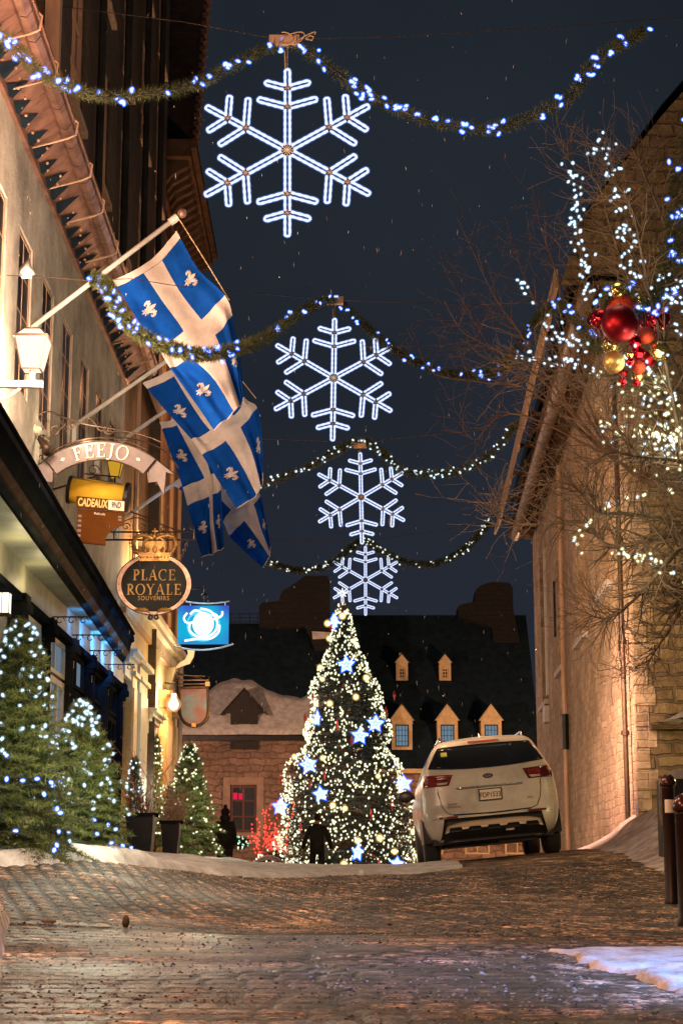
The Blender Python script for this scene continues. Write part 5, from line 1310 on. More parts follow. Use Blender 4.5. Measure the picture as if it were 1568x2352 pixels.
for (px, py, Y, r, lb, bm) in ((549, 1936, 54, .26, 'small round bush with greenish lights under the red framed window', B_green), (626, 1976, 53, .42, 'low spreading lit bush under the snow heap left of the big tree', B_far), (1072, 1992, 60, .25, 'small green lit wreath bush seen beneath the car', B_green), (1190, 1985, 60, .2, 'tiny green lit bush seen beneath the right rear of the car', B_green)):
    c = at(px, py, Y); b = empty('lit_bush', c, lb, 'bush'); P = np.random.RandomState(int(px)).normal(size=(2200, 3)); P /= np.linalg.norm(P, axis=1)[:, None]; D = P.copy(); P = P * r * np.random.uniform(.5, 1, (2200, 1)) * np.array([1.15, .8, .75]) + np.array(c)
    v, f = needles(P, D, .10, .010); npmesh('foliage', v, f, MT['needle3'], b)
    st = empty('fairy_lights', c, 'lights on the ' + lb, 'string lights')
    put_bulbs(st, [(bm if random.random() < .7 else B_far, Vector(c) + V(d.x * r * 1.15, -abs(d.y) * r * .8, d.z * r * .75), None) for d in [rand_dir() for _ in range(34)]])
hx = []
mb = MB(); mb.smooth = True
c = at(622, 1966, 52.6)
for k in range(7): mb.sphere((c.x + (k - 3) * .13, c.y, c.z - .03 - .035 * abs(k - 2.5) ** 1.5), .13, 10, 6, (1.1, 1, .45))
tag(mb.build('snow_heap', MT['snow']), 'small pointed heap of snow lying on the low lit bush', 'snow heap')

# ------------------------------------------------------------------ snowflake lights
FL = []
def snowflake(px, py, Rpx, Y, label, hang_py):
    c = at(px, py, Y); s = empty('snowflake_light', c, label, 'snowflake light', 'snowflake lights hung down the middle of the lane', (0, R(random.uniform(-1, 1)), 0))
    RB = Rpx / F * Y * 1.04; frame = MB(); rope = MB(); rope_glow = MB(); tl_ = []
    g = .026; tr = .0145
    def seg(mb_l, a, b, cap):
        d = (b - a).normalized(); nrm = V(-d.z, 0, d.x)
        if cap:
            pts = [a + nrm * g] + [b - d * g + nrm * g] + [b - d * g + (nrm * math.cos(t) + d * math.sin(t)) * g for t in np.linspace(.4, math.pi - .4, 5)] + [b - d * g - nrm * g, a - nrm * g]
            lines = [pts]
        else: lines = [[a + nrm * g, b + nrm * g], [a - nrm * g, b - nrm * g]]
        for ln in lines:
            den = []
            for i in range(len(ln) - 1):
                n_ = max(1, int((ln[i + 1] - ln[i]).length / .022))
                for k in range(n_): den.append(ln[i].lerp(ln[i + 1], k / n_))
            den.append(ln[-1])
            rr = [tr * (1 + .18 * math.sin(i * 1.9)) for i in range(len(den))]
            rope.tube(den, rr, 6); rope_glow.tube(ln, tr * 1.75, 6)  # second, wider tube paints the glow of the rope light
        frame.tube([a, b - d * g], .004, 4)
    for k in range(6):
        an = math.pi / 3 * k; d = V(math.sin(an), 0, math.cos(an)); R0 = RB * (1.05 if k in (0, 3) else 1.09)
        n1, n2 = .495 * R0, .71 * R0
        seg(0, d * .065, d * (n1 - .03), False); seg(0, d * (n1 + .03), d * (n2 - .03), False); seg(0, d * (n2 + .03), d * R0 * (.97 if k else .93), True)
        for nn, L in ((n1, .33 * R0), (n2, .25 * R0)):
            for sg in (-1, 1):
                aa = an + sg * R(64 if k not in (0, 3) else 74); bd = V(math.sin(aa), 0, math.cos(aa)); seg(0, d * nn + bd * .035, d * nn + bd * L, True)
            ties = MB(); tl_.append(ties)
            for q in range(8):
                t_ = q * math.pi / 4 + .2; ties.tube([d * nn, d * nn + V(math.cos(t_) * .045, -.012, math.sin(t_) * .045)], .0035, 4)
    ties = MB(); tl_.append(ties)
    for q in range(12):
        t_ = q * math.pi / 6; ties.tube([V(0, 0, 0), V(math.cos(t_) * .075, -.012, math.sin(t_) * .075)], .0045, 4)
    for nm, mb_, mt in (('rope_tube', rope, MT['rope']), ('rope_halo', rope_glow, MT['ropeh']), ('frame', frame, MT['black'])) + tuple(('cable_tie', t_, MT['hemp']) for t_ in tl_ if t_.v):
        o = mb_.build(nm, mt); o.parent = s
    hz = at(px, hang_py, Y).z - c.z; R0 = RB
    h = MB(); h.tube([V(-.02, 0, R0 * .93), V(-.03, 0, hz - .12)], .007, 5); h.tube([V(.0, .02, R0 * .9), V(.0, .02, hz)], .004, 4); o = h.build('hanger_cord', MT['hemp']); o.parent = s
    if hang_py < 1200:
        h = MB().mat(MT['woodpale']); h.box(-.13, .13, -.05, .05, hz - .06, hz + .05); h.box(-.20, -.12, -.03, .03, hz - .03, hz + .06); h.box(-.05, .1, -.08, -.04, hz - .075, hz + .02); o = h.build('hanger_block', None); o.parent = s
        if Y < 20:
            h = MB()
            h.tube([V(-.06 + .09 * math.sin(t) + .02 * t, -.1, hz - .02 + .075 * math.cos(t * .9)) for t in np.linspace(0, 15, 50)], .007, 5)
            h.tube([V(.2, -.05, hz), V(.25, -.05, hz + .04), V(.29, -.05, hz + .02), V(.27, -.05, hz - .02), V(.2, -.05, hz - .0)], .008, 5); o = h.build('coiled_lead', MT['hemp']); o.parent = s
    return s
snowflake(660, 345, 210, 17.8, 'largest and nearest lit snowflake, highest in the picture', 94)
snowflake(766, 868, 145, 25.7, 'second lit snowflake from the top, right of the uppermost flag', 690)
snowflake(829, 1142, 105, 35.5, 'third lit snowflake from the top, between the second and the lowest', 1022)
snowflake(839, 1332, 78, 47.8, 'smallest and farthest lit snowflake, just over the tip of the big tree', 1245)
for (px, py, Y) in ((660, 345, 17.6), (766, 868, 25.5)): lamp('flake_glow', at(px, py, Y), 14, (.8, .9, 1), .5)

# ------------------------------------------------------------------ garlands
def catmull(pts, n):
    out = []; P = [pts[0]] + list(pts) + [pts[-1]]
    for i in range(1, len(P) - 2):
        for k in range(n):
            t = k / n; a, b, c, d = P[i - 1], P[i], P[i + 1], P[i + 2]
            out.append(.5 * ((2 * b) + (c - a) * t + (2 * a - 5 * b + 4 * c - d) * t * t + (3 * b - a - 3 * c + d) * t ** 3))
    out.append(pts[-1]); return out
def garland(pxs, label, r, dens, nl, nw, bm, nb, seed, clump=True):
    pts = [at(x, y, Y) for x, y, Y in pxs]; cv = catmull(pts, 10); random.seed(seed); rs = np.random.RandomState(seed)
    g = empty('garland', cv[len(cv) // 2], label, 'garland', 'lit fir garlands strung across the lane')
    L = sum((cv[i + 1] - cv[i]).length for i in range(len(cv) - 1)); n_ = int(L * dens)
    arr = np.array(cv); seg = rs.randint(0, len(arr) - 1, n_); t = rs.rand(n_)[:, None]; c = arr[seg] * (1 - t) + arr[seg + 1] * t; ax = arr[seg + 1] - arr[seg]; ax /= np.linalg.norm(ax, axis=1)[:, None]
    rnd = rs.normal(size=(n_, 3)); rnd -= ax * (rnd * ax).sum(1)[:, None]; rnd /= np.linalg.norm(rnd, axis=1)[:, None]
    lum = .65 + .5 * fbm(c[:, 0] * 3 + c[:, 2] * 2, c[:, 1], seed, 1.6, 3)
    v, f = needles(c + rnd * (r * rs.rand(n_) ** .8 * lum)[:, None], rnd + ax * .5, nl, nw, .7, .8)
    npmesh('greenery', v, f, MT['needle2'], g)
    c_ = MB(); c_.tube(cv, .012, 5); c_.build('core_wire', MT['wire'], g)
    items = []; k = 0
    while len(items) < nb:
        i = random.randrange(len(cv) - 1); p = cv[i].lerp(cv[i + 1], random.random()); d = rand_dir(); d.y = -abs(d.y); 
        for _ in range(random.choice([1, 1, 2])):
            items.append((bm, p + Vector((d.x, d.y * .6, d.z)) * r * random.uniform(.75, 1.25) + rand_dir() * .02, rand_dir()))
    put_bulbs(g, items[:nb])
    return g
gm1 = bulb_mesh('bulb', .0152, 1.75, MT['wb'], MT['wbh'], 1.75)
garland([(-190, -40, 12.2), (-60, 40, 13), (30, 105, 13.6), (90, 165, 14.2), (150, 195, 14.8), (230, 222, 15.5), (330, 216, 16.3), (430, 200, 17), (520, 158, 17.5), (600, 118, 17.8), (660, 100, 17.8), (720, 128, 17.8), (790, 180, 17.8), (850, 222, 17.8), (930, 258, 17.8), (1010, 282, 17.8), (1110, 296, 17.8), (1160, 290, 17.8), (1250, 252, 17.7), (1320, 212, 17.6), (1350, 158, 17.5), (1400, 115, 17.4), (1440, 92, 17.35), (1478, 72, 17.3)],
        'nearest garland with big blue white bulbs across the top of the picture', .066, 1300, .06, .0032, gm1, 128, 21)
garland([(208, 640, 16.2), (232, 645, 16.2), (252, 668, 16.2), (275, 720, 16.2), (320, 768, 16.3), (395, 800, 16.4), (460, 815, 16.6), (530, 805, 16.9), (610, 775, 18.6), (700, 712, 22.5), (768, 690, 25.7), (830, 742, 25.7), (900, 798, 25.6), (980, 843, 25.4), (1070, 862, 25), (1150, 848, 24.2), (1195, 790, 23), (1245, 722, 22), (1290, 702, 21), (1330, 745, 19.5), (1375, 805, 18)],
        'second garland passing before the uppermost flag to the cluster of baubles', .070, 1500, .06, .004, bulb_mesh('bulb', .0145, 1.7, MT['wb'], MT['wbh'], 1.75), 135, 22)
garland([(540, 1125, 35), (610, 1110, 35.2), (700, 1075, 35.5), (760, 1043, 35.5), (810, 1018, 35.5), (850, 1018, 35.5), (890, 1052, 35.5), (920, 1080, 35.5), (990, 1088, 35.5), (1060, 1080, 35.3), (1130, 1040, 35), (1183, 975, 34)],
        'third garland with fine white bulbs above the third snowflake', .085, 1300, .075, .007, bulb_mesh('bulb', .0155, 1.5, MT['wb'], MT['wbh2'], 1.6), 112, 23)
garland([(540, 1230, 46), (600, 1283, 47), (650, 1303, 47.8), (700, 1310, 47.8), (760, 1295, 47.8), (800, 1262, 47.8), (835, 1243, 47.8), (870, 1262, 47.8), (930, 1290, 47.8), (990, 1296, 47.8), (1050, 1272, 47.5), (1090, 1238, 47), (1121, 1203, 46.5)],
        'farthest garland with tiny white bulbs above the smallest snowflake', .10, 1100, .09, .009, bulb_mesh('bulb', .019, 1.3, MT['wb'], MT['wwh'], 1.5), 105, 24)
garland([(1600, 260, 17.4), (1558, 400, 17.3), (1550, 520, 17.2), (1538, 600, 17.1), (1512, 680, 17), (1472, 715, 17), (1425, 668, 17), (1400, 700, 17.1)],
        'thick dark garland dropping down the right edge to the cluster of baubles', .12, 2000, .08, .005, gm1, 42, 25)
# steel wires that carry garlands
for pts, lb in (([(-60, -12, 17.5), (220, 25, 17.6), (420, 50, 17.7), (640, 90, 17.8), (900, 84, 17.8), (1300, 60, 17.8), (1700, 30, 17.8)], 'thin steel wire that carries the nearest garland across the sky'),
                ([(-60, 628, 16), (120, 638, 16.1), (205, 645, 16.2), (300, 640, 16.4), (410, 657, 16.8), (766, 690, 25.7), (1100, 700, 25.7), (1290, 690, 24)], 'thin steel wire of the second garland running in front of the flag'),
                ([(380, 985, 35), (600, 1008, 35.3), (830, 1015, 35.5), (1180, 980, 35), (1300, 960, 34)], 'thin steel wire over the third snowflake'),
                ([(420, 1205, 46), (620, 1240, 47.5), (840, 1243, 47.8), (1140, 1200, 47)], 'thin steel wire over the farthest snowflake')):
    mb = MB(); mb.tube([at(*p) for p in pts], .0045 if pts[0][2] < 30 else .008, 4)
    tag(mb.build('span_wire', MT['iron_warm']), lb, 'wire')
# pale insulator bag on the second wire
c = at(62, 630, 16.1); mb = MB(); mb.smooth = True
mb.add([c + V(*q) for q in [(-.08, 0, .06), (0, -.03, .07), (.02, 0, .17), (.05, 0, .06), (.09, 0, .0), (.05, -.03, -.05), (-.03, -.04, -.06), (-.08, -.02, 0), (0, .05, 0)]], [(0, 1, 7), (1, 2, 3), (1, 3, 4), (1, 4, 5), (1, 5, 6), (1, 6, 7), (0, 2, 1), (2, 8, 3), (3, 8, 4), (4, 8, 5), (5, 8, 6), (6, 8, 7), (7, 8, 0), (0, 8, 2)])
tag(mb.build('wire_insulator', MT['white']), 'pale crumpled insulator cover tied on the wire at the left wall', 'insulator')
# ------------------------------------------------------------------ flags
MT['fblue'] = surf('flag_blue', (.003, .060, .34), .9, 0, .25, 2.5, .35, 45, spec=.08)
MT['fwhite'] = surf('flag_white', (.60, .53, .50), .9, 0, .2, 2.5, .35, 45, spec=.08)
def spline_rows(nodes, vals, q):
    """Catmull-Rom over uneven nodes; vals (n, k)"""
    nodes = np.asarray(nodes, float); vals = np.asarray(vals, float)
    m = np.gradient(vals, nodes, axis=0); i = np.clip(np.searchsorted(nodes, q, side='right') - 1, 0, len(nodes) - 2)
    h = (nodes[i + 1] - nodes[i])[:, None]; t = ((q - nodes[i])[:, None] / h)
    a = vals[i]; b = vals[i + 1]; ma = m[i] * h; mb_ = m[i + 1] * h
    return (2 * t ** 3 - 3 * t ** 2 + 1) * a + (t ** 3 - 2 * t ** 2 + t) * ma + (-2 * t ** 3 + 3 * t ** 2) * b + (t ** 3 - t ** 2) * mb_
UN = [0, .4, .6, 1]; VN = [0, .2, .4, .6, .8, 1]
FLEUR = {  # closed outlines in a 2 x 2 box, y up
 'mid': [(0, 1), (.17, .72), (.27, .42), (.20, .12), (.09, -.18), (-.09, -.18), (-.20, .12), (-.27, .42), (-.17, .72)],
 'band': [(-.42, -.20), (.42, -.20), (.42, -.36), (-.42, -.36)],
 'foot': [(-.09, -.38), (.09, -.38), (.15, -.62), (0, -.92), (-.15, -.62)]}
def fleur_parts():
    polys = [FLEUR['mid'], FLEUR['band'], FLEUR['foot']]
    for s in (-1, 1):
        # side petal as a thick curved ribbon
        c = [(s * .16, -.18, .07), (s * .32, .0, .14), (s * .48, .26, .20), (s * .68, .44, .22), (s * .90, .38, .20), (s * 1.0, .16, .16), (s * .94, -.04, .11), (s * .80, -.10, .07), (s * .72, .02, .03)]
        for i in range(len(c) - 1):
            (x0, y0, w0), (x1, y1, w1) = c[i], c[i + 1]; dx, dy = x1 - x0, y1 - y0; l = math.hypot(dx, dy); nx, ny = -dy / l, dx / l
            if i + 2 < len(c): pass
            polys.append([(x0 + nx * w0, y0 + ny * w0), (x1 + nx * w1, y1 + ny * w1), (x1 - nx * w1, y1 - ny * w1), (x0 - nx * w0, y0 - ny * w0)])
        polys.append([(s * .12, -.38), (s * .22, -.38), (s * .40, -.52), (s * .46, -.70), (s * .36, -.66), (s * .22, -.56)])
    return polys
def flag(crop, Y, label, amp, seed, depth_bias=None):
    """crop[v][u] = pixel nodes in the flag close-up, u from the pole tip to the wall side"""
    W = np.zeros((6, 4, 3)); rs = np.random.RandomState(seed)
    for j in range(6):
        for i in range(4):
            cx_, cy_ = crop[j][i]; px = 257.2 + cx_ * .3476; py = 514.4 + cy_ * .3476
            y = Y + (depth_bias[j][i] if depth_bias else 0)
            W[j, i] = at(px, py, y)
    def S(u, v):
        u = np.clip(np.asarray(u, float).ravel(), 0, 1); v = np.clip(np.asarray(v, float).ravel(), 0, 1)
        rows = np.stack([spline_rows(UN, W[j], u) for j in range(6)], 0)      # (6, n, 3)
        out = np.zeros((len(u), 3))
        nodes = np.array(VN); m = np.gradient(rows, nodes, axis=0); i = np.clip(np.searchsorted(nodes, v, side='right') - 1, 0, 4); h = (nodes[i + 1] - nodes[i])[:, None]; t = (v - nodes[i])[:, None] / h; k = np.arange(len(u))
        out = (2 * t ** 3 - 3 * t ** 2 + 1) * rows[i, k] + (t ** 3 - 2 * t ** 2 + t) * m[i, k] * h + (-2 * t ** 3 + 3 * t ** 2) * rows[i + 1, k] + (t ** 3 - t ** 2) * m[i + 1, k] * h
        fold = amp * (np.sin(u * 15 + 2.2 * v + seed) * (.35 + .65 * v) + .5 * np.sin(u * 31 - 5 * v + seed * 2) * v + .35 * np.sin(v * 14 + u * 6))
        wr = (fbm(u * 3, v * 6, seed + 3, 2.2, 3) - .5) * amp * 1.4
        out[:, 1] += fold + wr
        return out
    fl_ = empty('flag', Vector(W[2, 1]), label, 'flag', 'blue and white flags on poles above the shops')
    nu, nv = 40, 60; uu, vv = np.meshgrid(np.linspace(0, 1, nu + 1), np.linspace(0, 1, nv + 1)); pts = S(uu, vv)
    i = (np.arange(nu)[None, :] + np.arange(nv)[:, None] * (nu + 1)).ravel(); fc = np.stack([i, i + 1, i + nu + 2, i + nu + 1], 1)
    um = (np.arange(nu) + .5) / nu; vm = (np.arange(nv) + .5) / nv; U, V_ = np.meshgrid(um, vm)
    mi = ((np.abs(U - .5) < .1) | (np.abs(V_ - .5) < .1)).astype(int).ravel()
    npmesh('cloth', pts, fc, [MT['fblue'], MT['fwhite']], fl_, mi, smooth=True)
    # sleeve along the hoist
    us = np.linspace(0, 1, 24); a = S(us, us * 0); b = S(us, us * 0 + .05); d = a - b; top = a + d * .9
    sl = np.concatenate([a, top]); npmesh('hoist_sleeve', np.concatenate([a + [0, -.012, 0], top + [0, -.012, 0]]), np.stack([np.arange(23), np.arange(1, 24), np.arange(25, 48), np.arange(24, 47)], 1), MT['fwhite'], fl_, smooth=True)
    for (uc, vc) in ((.2, .2), (.8, .2), (.2, .8), (.8, .8)):
        vs_ = []; fs_ = []
        for poly in fleur_parts():
            n = len(vs_); p2 = [(uc - y * .128, vc + x * .040) for x, y in poly]
            cxy = (sum(p[0] for p in p2) / len(p2), sum(p[1] for p in p2) / len(p2))
            vs_ += p2 + [cxy]; k = len(p2)
            fs_ += [(n + q, n + (q + 1) % k, n + k) for q in range(k)]
        ar = np.array(vs_); w3 = S(ar[:, 0], ar[:, 1])
        for sgn in (-1,):
            w4 = w3.copy(); w4[:, 1] -= .010
            npmesh('fleur_de_lis', w4, fs_, MT['fwhite'], fl_, smooth=True)
    # frayed hem line
    us = np.linspace(0, 1, 30); e = S(us, us * 0 + 1); hm = MB(); hm.tube([Vector(p) for p in e], .006, 4); hm.build('hem', MT['fwhite'], fl_)
    return W, S
def dep(k): return k
F1 = [[(452, 92), (330, 235), (212, 330), (35, 415)], [(575, 300), (445, 440), (330, 505), (165, 625)], [(745, 470), (590, 628), (475, 712), (312, 835)], [(795, 600), (682, 735), (520, 872), (386, 955)], [(840, 850), (765, 950), (675, 1030), (530, 1160)], [(875, 1145), (845, 1205), (805, 1242), (675, 1362)]]
F2 = [[(640, 860), (500, 940), (412, 1008), (235, 1092)], [(745, 985), (640, 1100), (525, 1195), (375, 1255)], [(880, 1150), (800, 1262), (650, 1365), (525, 1425)], [(960, 1215), (850, 1345), (750, 1432), (595, 1525)], [(992, 1420), (930, 1530), (862, 1605), (705, 1700)], [(998, 1650), (985, 1740), (955, 1792), (825, 1882)]]
F3 = [[(650, 1230), (520, 1290), (430, 1330), (332, 1356)], [(690, 1440), (595, 1475), (522, 1508), (400, 1550)], [(708, 1620), (652, 1655), (612, 1680), (468, 1742)], [(722, 1760), (665, 1790), (642, 1800), (498, 1858)], [(732, 1950), (672, 1980), (648, 1990), (545, 2030)], [(740, 2140), (696, 2163), (665, 2180), (592, 2198)]]
F4 = [[(700, 1560), (580, 1640), (520, 1690), (440, 1750)], [(820, 1650), (740, 1740), (680, 1790), (610, 1860)], [(915, 1725), (852, 1800), (786, 1885), (733, 1970)], [(980, 1795), (936, 1862), (872, 1958), (774, 2058)], [(1018, 1965), (985, 2020), (955, 2070), (880, 2165)], [(1046, 2130), (1043, 2170), (1040, 2200), (995, 2268)]]
db1 = [[0] * 4, [0] * 4, [0, 0, .02, .03], [.06, .0, .02, .04], [.18, .05, 0, .02], [.2, .1, 0, .0]]
flag(F1, 17.35, 'uppermost and nearest blue flag with a white cross, crossed by the second garland', .034, 1, db1)
flag(F2, 20.4, 'second blue flag with a white cross, hanging just under the uppermost one', .036, 2)
flag(F3, 22.5, 'leftmost low blue flag with a frayed lower hem', .036, 3)
flag(F4, 24.6, 'lowest blue flag reaching furthest down and right to a pointed corner', .036, 4)
def pole(bx_, by_, Y, tx, ty, Yt, label, fin=True, lead=None):
    a, b = at(bx_, by_, Y), at(tx, ty, Yt); p = empty('flagpole', a, label, 'flagpole', 'white flagpoles slanting out of the stucco wall'); d = (b - a).normalized()
    mb = MB(); mb.tube([a, b], .027, 10); mb.build('pole', MT['woodpale'] if Y > 30 else MT['white'], p, True)
    mb = MB(); mb.tube([b - d * .10, b - d * .0], .042, 10); mb.build('truck', MT['white'], p)
    mb = MB(); mb.smooth = True; mb.sphere(b + d * .06, .052, 12, 8); mb.build('finial', MT['copper'], p)
    w0 = V(FA(Y), Y, a.z); mb = MB(); mb.box(FA(Y) - .02, FA(Y) + .05, Y - .07, Y + .07, a.z - .16, a.z + .10); mb.tube([a - d * .12, a + d * .12], .045, 8); mb.tube([w0 + V(.03, 0, -.1), a], .02, 6); mb.build('bracket', MT['white'], p)
    if lead:
        c = at(*lead); mb = MB(); mb.tube([b + V(.02, 0, -.03), b.lerp(c, .5) + V(.01, 0, -.01), c], .006, 5); mb.build('halyard', MT['hemp'], p)
pole(22, 792, 17.5, 408, 498, 17.35, 'nearest white flagpole with a ball finial against the night sky', lead=(527, 690, 17.4))
pole(142, 998, 20.6, 470, 768, 20.4, 'second white flagpole from the camera, above the arched sign', lead=(588, 915, 20.4))
pole(208, 1062, 22.7, 498, 862, 22.5, 'third white flagpole from the camera, running behind the arched sign')
pole(262, 1205, 24.8, 520, 1030, 24.6, 'fourth white flagpole from the camera, lowest of the row')

# ------------------------------------------------------------------ lettering helpers
def ribbon(mb, pts, T, y):
    n = len(pts); vs = []
    closed = n > 4 and math.hypot(pts[0][0] - pts[-1][0], pts[0][1] - pts[-1][1]) < 1e-6
    for i in range(n):
        a = pts[i - 1] if i > 0 else (pts[-2] if closed else pts[0]); b = pts[i + 1] if i < n - 1 else (pts[1] if closed else pts[-1])
        dx, dz = b[0] - a[0], b[1] - a[1]; l = math.hypot(dx, dz) or 1e-6; nx, nz = -dz / l, dx / l; x, z, w = pts[i]
        vs += [T(x + nx * w / 2, z + nz * w / 2, y), T(x - nx * w / 2, z - nz * w / 2, y)]
    mb.add(vs, [(2 * i, 2 * i + 2, 2 * i + 3, 2 * i + 1) for i in range(n - 1)])
TK, TN = .14, .06
def st(x0, z0, x1, z1, w=TK, w2=None): return [(x0, z0, w), (x1, z1, w2 if w2 is not None else w)]
def arc(cx_, cz_, rx, rz, a0, a1, wmin, wmax, n=14):
    out = []
    for k in range(n + 1):
        t = R(a0 + (a1 - a0) * k / n); out.append((cx_ + rx * math.cos(t), cz_ + rz * math.sin(t), wmin + (wmax - wmin) * abs(math.cos(t))))
    return out
SER = {
 'F': (.62, [st(.2, 0, .2, 1), st(.06, .975, .58, .975, TN), st(.2, .52, .46, .52, TN), st(.06, .022, .36, .022, TN), st(.57, 1, .57, .78, TN), st(.46, .62, .46, .42, TN)]),
 'E': (.66, [st(.2, 0, .2, 1), st(.06, .975, .60, .975, TN), st(.2, .52, .48, .52, TN), st(.06, .022, .62, .022, TN), st(.59, 1, .59, .78, TN), st(.48, .62, .48, .42, TN), st(.62, 0, .62, .24, TN)]),
 'J': (.46, [st(.28, 1, .28, .12), [(.28, .14, TK), (.24, -.04, .1), (.12, -.14, .06), (.0, -.12, .07)], st(.12, .975, .44, .975, TN)]),
 'O': (.84, [arc(.42, .5, .36, .5, 0, 360, .05, .13, 28)]),
 'P': (.62, [st(.2, 0, .2, 1), arc(.26, .735, .28, .245, -90, 90, .11, .15), st(.06, .978, .28, .978, TN), st(.06, .022, .36, .022, TN), st(.2, .49, .28, .49, TN)]),
 'R': (.72, [st(.2, 0, .2, 1), arc(.26, .735, .28, .245, -90, 90, .11, .15), st(.06, .978, .28, .978, TN), st(.06, .022, .34, .022, TN), st(.2, .49, .28, .49, TN), st(.32, .48, .66, .02, .13), st(.56, .022, .76, .022, TN)]),
 'L': (.60, [st(.2, 0, .2, 1), st(.06, .978, .34, .978, TN), st(.06, .022, .56, .022, TN), st(.56, 0, .56, .26, TN)]),
 'A': (.78, [st(.10, .02, .38, 1, .05), st(.38, 1, .66, .02, .14), st(.20, .34, .56, .34, TN), st(0, .022, .22, .022, TN), st(.54, .022, .80, .022, TN)]),
 'C': (.74, [arc(.42, .5, .36, .5, 52, 308, .05, .13, 24), st(.66, .98, .66, .72, TN)]),
 'Y': (.74, [st(.10, .98, .38, .46, .13), st(.64, .98, .38, .46, .05), st(.38, .5, .38, 0), st(0, .978, .24, .978, TN), st(.52, .978, .76, .978, TN), st(.24, .022, .52, .022, TN)]),
}
def serif(mb, word, T, h, y, gap=.10, xs=1.0):
    w_ = sum(SER[c][0] + gap for c in word) - gap; x = -w_ * xs * h / 2
    for c in word:
        wd, strokes = SER[c]
        for k, s_ in enumerate(strokes): ribbon(mb, [(x + px * h * xs, pz * h, pw * h) for px, pz, pw in s_], T, y - k * .0012)
        x += (wd + gap) * h * xs
# ------------------------------------------------------------------ arched banner sign
def frame_at(px, py, Y, sc=None):
    o = at(px, py, Y)
    return lambda x, z, y=0: o + V(x, y, z)
pxm = lambda p, Y: p / F * Y
Y_ = 18.2; c0 = at(232, 1040, Y_)
bn = empty('banner_sign', c0, 'arched pale ribbon sign with raised cream letters, left of the flags', 'sign')
RAD = pxm(188, Y_); cc = c0 + V(0, 0, -RAD + pxm(6, Y_))
MT['signpale'] = surf('pale_sign_panel', (.26, .22, .22), .6, 0, .25, 2, .05, spec=.2)
def pol(a, r, y=0): return cc + V(r * math.sin(a), y, r * math.cos(a))
mb = MB(); a0, a1 = R(-38), R(38); hw = pxm(23, Y_)
for k in range(28):
    a, b = a0 + (a1 - a0) * k / 28, a0 + (a1 - a0) * (k + 1) / 28
    mb.hexa([pol(a, RAD - hw, 0), pol(b, RAD - hw, 0), pol(b, RAD - hw, .03), pol(a, RAD - hw, .03), pol(a, RAD + hw, 0), pol(b, RAD + hw, 0), pol(b, RAD + hw, .03), pol(a, RAD + hw, .03)])
for s in (-1, 1):   # swallow tails
    o = pol(s * R(38), RAD, .04)
    tail = [(-.02, .10), (.0, -.17), (.09, -.16), (.17, -.33), (.19, -.06), (.30, -.10), (.08, .08)]
    mb.poly3([pol(s * R(37), RAD, .035) + V(s * x, 0, z) for x, z in tail], (0, .02, 0))
mb.build('panel', MT['signpale'], bn)
mb = MB()
for rr_ in (RAD - hw, RAD + hw): mb.tube([pol(a, rr_, -.005) for a in np.linspace(a0, a1, 30)], .007, 6)
for s in (a0, a1): mb.tube([pol(s, RAD - hw, -.005), pol(s, RAD + hw, -.005)], .007, 6)
mb.tube([pol(a, RAD + hw + .035, .01) for a in np.linspace(R(-30), R(30), 20)], .007, 6)
for s in (-1, 1):
    tail = [(-.02, .10), (.0, -.17), (.09, -.16), (.17, -.33), (.19, -.06), (.30, -.10), (.08, .08)]
    mb.tube([pol(s * R(37), RAD, .028) + V(s * x, 0, z) for x, z in tail], .006, 5, closed=True)
mb.build('edging', MT['iron_warm'], bn)
lt = MB(); h = pxm(34, Y_)
MT['letter'] = surf('cream_letter', (.85, .78, .62), .5, 0, .05, 5, 0)
def arcT(x, z, y=0): a = x / RAD; return pol(a, RAD - h * .5 + z, -.012 + y)
serif(lt, 'FEEJO', arcT, h, -.004, .12, 1.05)
TKs = SER; ol = MB()
def serif_fat(mb, word, T, h, y, gap, xs, k):
    w_ = sum(SER[c][0] + gap for c in word) - gap; x = -w_ * xs * h / 2
    for c in word:
        wd, strokes = SER[c]
        for q_, s_ in enumerate(strokes): ribbon(mb, [(x + px * h * xs, pz * h, pw * h + k) for px, pz, pw in s_], T, y - q_ * .0004)
        x += (wd + gap) * h * xs
serif_fat(ol, 'FEEJO', arcT, h, .006, .12, 1.05, .012); ol.build('letter_edging', MT['iron_warm'], bn)
for s in (-1, 1):
    x = s * .42 * 1.0; lt.add([arcT(x - .028, h * .5), arcT(x, h * .5 + .02), arcT(x + .028, h * .5), arcT(x, h * .5 - .02)], [(0, 1, 2, 3)])
lt.build('letters', MT['letter'], bn)
# scroll bracket of the banner sign, fixed to the wall
br = empty('scroll_bracket', P0(18.3, 3.9), 'wrought iron scroll bracket with flood lamps behind the arched sign', 'bracket')
mb = MB()
def spiral(c, r, a_0, turns, k=16, sg=1): return [c + V(r * (1 - t * .85) * math.cos(a_0 + sg * turns * 2 * math.pi * t), 0, r * (1 - t * .85) * math.sin(a_0 + sg * turns * 2 * math.pi * t)) for t in np.linspace(0, 1, k)]
Yb = 18.25
def cv_(pl, y=Yb): return catmull([at(a, b, y) for a, b in pl], 6)
for pl in ([(60, 1130), (88, 1085), (130, 1040), (200, 1010), (290, 1006), (370, 1030), (410, 1075)], [(52, 1080), (90, 1092), (120, 1070)], [(78, 960), (110, 945), (150, 960), (200, 975), (260, 985), (330, 1000), (372, 1016)], [(62, 1005), (68, 1060), (92, 1100)], [(190, 975), (205, 960), (222, 976), (235, 990), (300, 992)]):
    mb.tube(cv_(pl), .009, 6)
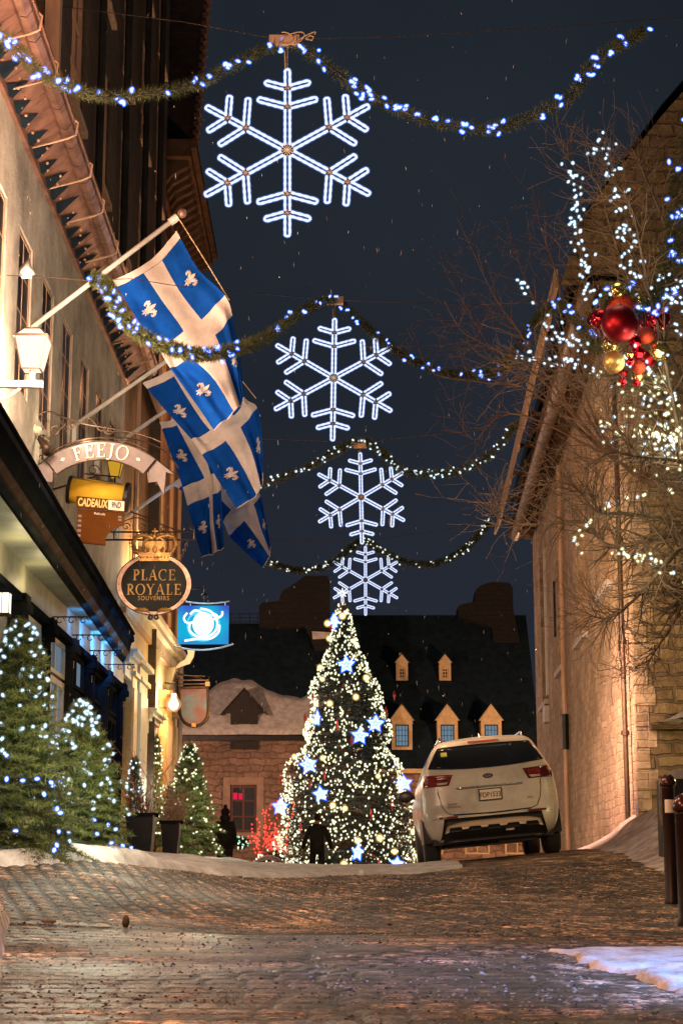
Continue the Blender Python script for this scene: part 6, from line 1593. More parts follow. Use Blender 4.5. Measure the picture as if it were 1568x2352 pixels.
for (x, y, r, a, tn, sg) in ((96, 1010, .13, 2, 1.3, 1), (100, 1062, .10, 0, 1.5, 1), (84, 975, .11, 1, 1.2, -1), (165, 972, .07, 3, 1.4, 1), (250, 985, .07, 0, 1.4, -1), (128, 990, .06, 1, 1.3, 1), (122, 1045, .05, 3, 1.3, -1)):
    mb.tube(spiral(at(x, y, Yb), r, a, tn, 20, sg), .007, 5)
mb.tube([P0(18.3, 4.6, .03), P0(18.3, 3.2, .03)], .014, 6)
mb.tube([P0(18.3, 4.45, .0), at(150, 975, Yb)], .010, 6)
mb.build('scrollwork', MT['iron_warm'], br)
for (x, y, dx) in ((60, 965, 22), (92, 1008, 20)):
    a = at(x, y, 18.0); b = at(x + dx, y + 26, 17.9); d = (b - a).normalized(); m2 = MB(); m2.smooth = True
    m2.tube([a, a.lerp(b, .5), b], [.03, .045, .062], 10); m2.tube([b, b + d * .01], [.07, .07], 12); m2.tube([a, a + V(-.03, .1, .06)], .012, 6)
    m2.build('flood_lamp', MT['cream2'] if x == 60 else MT['iron_warm'], br)
lamp('sign_fill', at(215, 1085, 18.9) + V(.0, -.75, .25), 16, (1, .78, .5), .08)  # unseen point light added before the film sign to brighten it
# ------------------------------------------------------------------ film cartridge sign
Y_ = 19.2; c0 = at(225, 1140, Y_)
fs = empty('gift_shop_sign', c0, 'yellow film roll shaped sign with brown film strip, under the arched sign', 'sign')
K = pxm(1, Y_); tilt = R(4)
def FT(px, py, y=0): return at(px, py, Y_) + V(0, y, 0)
ylw = surf('faded_yellow_metal', (.95, .56, .05), .7, 0, .12, 4, .05, spec=.1); brn = surf('brown_film_panel', (.13, .045, .010), .8, 0, .2, 3, .05, spec=.05)
ax0, ax1 = FT(165, 1125), FT(288, 1142); rC = pxm(31, Y_)
mb = MB(); mb.smooth = True; mb.tube([ax0, ax0.lerp(ax1, .5), ax1], rC, 28); cyl = mb.build('cartridge', ylw, fs)
mb = MB(); d = (ax1 - ax0).normalized()
mb.tube([ax0 - d * .035, ax0 + d * .005], rC * 1.08, 24); mb.tube([ax0 - d * .06, ax0 - d * .03], rC * .3, 12); mb.build('end_cap', MT['black'], fs)
mb = MB(); mb.tube([ax1 - d * .005, ax1 + d * .04], rC * 1.14, 24); mb.build('end_cap', MT['black'], fs)
mb = MB()
for k, zz in enumerate((.55, .68, .8, .90)):
    ang = zz
    mb.tube([ax0.lerp(ax1, t) + V(0, -rC * math.cos(R(90) * zz) - .003, rC * math.sin(R(90) * zz)) + V(0, 0, .004 * math.sin(t * 9 + k)) for t in np.linspace(.03, .97, 12)], .0035, 4)
mb.build('stripe', MT['black'], fs)
q_ = lambda pl, y: [FT(a, b, y) for a, b in pl]
yf = -rC * .98 - .012
mb = MB(); mb.poly3(q_([(181, 1146), (293 - 1, 1157), (291, 1182), (181, 1173)], yf), (0, .01, 0)); mb.build('name_board', brn, fs)
mb = MB(); mb.poly3(q_([(254, 1155), (290.5, 1158.5), (289, 1180.5), (253, 1177)], yf - .004), (0, .003, 0)); mb.build('white_patch', MT['letter'], fs)
mb = MB(); text_mb(mb, 'CADEAUX', .125, XZ(*FT(218, 1163.0, yf - .008), R(5)), .001, 0, .56, bold=.004, sp=1.0); mb.build('letters', surf('yellow_letter', (.80, .58, .16), .5, 0, .05, 5, 0), fs)
mb = MB(); text_mb(mb, '9ND', .095, XZ(*FT(272, 1168, yf - .016), R(5)), .001, 0, .56, bold=.0015); mb.build('letters', MT['black'], fs)
mb = MB(); mb.poly3(q_([(182, 1174), (290, 1182), (288, 1212), (270, 1215), (255, 1228), (246, 1240), (245, 1253), (225, 1252), (180, 1248)], yf + .03), (0, .012, 0)); mb.tube([FT(178, 1247, yf + .04), FT(246, 1254, yf + .04)], .02, 8); mb.build('film_strip', brn, fs)
mb = MB()
for k in range(6):
    x, y = 184 - k * .6, 1187 + k * 11.2; mb.poly3(q_([(x, y), (x + 8, y + .5), (x + 8, y + 6), (x, y + 5.5)], yf + .026), (0, .003, 0))
for (x, y) in ((275, 1190), (275, 1197)): mb.poly3(q_([(x, y), (x + 8, y + .5), (x + 8, y + 5), (x, y + 4.5)], yf + .026), (0, .003, 0))
mb.build('sprocket_hole', MT['signpale'], fs)
mb = MB(); text_mb(mb, 'Pellicule', .042, XZ(*FT(233, 1186, yf + .022), R(4)), .001, 0, .9); mb.build('letters', MT['letter'], fs)
mb = MB(); mb.tube([P0(19.25, 4.2, .0), FT(228, 1092)], .012, 6); mb.tube([FT(228, 1092), FT(228, 1112)], .008, 5); mb.tube([FT(195, 1088), FT(275, 1096)], .009, 5); mb.tube(spiral(FT(215, 1080), .07, 0, 1.3), .006, 5); mb.build('hanger', MT['iron_warm'], fs)
# ------------------------------------------------------------------ bracket and oval sign
Y_ = 20.2
ib = empty('sign_bracket', P0(20.3, 3.6), 'horizontal double bar iron bracket carrying the oval crown sign', 'bracket')
mb = MB(); aW = P0(20.2, 3.9)
def L2(p1, p2, r=.009): mb.tube([at(*p1, Y_), at(*p2, Y_)], r, 5)
L2((225, 1222), (446, 1222), .010); L2((225, 1240), (446, 1240), .012); L2((262, 1222), (262, 1240)); L2((330, 1222), (330, 1240)); L2((395, 1222), (395, 1240)); L2((446, 1216), (446, 1240))
mb.tube(cv_([(300, 1175), (340, 1190), (390, 1212), (445, 1226)], Y_), .008, 5); mb.tube(cv_([(262, 1220), (290, 1195), (320, 1190), (345, 1205)], Y_), .007, 5)
for (x, y, r, a, sg) in ((290, 1210, .05, 0, 1), (328, 1212, .05, 3, -1), (375, 1216, .035, 0, 1), (440, 1212, .04, 3, -1)): mb.tube(spiral(at(x, y, Y_), r, a, 1.3, 16, sg), .006, 5)
mb.tube([V(FA(Y_), Y_, at(225, 1240, Y_).z), at(225, 1240, Y_)], .014, 6); mb.build('ironwork', MT['iron_warm'], ib)
mb = MB()
for (x0, y0, x1, y1) in ((296, 1242, 324, 1300), (432, 1242, 410, 1300)):
    n_ = 9
    for k in range(n_):
        p = at(x0 + (x1 - x0) * (k + .5) / n_, y0 + (y1 - y0) * (k + .5) / n_, Y_); mb.tube([p + V(.014 * math.cos(t) * (1 if k % 2 else .3), .014 * math.cos(t) * (.3 if k % 2 else 1), .022 * math.sin(t)) for t in np.linspace(0, 6.28, 9)[:-1]], .004, 4, closed=True)
mb.build('chain', MT['iron_warm'], ib)
ov = empty('oval_sign', at(354, 1345, Y_), 'black oval souvenir sign with gold letters and a gold crown on top', 'sign')
gold = surf('gold_leaf', (.52, .32, .10), .38, .55, .35, 9, .5, 30, col2=(.20, .10, .03)); rimm = surf('bronze_rim', (.34, .22, .16), .4, .4, .2, 5, .1)
oc = at(354, 1342, Y_); ax_, az_ = pxm(87, Y_), pxm(72, Y_)
def ell(k, y=0, n=56, a=0): return [oc + V(ax_ * k * math.cos(t), y, az_ * (k + (0.02 if k < 1 else 0)) * math.sin(t)) for t in np.linspace(0, 2 * math.pi, n + 1)[:-1]]
mb = MB(); mb.poly3(ell(.93), (0, .04, 0)); mb.build('board', surf('black_board', (.006, .008, .008), .55, 0, .1, 4, 0, spec=.15), ov)
mb = MB(); o1, o2 = ell(1.0, -.012), ell(.875, -.012); n_ = 56
o3, o4 = ell(1.0, .045), ell(.875, .0)
mb.add(o1 + o2 + o3 + o4, [(i, (i + 1) % n_, n_ + (i + 1) % n_, n_ + i) for i in range(n_)] + [(i, (i + 1) % n_, 2 * n_ + (i + 1) % n_, 2 * n_ + i) for i in range(n_)] + [(n_ + i, n_ + (i + 1) % n_, 3 * n_ + (i + 1) % n_, 3 * n_ + i) for i in range(n_)]); mb.build('rim', rimm, ov)
mb = MB(); 
for t in np.linspace(0, 2 * math.pi, 31)[:-1]: mb.sphere(oc + V(ax_ * .935 * math.cos(t), -.014, az_ * .945 * math.sin(t)), .0065, 6, 4)
mb.build('rivet', MT['iron_warm'], ov)
mb = MB(); mb.tube(ell(1.0, -.006), .008, 5, closed=True); mb.tube(ell(.875, -.006), .006, 5, closed=True); mb.build('edging', MT['black'], ov)
lt = MB(); h = pxm(25, Y_)
def oT(dz): return lambda x, z, y=0: oc + V(x, -.018 + y, z + dz)
serif(lt, 'PLACE', oT(pxm(9, Y_)), h, 0, .10, 1.05); serif(lt, 'ROYALE', oT(pxm(-25, Y_)), h, 0, .10, 1.05)
text_mb(lt, 'SOUVENIRS', .072, XZ(oc.x, oc.y - .016, oc.z - pxm(33.5, Y_)), .001, 0, .82, bold=.0008, sp=1.25); lt.build('letters', surf('gilt_letter_paint', (.50, .32, .12), .7, 0, .3, 9, 0, spec=.1), ov)
# crown
cr = MB(); cb0 = oc + V(0, -.03, pxm(66, Y_)); k_ = pxm(1, Y_)
def cp(x, z, y=0): return cb0 + V(x * k_, y, z * k_)
cr.poly3([cp(-34, -12), cp(34, -12), cp(38, 8), cp(-38, 8)], (0, .06, 0))
for s in (-1, 1):
    cr.tube([cp(s * a, b, .02) for a, b in ((36, 5), (46, 18), (50, 32), (44, 45), (30, 50), (14, 46), (3, 40))], .024, 8)
    cr.tube([cp(s * a, b, .02) for a, b in ((20, 5), (26, 18), (26, 32), (16, 42), (4, 42))], .018, 8)
    for t in np.linspace(0, 1, 8):
        a, b = np.interp(t, [0, .3, .6, 1], [44, 53, 40, 8]), np.interp(t, [0, .3, .6, 1], [10, 32, 54, 50]); cr.sphere(cp(s * a, b, .0), .016, 8, 5)
    cr.sphere(cp(s * 16, 14, -.01), .02, 8, 5); cr.sphere(cp(s * 34, 13, -.01), .016, 8, 5)
cr.add([cp(-24, 8, .03), cp(24, 8, .03), cp(26, 36, .03), cp(-26, 36, .03)], [(0, 1, 2, 3)])
cr.sphere(cp(0, 46, .0), .03, 10, 7); cr.box(*[v_ for p in [] for v_ in p]) if False else None
for a, b in (((0, 50), (0, 66)), ((-7, 59), (7, 59))): cr.tube([cp(*a, .01), cp(*b, .01)], .010, 6)
for x in (-22, 0, 22): cr.tube([cp(x, 8, -.012), cp(x - 4, 16, -.012), cp(x, 26, -.012), cp(x + 4, 16, -.012), cp(x, 8, -.012)], .008, 5)
for x in range(-32, 33, 8): cr.sphere(cp(x, -3, -.008), .012, 6, 4)
cr.build('crown', gold, ov)
for s in (-1, 1):
    lf = MB()
    for k in range(7):
        a = R(12 + k * 13); b0 = oc + V(s * .02, -.02, -az_ * .97); L = .17 - k * .006
        b1 = oc + V(s * (.03 + k * .012), -.02, -az_ * .96 + .01 * k); d = V(s * math.sin(a + .35), 0, math.cos(a + .35) * .55); nn = V(d.z, 0, -d.x)
        lf.add([b1, b1 + d * L * .5 + nn * .022, b1 + d * L, b1 + d * L * .5 - nn * .022, b1 + d * L * .5 + V(0, -.012, 0)], [(0, 1, 4), (1, 2, 4), (2, 3, 4), (3, 0, 4)])
    lf.build('laurel', gold, ov)
ft = MB(); ft.tube(spiral(oc + V(.04, 0, -az_ * 1.02 - .02), .035, 1, 1.1), .014, 6); ft.tube(spiral(oc + V(-.04, 0, -az_ * 1.02 - .02), .035, 2, 1.1, 16, -1), .014, 6); ft.build('foot_scroll', MT['black'], ov)
lamp('canopy_spill', P0(20.5, 3.6, 1.0) + V(.2, -1.2, 0), 14, (1, .66, .4), .1)
# ------------------------------------------------------------------ lit blue curved sign
Y_ = 27.0; bl = empty('blue_light_sign', at(467, 1435, Y_), 'curved glowing blue sign with white swirls, right below the oval sign', 'sign')
m, n, p, o = nmat('backlit_blue_panel'); L = n.links.new
tc = N(n, 'TexCoord'); gr = N(n, 'TexNoise', Scale=1.6, Detail=1); L(tc.outputs['Object'], gr.inputs['Vector'])
rp_ = N(n, 'ValToRGB'); L(gr.outputs[0], rp_.inputs[0]); rp_.color_ramp.elements[0].position = .35; rp_.color_ramp.elements[0].color = (.06, .12, .70, 1); rp_.color_ramp.elements[1].position = .62; rp_.color_ramp.elements[1].color = (.01, .52, .85, 1)
e1 = N(n, 'Emission'); L(rp_.outputs[0], e1.inputs[0]); e1.inputs[1].default_value = .85; L(e1.outputs[0], o.inputs[0]); m.cycles.emission_sampling = 'NONE'; bm_ = m
w2, h2 = pxm(59, Y_), pxm(45, Y_); c0 = at(467, 1435, Y_)
def BT(u, v, y=0): return c0 + V(u * w2, -.12 * (1 - u * u) + y, v * h2 - .02 * (1 - u * u) + .03 * u * 0)
mb = MB()
for i in range(20):
    for j in range(6): a, b = -1 + i * .1, -1 + (i + 1) * .1; c, d = -1 + j / 3, -1 + (j + 1) / 3; mb.quad(BT(a, c), BT(b, c), BT(b, d), BT(a, d))
pn = mb.build('panel', bm_, bl, True)
mb = MB(); wl = []
def sw(pts):
    cvp = catmull([BT(u, v, -.006) for u, v in pts], 8); mb.tube(cvp, .018, 5)
sw([(-.62, .62), (-.75, .35), (-.6, .1), (-.2, .2), (.3, .25), (.7, .45), (.75, .7)]); sw([(-.1, .85), (.3, .7), (.55, .2), (.5, -.3), (.2, -.6), (-.2, -.6), (-.5, -.3), (-.5, .1)]); sw([(-.7, -.82), (-.2, -.72), (.3, -.7), (.6, -.4), (.65, 0)]); sw([(-.5, .55), (-.3, .75), (0, .6), (.1, .3), (.45, .55), (.6, .35)])
mb.build('swirl', emis('sign_white', (.8, .97, 1), 1.6), bl)
mb = MB(); vs_ = [BT(0, 0, -.008)]
NN = 30
for k in range(NN): t = 2 * math.pi * k / NN; vs_.append(BT(.02 + .42 * math.cos(t), .05 + .62 * math.sin(t), -.010))
mb.add(vs_, [(0, 1 + k, 1 + (k + 1) % NN) for k in range(NN)]); mb.build('bright_disc', emis('sign_disc_white', (.75, .97, 1), 1.5), bl)
mb = MB(); vs_ = [BT(0, 0, -.004)]
for k in range(NN): t = 2 * math.pi * k / NN; vs_.append(BT(.02 + .66 * math.cos(t), .0 + .86 * math.sin(t), -.004))
mb.add(vs_, [(0, 1 + k, 1 + (k + 1) % NN) for k in range(NN)]); mb.build('halo_disc', emis('sign_halo_cyan', (.12, .72, .98), 1.0), bl)  # cyan glow round the bright disc, painted as a wider disc
mb = MB(); mb.tube([BT(-1.12 + 2.3 * t, -1.10 + .10 * t, .0) + V(0, 0, -.07 * (1 - (2 * t - 1) ** 2)) for t in np.linspace(0, 1, 14)], .014, 6); mb.build('frame', MT['white'], bl); mb = MB(); mb.tube([BT(-.7 + 1.7 * t, 1.22, 0) + V(0, 0, -.03 * (1 - (2 * t - 1) ** 2)) for t in np.linspace(0, 1, 10)], .012, 6)
mb.tube([BT(.85, 1.2), BT(.85, 1.0)], .008, 5); mb.tube([BT(-.5, 1.2), BT(-.5, 1.0)], .008, 5); mb.build('frame', MT['white'], bl)
mb = MB(); mb.smooth = True; mb.sphere(BT(.05, 1.5, -.02), .055, 10, 7, (1, 1, .8)); mb.tube([BT(.05, 1.25), BT(.05, 2.0)], .012, 6); mb.tube([V(FA(Y_) + .2, Y_, c0.z + .55), BT(.1, 1.9)], .012, 6); mb.build('spot_lamp', MT['black'], bl)
lamp('blue_sign_glow', BT(0, 0, -.5), 28, (.2, .6, 1), .2)
# pale scroll shaped console below it
mb = MB(); Y_ = 33.5; mb.poly3([at(a, b, Y_) for a, b in ((400, 1538), (412, 1522), (425, 1515), (432, 1502), (430, 1492), (448, 1490), (445, 1508), (436, 1524), (418, 1530))], (0, .05, 0))
tag(mb.build('scroll_sign', MT['letter']), 'small pale curl shaped sign plate below the blue sign', 'sign')
# ------------------------------------------------------------------ shield sign and naked lamp
Y_ = 33.8; sh = empty('shield_sign', at(445, 1622, Y_), 'round bottomed hanging shop sign with mottled face beside the bare bulb', 'sign')
def ST(px, py, y=0): return at(px, py, Y_) + V(0, y, 0)
out = [(412, 1580), (477, 1578), (479, 1625)] + [(446 + 33 * math.cos(t), 1635 + 33 * math.sin(t)) for t in np.linspace(0, math.pi, 12)] + [(412, 1625)]
MT['signface'] = surf('mottled_sign_face', (.16, .22, .30), .5, 0, .5, 3.2, 0, col2=(.26, .10, .08), detail=2, spec=.1)
mb = MB(); mb.poly3([ST(a, b) for a, b in out], (0, .05, 0)); mb.build('face', MT['signface'], sh)
mb = MB(); mb.tube([ST(a, b, -.01) for a, b in out], .035, 6, closed=True); mb.build('rim', MT['iron_warm'], sh)
mb = MB(); mb.box(*[v for a, b in zip(ST(472, 1576, -.05), ST(482, 1566, .05)) for v in (min(a, b), max(a, b))]); mb.box(*[v for a, b in zip(ST(441, 1670, -.05), ST(451, 1661, .05)) for v in (min(a, b), max(a, b))]); mb.build('gilt_block', MT['yellowp'], sh)
mb = MB(); text_mb(mb, 'pression', .13, XZ(*ST(447, 1612, -.012)), .001, 0, 1.0); mb.build('letters', MT['signpale'], sh)
mb = MB(); mb.tube([ST(398, 1572), ST(482, 1570)], .014, 6); mb.tube([ST(398, 1550), ST(470, 1553)], .012, 6); mb.tube([ST(405, 1545), ST(440, 1553), ST(470, 1562)], .012, 5); mb.tube([ST(395, 1562), ST(480, 1562)], .02, 6)
for a in ((462, 1552), (480, 1556)): mb.sphere(ST(*a), .02, 8, 5)
mb.build('hanger', MT['iron_warm'], sh)
Y_ = 32.0; c = at(399, 1618, Y_); lb = empty('bare_bulb_lamp', c, 'bare glaring bulb on the corner of the cream shopfront', 'lamp')
mb = MB(); mb.smooth = True; mb.sphere(c, .09, 14, 10, (1, 1, 1.15)); mb.tube([c + V(0, 0, .06), c + V(0, 0, .2)], .045, 10); mb.build('bulb', emis('bare_bulb', (1, .86, .66), 4), lb)
mb = MB(); mb.smooth = True; mb.sphere(c, .14, 14, 10); mb.build('glass', halo('bulb_bloom', (1, .45, .22), .30), lb)  # added outer sphere, no real glass, paints the bulb's bloom
mb = MB(); mb.tube([c + V(0, 0, .2), c + V(0, 0, .36), V(FA(Y_) + .1, Y_, c.z + .4)], .018, 6); mb.build('arm', MT['black'], lb)
lamp('bare_bulb_light', c + V(.05, -.25, 0), 130, (1, .62, .38), .06)
# ------------------------------------------------------------------ lanterns
def lantern(c, w, h, label, glass, arm_to=None, frame=None, group=None):
    """four sided tapering street lantern; c = centre of the glass"""
    l = empty('wall_lantern', c, label, 'lantern', group); k = w / 2; fm = frame or MT['woodpale']
    tp, bt = h * .30, -h * .5
    def ring(r, z): return [c + V(sx * r, sy * r, z) for sx, sy in ((-1, -1), (1, -1), (1, 1), (-1, 1))]
    A_, B_ = ring(k * .58, bt), ring(k, tp)
    g = MB(); g.add(A_ + B_, [(0, 1, 5, 4), (1, 2, 6, 5), (2, 3, 7, 6), (3, 0, 4, 7), (0, 3, 2, 1)]); g.build('glass', glass, l)
    f = MB()
    for i in range(4): f.tube([A_[i], B_[i]], .008, 4); f.tube([A_[i], A_[(i + 1) % 4]], .009, 4); f.tube([B_[i], B_[(i + 1) % 4]], .014, 4)
    C_ = ring(k * .52, tp + h * .22)
    for i in range(4): f.tube([B_[i], C_[i]], .008, 4); f.tube([C_[i], C_[(i + 1) % 4]], .008, 4)
    f.build('frame', fm, l)
    r_ = MB(); e = .004; B2 = ring(k * .97, tp + e); C2 = ring(k * .5, tp + h * .215); r_.add(B2 + C2, [(0, 1, 5, 4), (1, 2, 6, 5), (2, 3, 7, 6), (3, 0, 4, 7), (4, 5, 6, 7)]); r_.build('roof_glass', glass, l)
    if arm_to is not None:
        f = MB(); b = c + V(0, 0, bt); f.tube([b, b - V(0, 0, .10)], .03, 8); 
        f.box(min(arm_to.x, c.x + .10), max(arm_to.x, c.x + .10), c.y - .03, c.y + .03, b.z - .16, b.z - .10); f.tube([arm_to + V(0, 0, b.z - arm_to.z - .42), V(arm_to.x + .35, c.y, b.z - .15)], .018, 6)
        f.box(arm_to.x - .02, arm_to.x + .03, c.y - .06, c.y + .06, b.z - .5, b.z - .02); f.build('arm', MT['woodpale'], l)
    return l
c = at(76, 806, 15.2)
lantern(c, .285, .37, 'brightly lit white glass lantern on the stucco wall below the nearest flagpole', emis('lantern_glass', (1, .84, .60), 1.55), V(FA(15.2), 15.2, c.z), MT['iron_warm'])
lamp('lantern_light', c + V(.30, -.30, -.1), 430, (1, .66, .46), .12)
lamp('lantern_light', c + V(-.15, .35, .0), 300, (1, .72, .48), .1)
c = at(265, 1075, 23.5)
lantern(c, .20, .27, 'small amber lantern with black frame peeping out under the arched sign', emis('amber_glass', (.85, .45, .03), .7), None, MT['black'])
f = MB(); f.tube([c - V(0, 0, .13), c - V(0, 0, .24)], .012, 6); f.tube([c - V(0, 0, .24), V(FA(23.5), 23.5, c.z - .3)], .012, 6); tag(f.build('lantern_bracket', MT['black']), 'black bracket holding the small amber lantern', 'bracket')
c = at(10, 1385, 16.2)
l = empty('shop_lantern', c, 'square white lit lantern hanging in the shopfront at the left edge', 'lantern')
g = MB(); g.box(c.x - .075, c.x + .055, c.y - .06, c.y + .06, c.z - .10, c.z + .09); g.build('glass', emis('shop_lantern_glass', (1, .93, .72), 1.7), l)
f = MB()
for sx in (-.078, -.01, .058): f.tube([c + V(sx, -.064, -.10), c + V(sx, -.064, .09)], .004, 4)
f.add([c + V(-.09, -.08, .09), c + V(.07, -.08, .09), c + V(.07, .08, .09), c + V(-.09, .08, .09), c + V(-.01, 0, .17)], [(0, 1, 4), (1, 2, 4), (2, 3, 4), (3, 0, 4)]); f.tube([c + V(-.01, 0, .15), c + V(-.01, 0, .30)], .012, 6); f.tube([c + V(-.01, 0, .3), V(FA(16.2), 16.2, c.z + .3)], .01, 5); f.box(c.x - .08, c.x + .06, c.y - .065, c.y + .065, c.z - .12, c.z - .10)
f.build('frame', MT['cornice'], l)
# small wall box with spot lights at the end of the canopy
c = at(243, 1500, 24.6); f = MB(); f.box(c.x - .03, c.x + .09, c.y - .1, c.y + .1, c.z - .12, c.z + .02); f.tube([c + V(.03, 0, .02), c + V(.03, 0, .16)], .008, 5); f.tube(spiral(c + V(.05, 0, .06), .06, 0, 1.2), .006, 5)
tag(f.build('light_box', MT['white']), 'small pale light box under the far end of the dark canopy', 'lamp')
# ------------------------------------------------------------------ bare trees on the right
def grow(mb_list, start, direction, length, rad, depth, rs, tips, bend=.35, up=.05, kids=(2, 4), side=None):
    n = 6; pts = [Vector(start)]; d = Vector(direction).normalized(); step = length / n
    for i in range(n):
        d = (d + Vector(rs.normal(0, bend * .35, 3)) + V(0, 0, up * .3)).normalized(); pts.append(pts[-1] + d * step)
    rr = [max(.0022, rad * (1 - .62 * i / n)) for i in range(n + 1)]
    mb_list.append((pts, rr)); tips.extend([(p, depth) for p in pts[2:]])
    if depth <= 0: return
    for k in range(rs.randint(*kids) + 1):
        i = rs.randint(1, n + 1); ax = Vector(rs.normal(0, 1, 3)); ax = (ax - d * ax.dot(d)).normalized()
        nd = (d * rs.uniform(.5, 1.0) + ax * rs.uniform(.45, .95)).normalized()
        grow(mb_list, pts[i], nd, length * rs.uniform(.5, .78), rr[i] * .68, depth - 1, rs, tips, bend, up, kids)
def bare_tree(name, limbs, base, label, seed, twigs, mat, Lk=.55, rad0=.07):
    rs = np.random.RandomState(seed); t = empty(name, base, label, 'tree'); tr = MB(); br = MB(); tips = []; allc = []
    tk = [Vector(base), Vector(base) + V(.02, 0, 1.1), limbs[0][0]]; tr.tube(catmull(tk, 4), [rad0 * 1.6 * (1 - .3 * i / 8) for i in range(9)], 10); tr.build('trunk', MT['bark'], t, True)
    for lm in limbs:
        cv = catmull(lm, 6); n = len(cv); r0 = rad0 * .55
        rr = [max(.005, r0 * (1 - .85 * i / (n - 1))) for i in range(n)]; br.tube(cv, rr, 6, cap=False)
        for k in range(twigs):
            i = rs.randint(int(n * .12), n - 1); d = (cv[min(i + 1, n - 1)] - cv[i - 1]).normalized(); ax = Vector(rs.normal(0, 1, 3)); ax = (ax - d * ax.dot(d)).normalized()
            nd = (d * rs.uniform(.4, 1.1) + ax).normalized(); sl = []; grow(sl, cv[i], nd, Lk * rs.uniform(.5, 1.1), rr[i] * .5, 1, rs, tips, .4, .08, (1, 3)); allc += sl
        tips.extend([(p, 3) for p in cv[n // 4:]])
    for pts, rr in allc: br.tube(pts, rr, 4, cap=False)
    br.build('branches', mat, t); return t, tips
def LM(pl): return [at(*p) for p in pl]
Yt = 17.5; basex = at(1690, 2000, Yt).x; base = V(basex, Yt, Gf(basex, Yt))
hub = at(1660, 1240, Yt)
limbs = [LM([(1660, 1240, 17.5), (1590, 1130, 17.4), (1560, 1000, 17.2), (1520, 800, 17), (1480, 620, 17), (1450, 480, 17), (1400, 400, 17.1), (1375, 330, 17.2)]),
 LM([(1660, 1240, 17.5), (1600, 1000, 17.8), (1540, 820, 17.8), (1450, 660, 17.9), (1400, 520, 18), (1370, 420, 18), (1295, 360, 18)]),
 LM([(1660, 1240, 17.5), (1570, 1100, 17.2), (1500, 1030, 17), (1420, 990, 16.8), (1340, 880, 16.8), (1250, 830, 16.8), (1180, 820, 16.8)]),
 LM([(1660, 1240, 17.5), (1560, 1200, 17), (1440, 1180, 16.8), (1370, 1175, 16.6), (1320, 1120, 16.5), (1260, 1100, 16.5)]),
 LM([(1660, 1240, 17.5), (1540, 1230, 17.6), (1400, 1255, 17.8), (1340, 1200, 17.9), (1200, 1205, 18), (1140, 1185, 18.1), (1125, 1150, 18.2)]),
 LM([(1660, 1240, 17.5), (1560, 1260, 17.1), (1500, 1330, 17), (1430, 1400, 17), (1380, 1420, 17), (1320, 1395, 17)]),
 LM([(1660, 1240, 17.5), (1600, 1180, 17.4), (1560, 950, 17.5), (1500, 900, 17.4), (1420, 870, 17.3), (1330, 860, 17.2), (1240, 870, 17.2)]),
 LM([(1660, 1240, 17.5), (1610, 900, 17.3), (1570, 700, 17.3), (1540, 560, 17.3), (1500, 450, 17.4), (1470, 380, 17.5), (1450, 340, 17.5)]),
 LM([(1660, 1240, 17.5), (1590, 1320, 17.2), (1550, 1420, 17.1), (1500, 1500, 17), (1480, 1540, 17)]),
 LM([(1660, 1240, 17.5), (1620, 1100, 17), (1560, 1060, 16.7), (1470, 1050, 16.4), (1400, 1040, 16.2), (1340, 1080, 16.1)]),
 LM([(1660, 1240, 17.5), (1590, 1060, 18), (1500, 960, 18.2), (1440, 880, 18.3), (1380, 780, 18.4), (1340, 650, 18.5), (1330, 560, 18.5)])]
tA, tips = bare_tree('bare_tree', limbs, base, 'bare tree with white string lights reaching in from the right edge', 31, 92, MT['twig'], .56, .055)
st_ = empty('fairy_lights', hub, 'white string lights wound along the twigs of the bare tree on the right', 'string lights')
rs = np.random.RandomState(5); items = []
zones = [([(1375, 325), (1400, 400), (1425, 470), (1440, 560), (1450, 640)], 34, 60), ([(1300, 365), (1330, 420), (1320, 500), (1330, 570), (1340, 640), (1370, 720)], 24, 62), ([(1195, 640), (1215, 680), (1230, 700)], 9, 8),
         ([(1180, 820), (1260, 825), (1320, 830), (1370, 850), (1420, 900)], 16, 34), ([(1250, 740), (1300, 780), (1340, 800)], 26, 26), ([(1450, 780), (1500, 850), (1530, 920), (1560, 1000), (1560, 1080)], 46, 110),
         ([(1470, 980), (1510, 1020), (1560, 1010)], 34, 60), ([(1560, 1120), (1480, 1140), (1420, 1150), (1370, 1170), (1345, 1210), (1320, 1240), (1330, 1265)], 9, 26), ([(1400, 1270), (1460, 1275), (1520, 1300), (1568, 1330)], 12, 30), ([(1480, 700), (1540, 640), (1560, 720)], 30, 34), ([(1380, 960), (1400, 1000), (1440, 960)], 20, 14), ([(1440, 560), (1500, 700), (1540, 860)], 70, 18), ([(1450, 900), (1520, 1000), (1560, 1100)], 90, 46)]
for pl, spd, nb in zones:
    for k in range(nb):
        i = rs.randint(0, len(pl) - 1); t = rs.rand(); x = pl[i][0] * (1 - t) + pl[i + 1][0] * t + rs.normal(0, spd * .5); y = pl[i][1] * (1 - t) + pl[i + 1][1] * t + rs.normal(0, spd * .5)
        warm = y > 850; items.append((B_barew if warm and rs.rand() < .75 else B_bare, at(x, y, 17.1 + rs.uniform(-.5, .5)), rand_dir()))
put_bulbs(st_, items)
cbm = MB()
for pl, spd, nb in zones:
    cbm.tube(catmull([at(x + 4, y, 17.2) for x, y in pl], 6), .0035, 4)
cbm.build('cable', MT['wire'], st_)
for (px, py, pw) in ((1400, 520, 9), (1500, 850, 20), (1540, 1020, 24), (1380, 1180, 7), (1500, 1290, 9)): lamp('fairy_glow', at(px, py, 16.7), pw, (1, .93, .62), .3)
Y2 = 22.5; hub2 = at(1610, 1150, Y2)
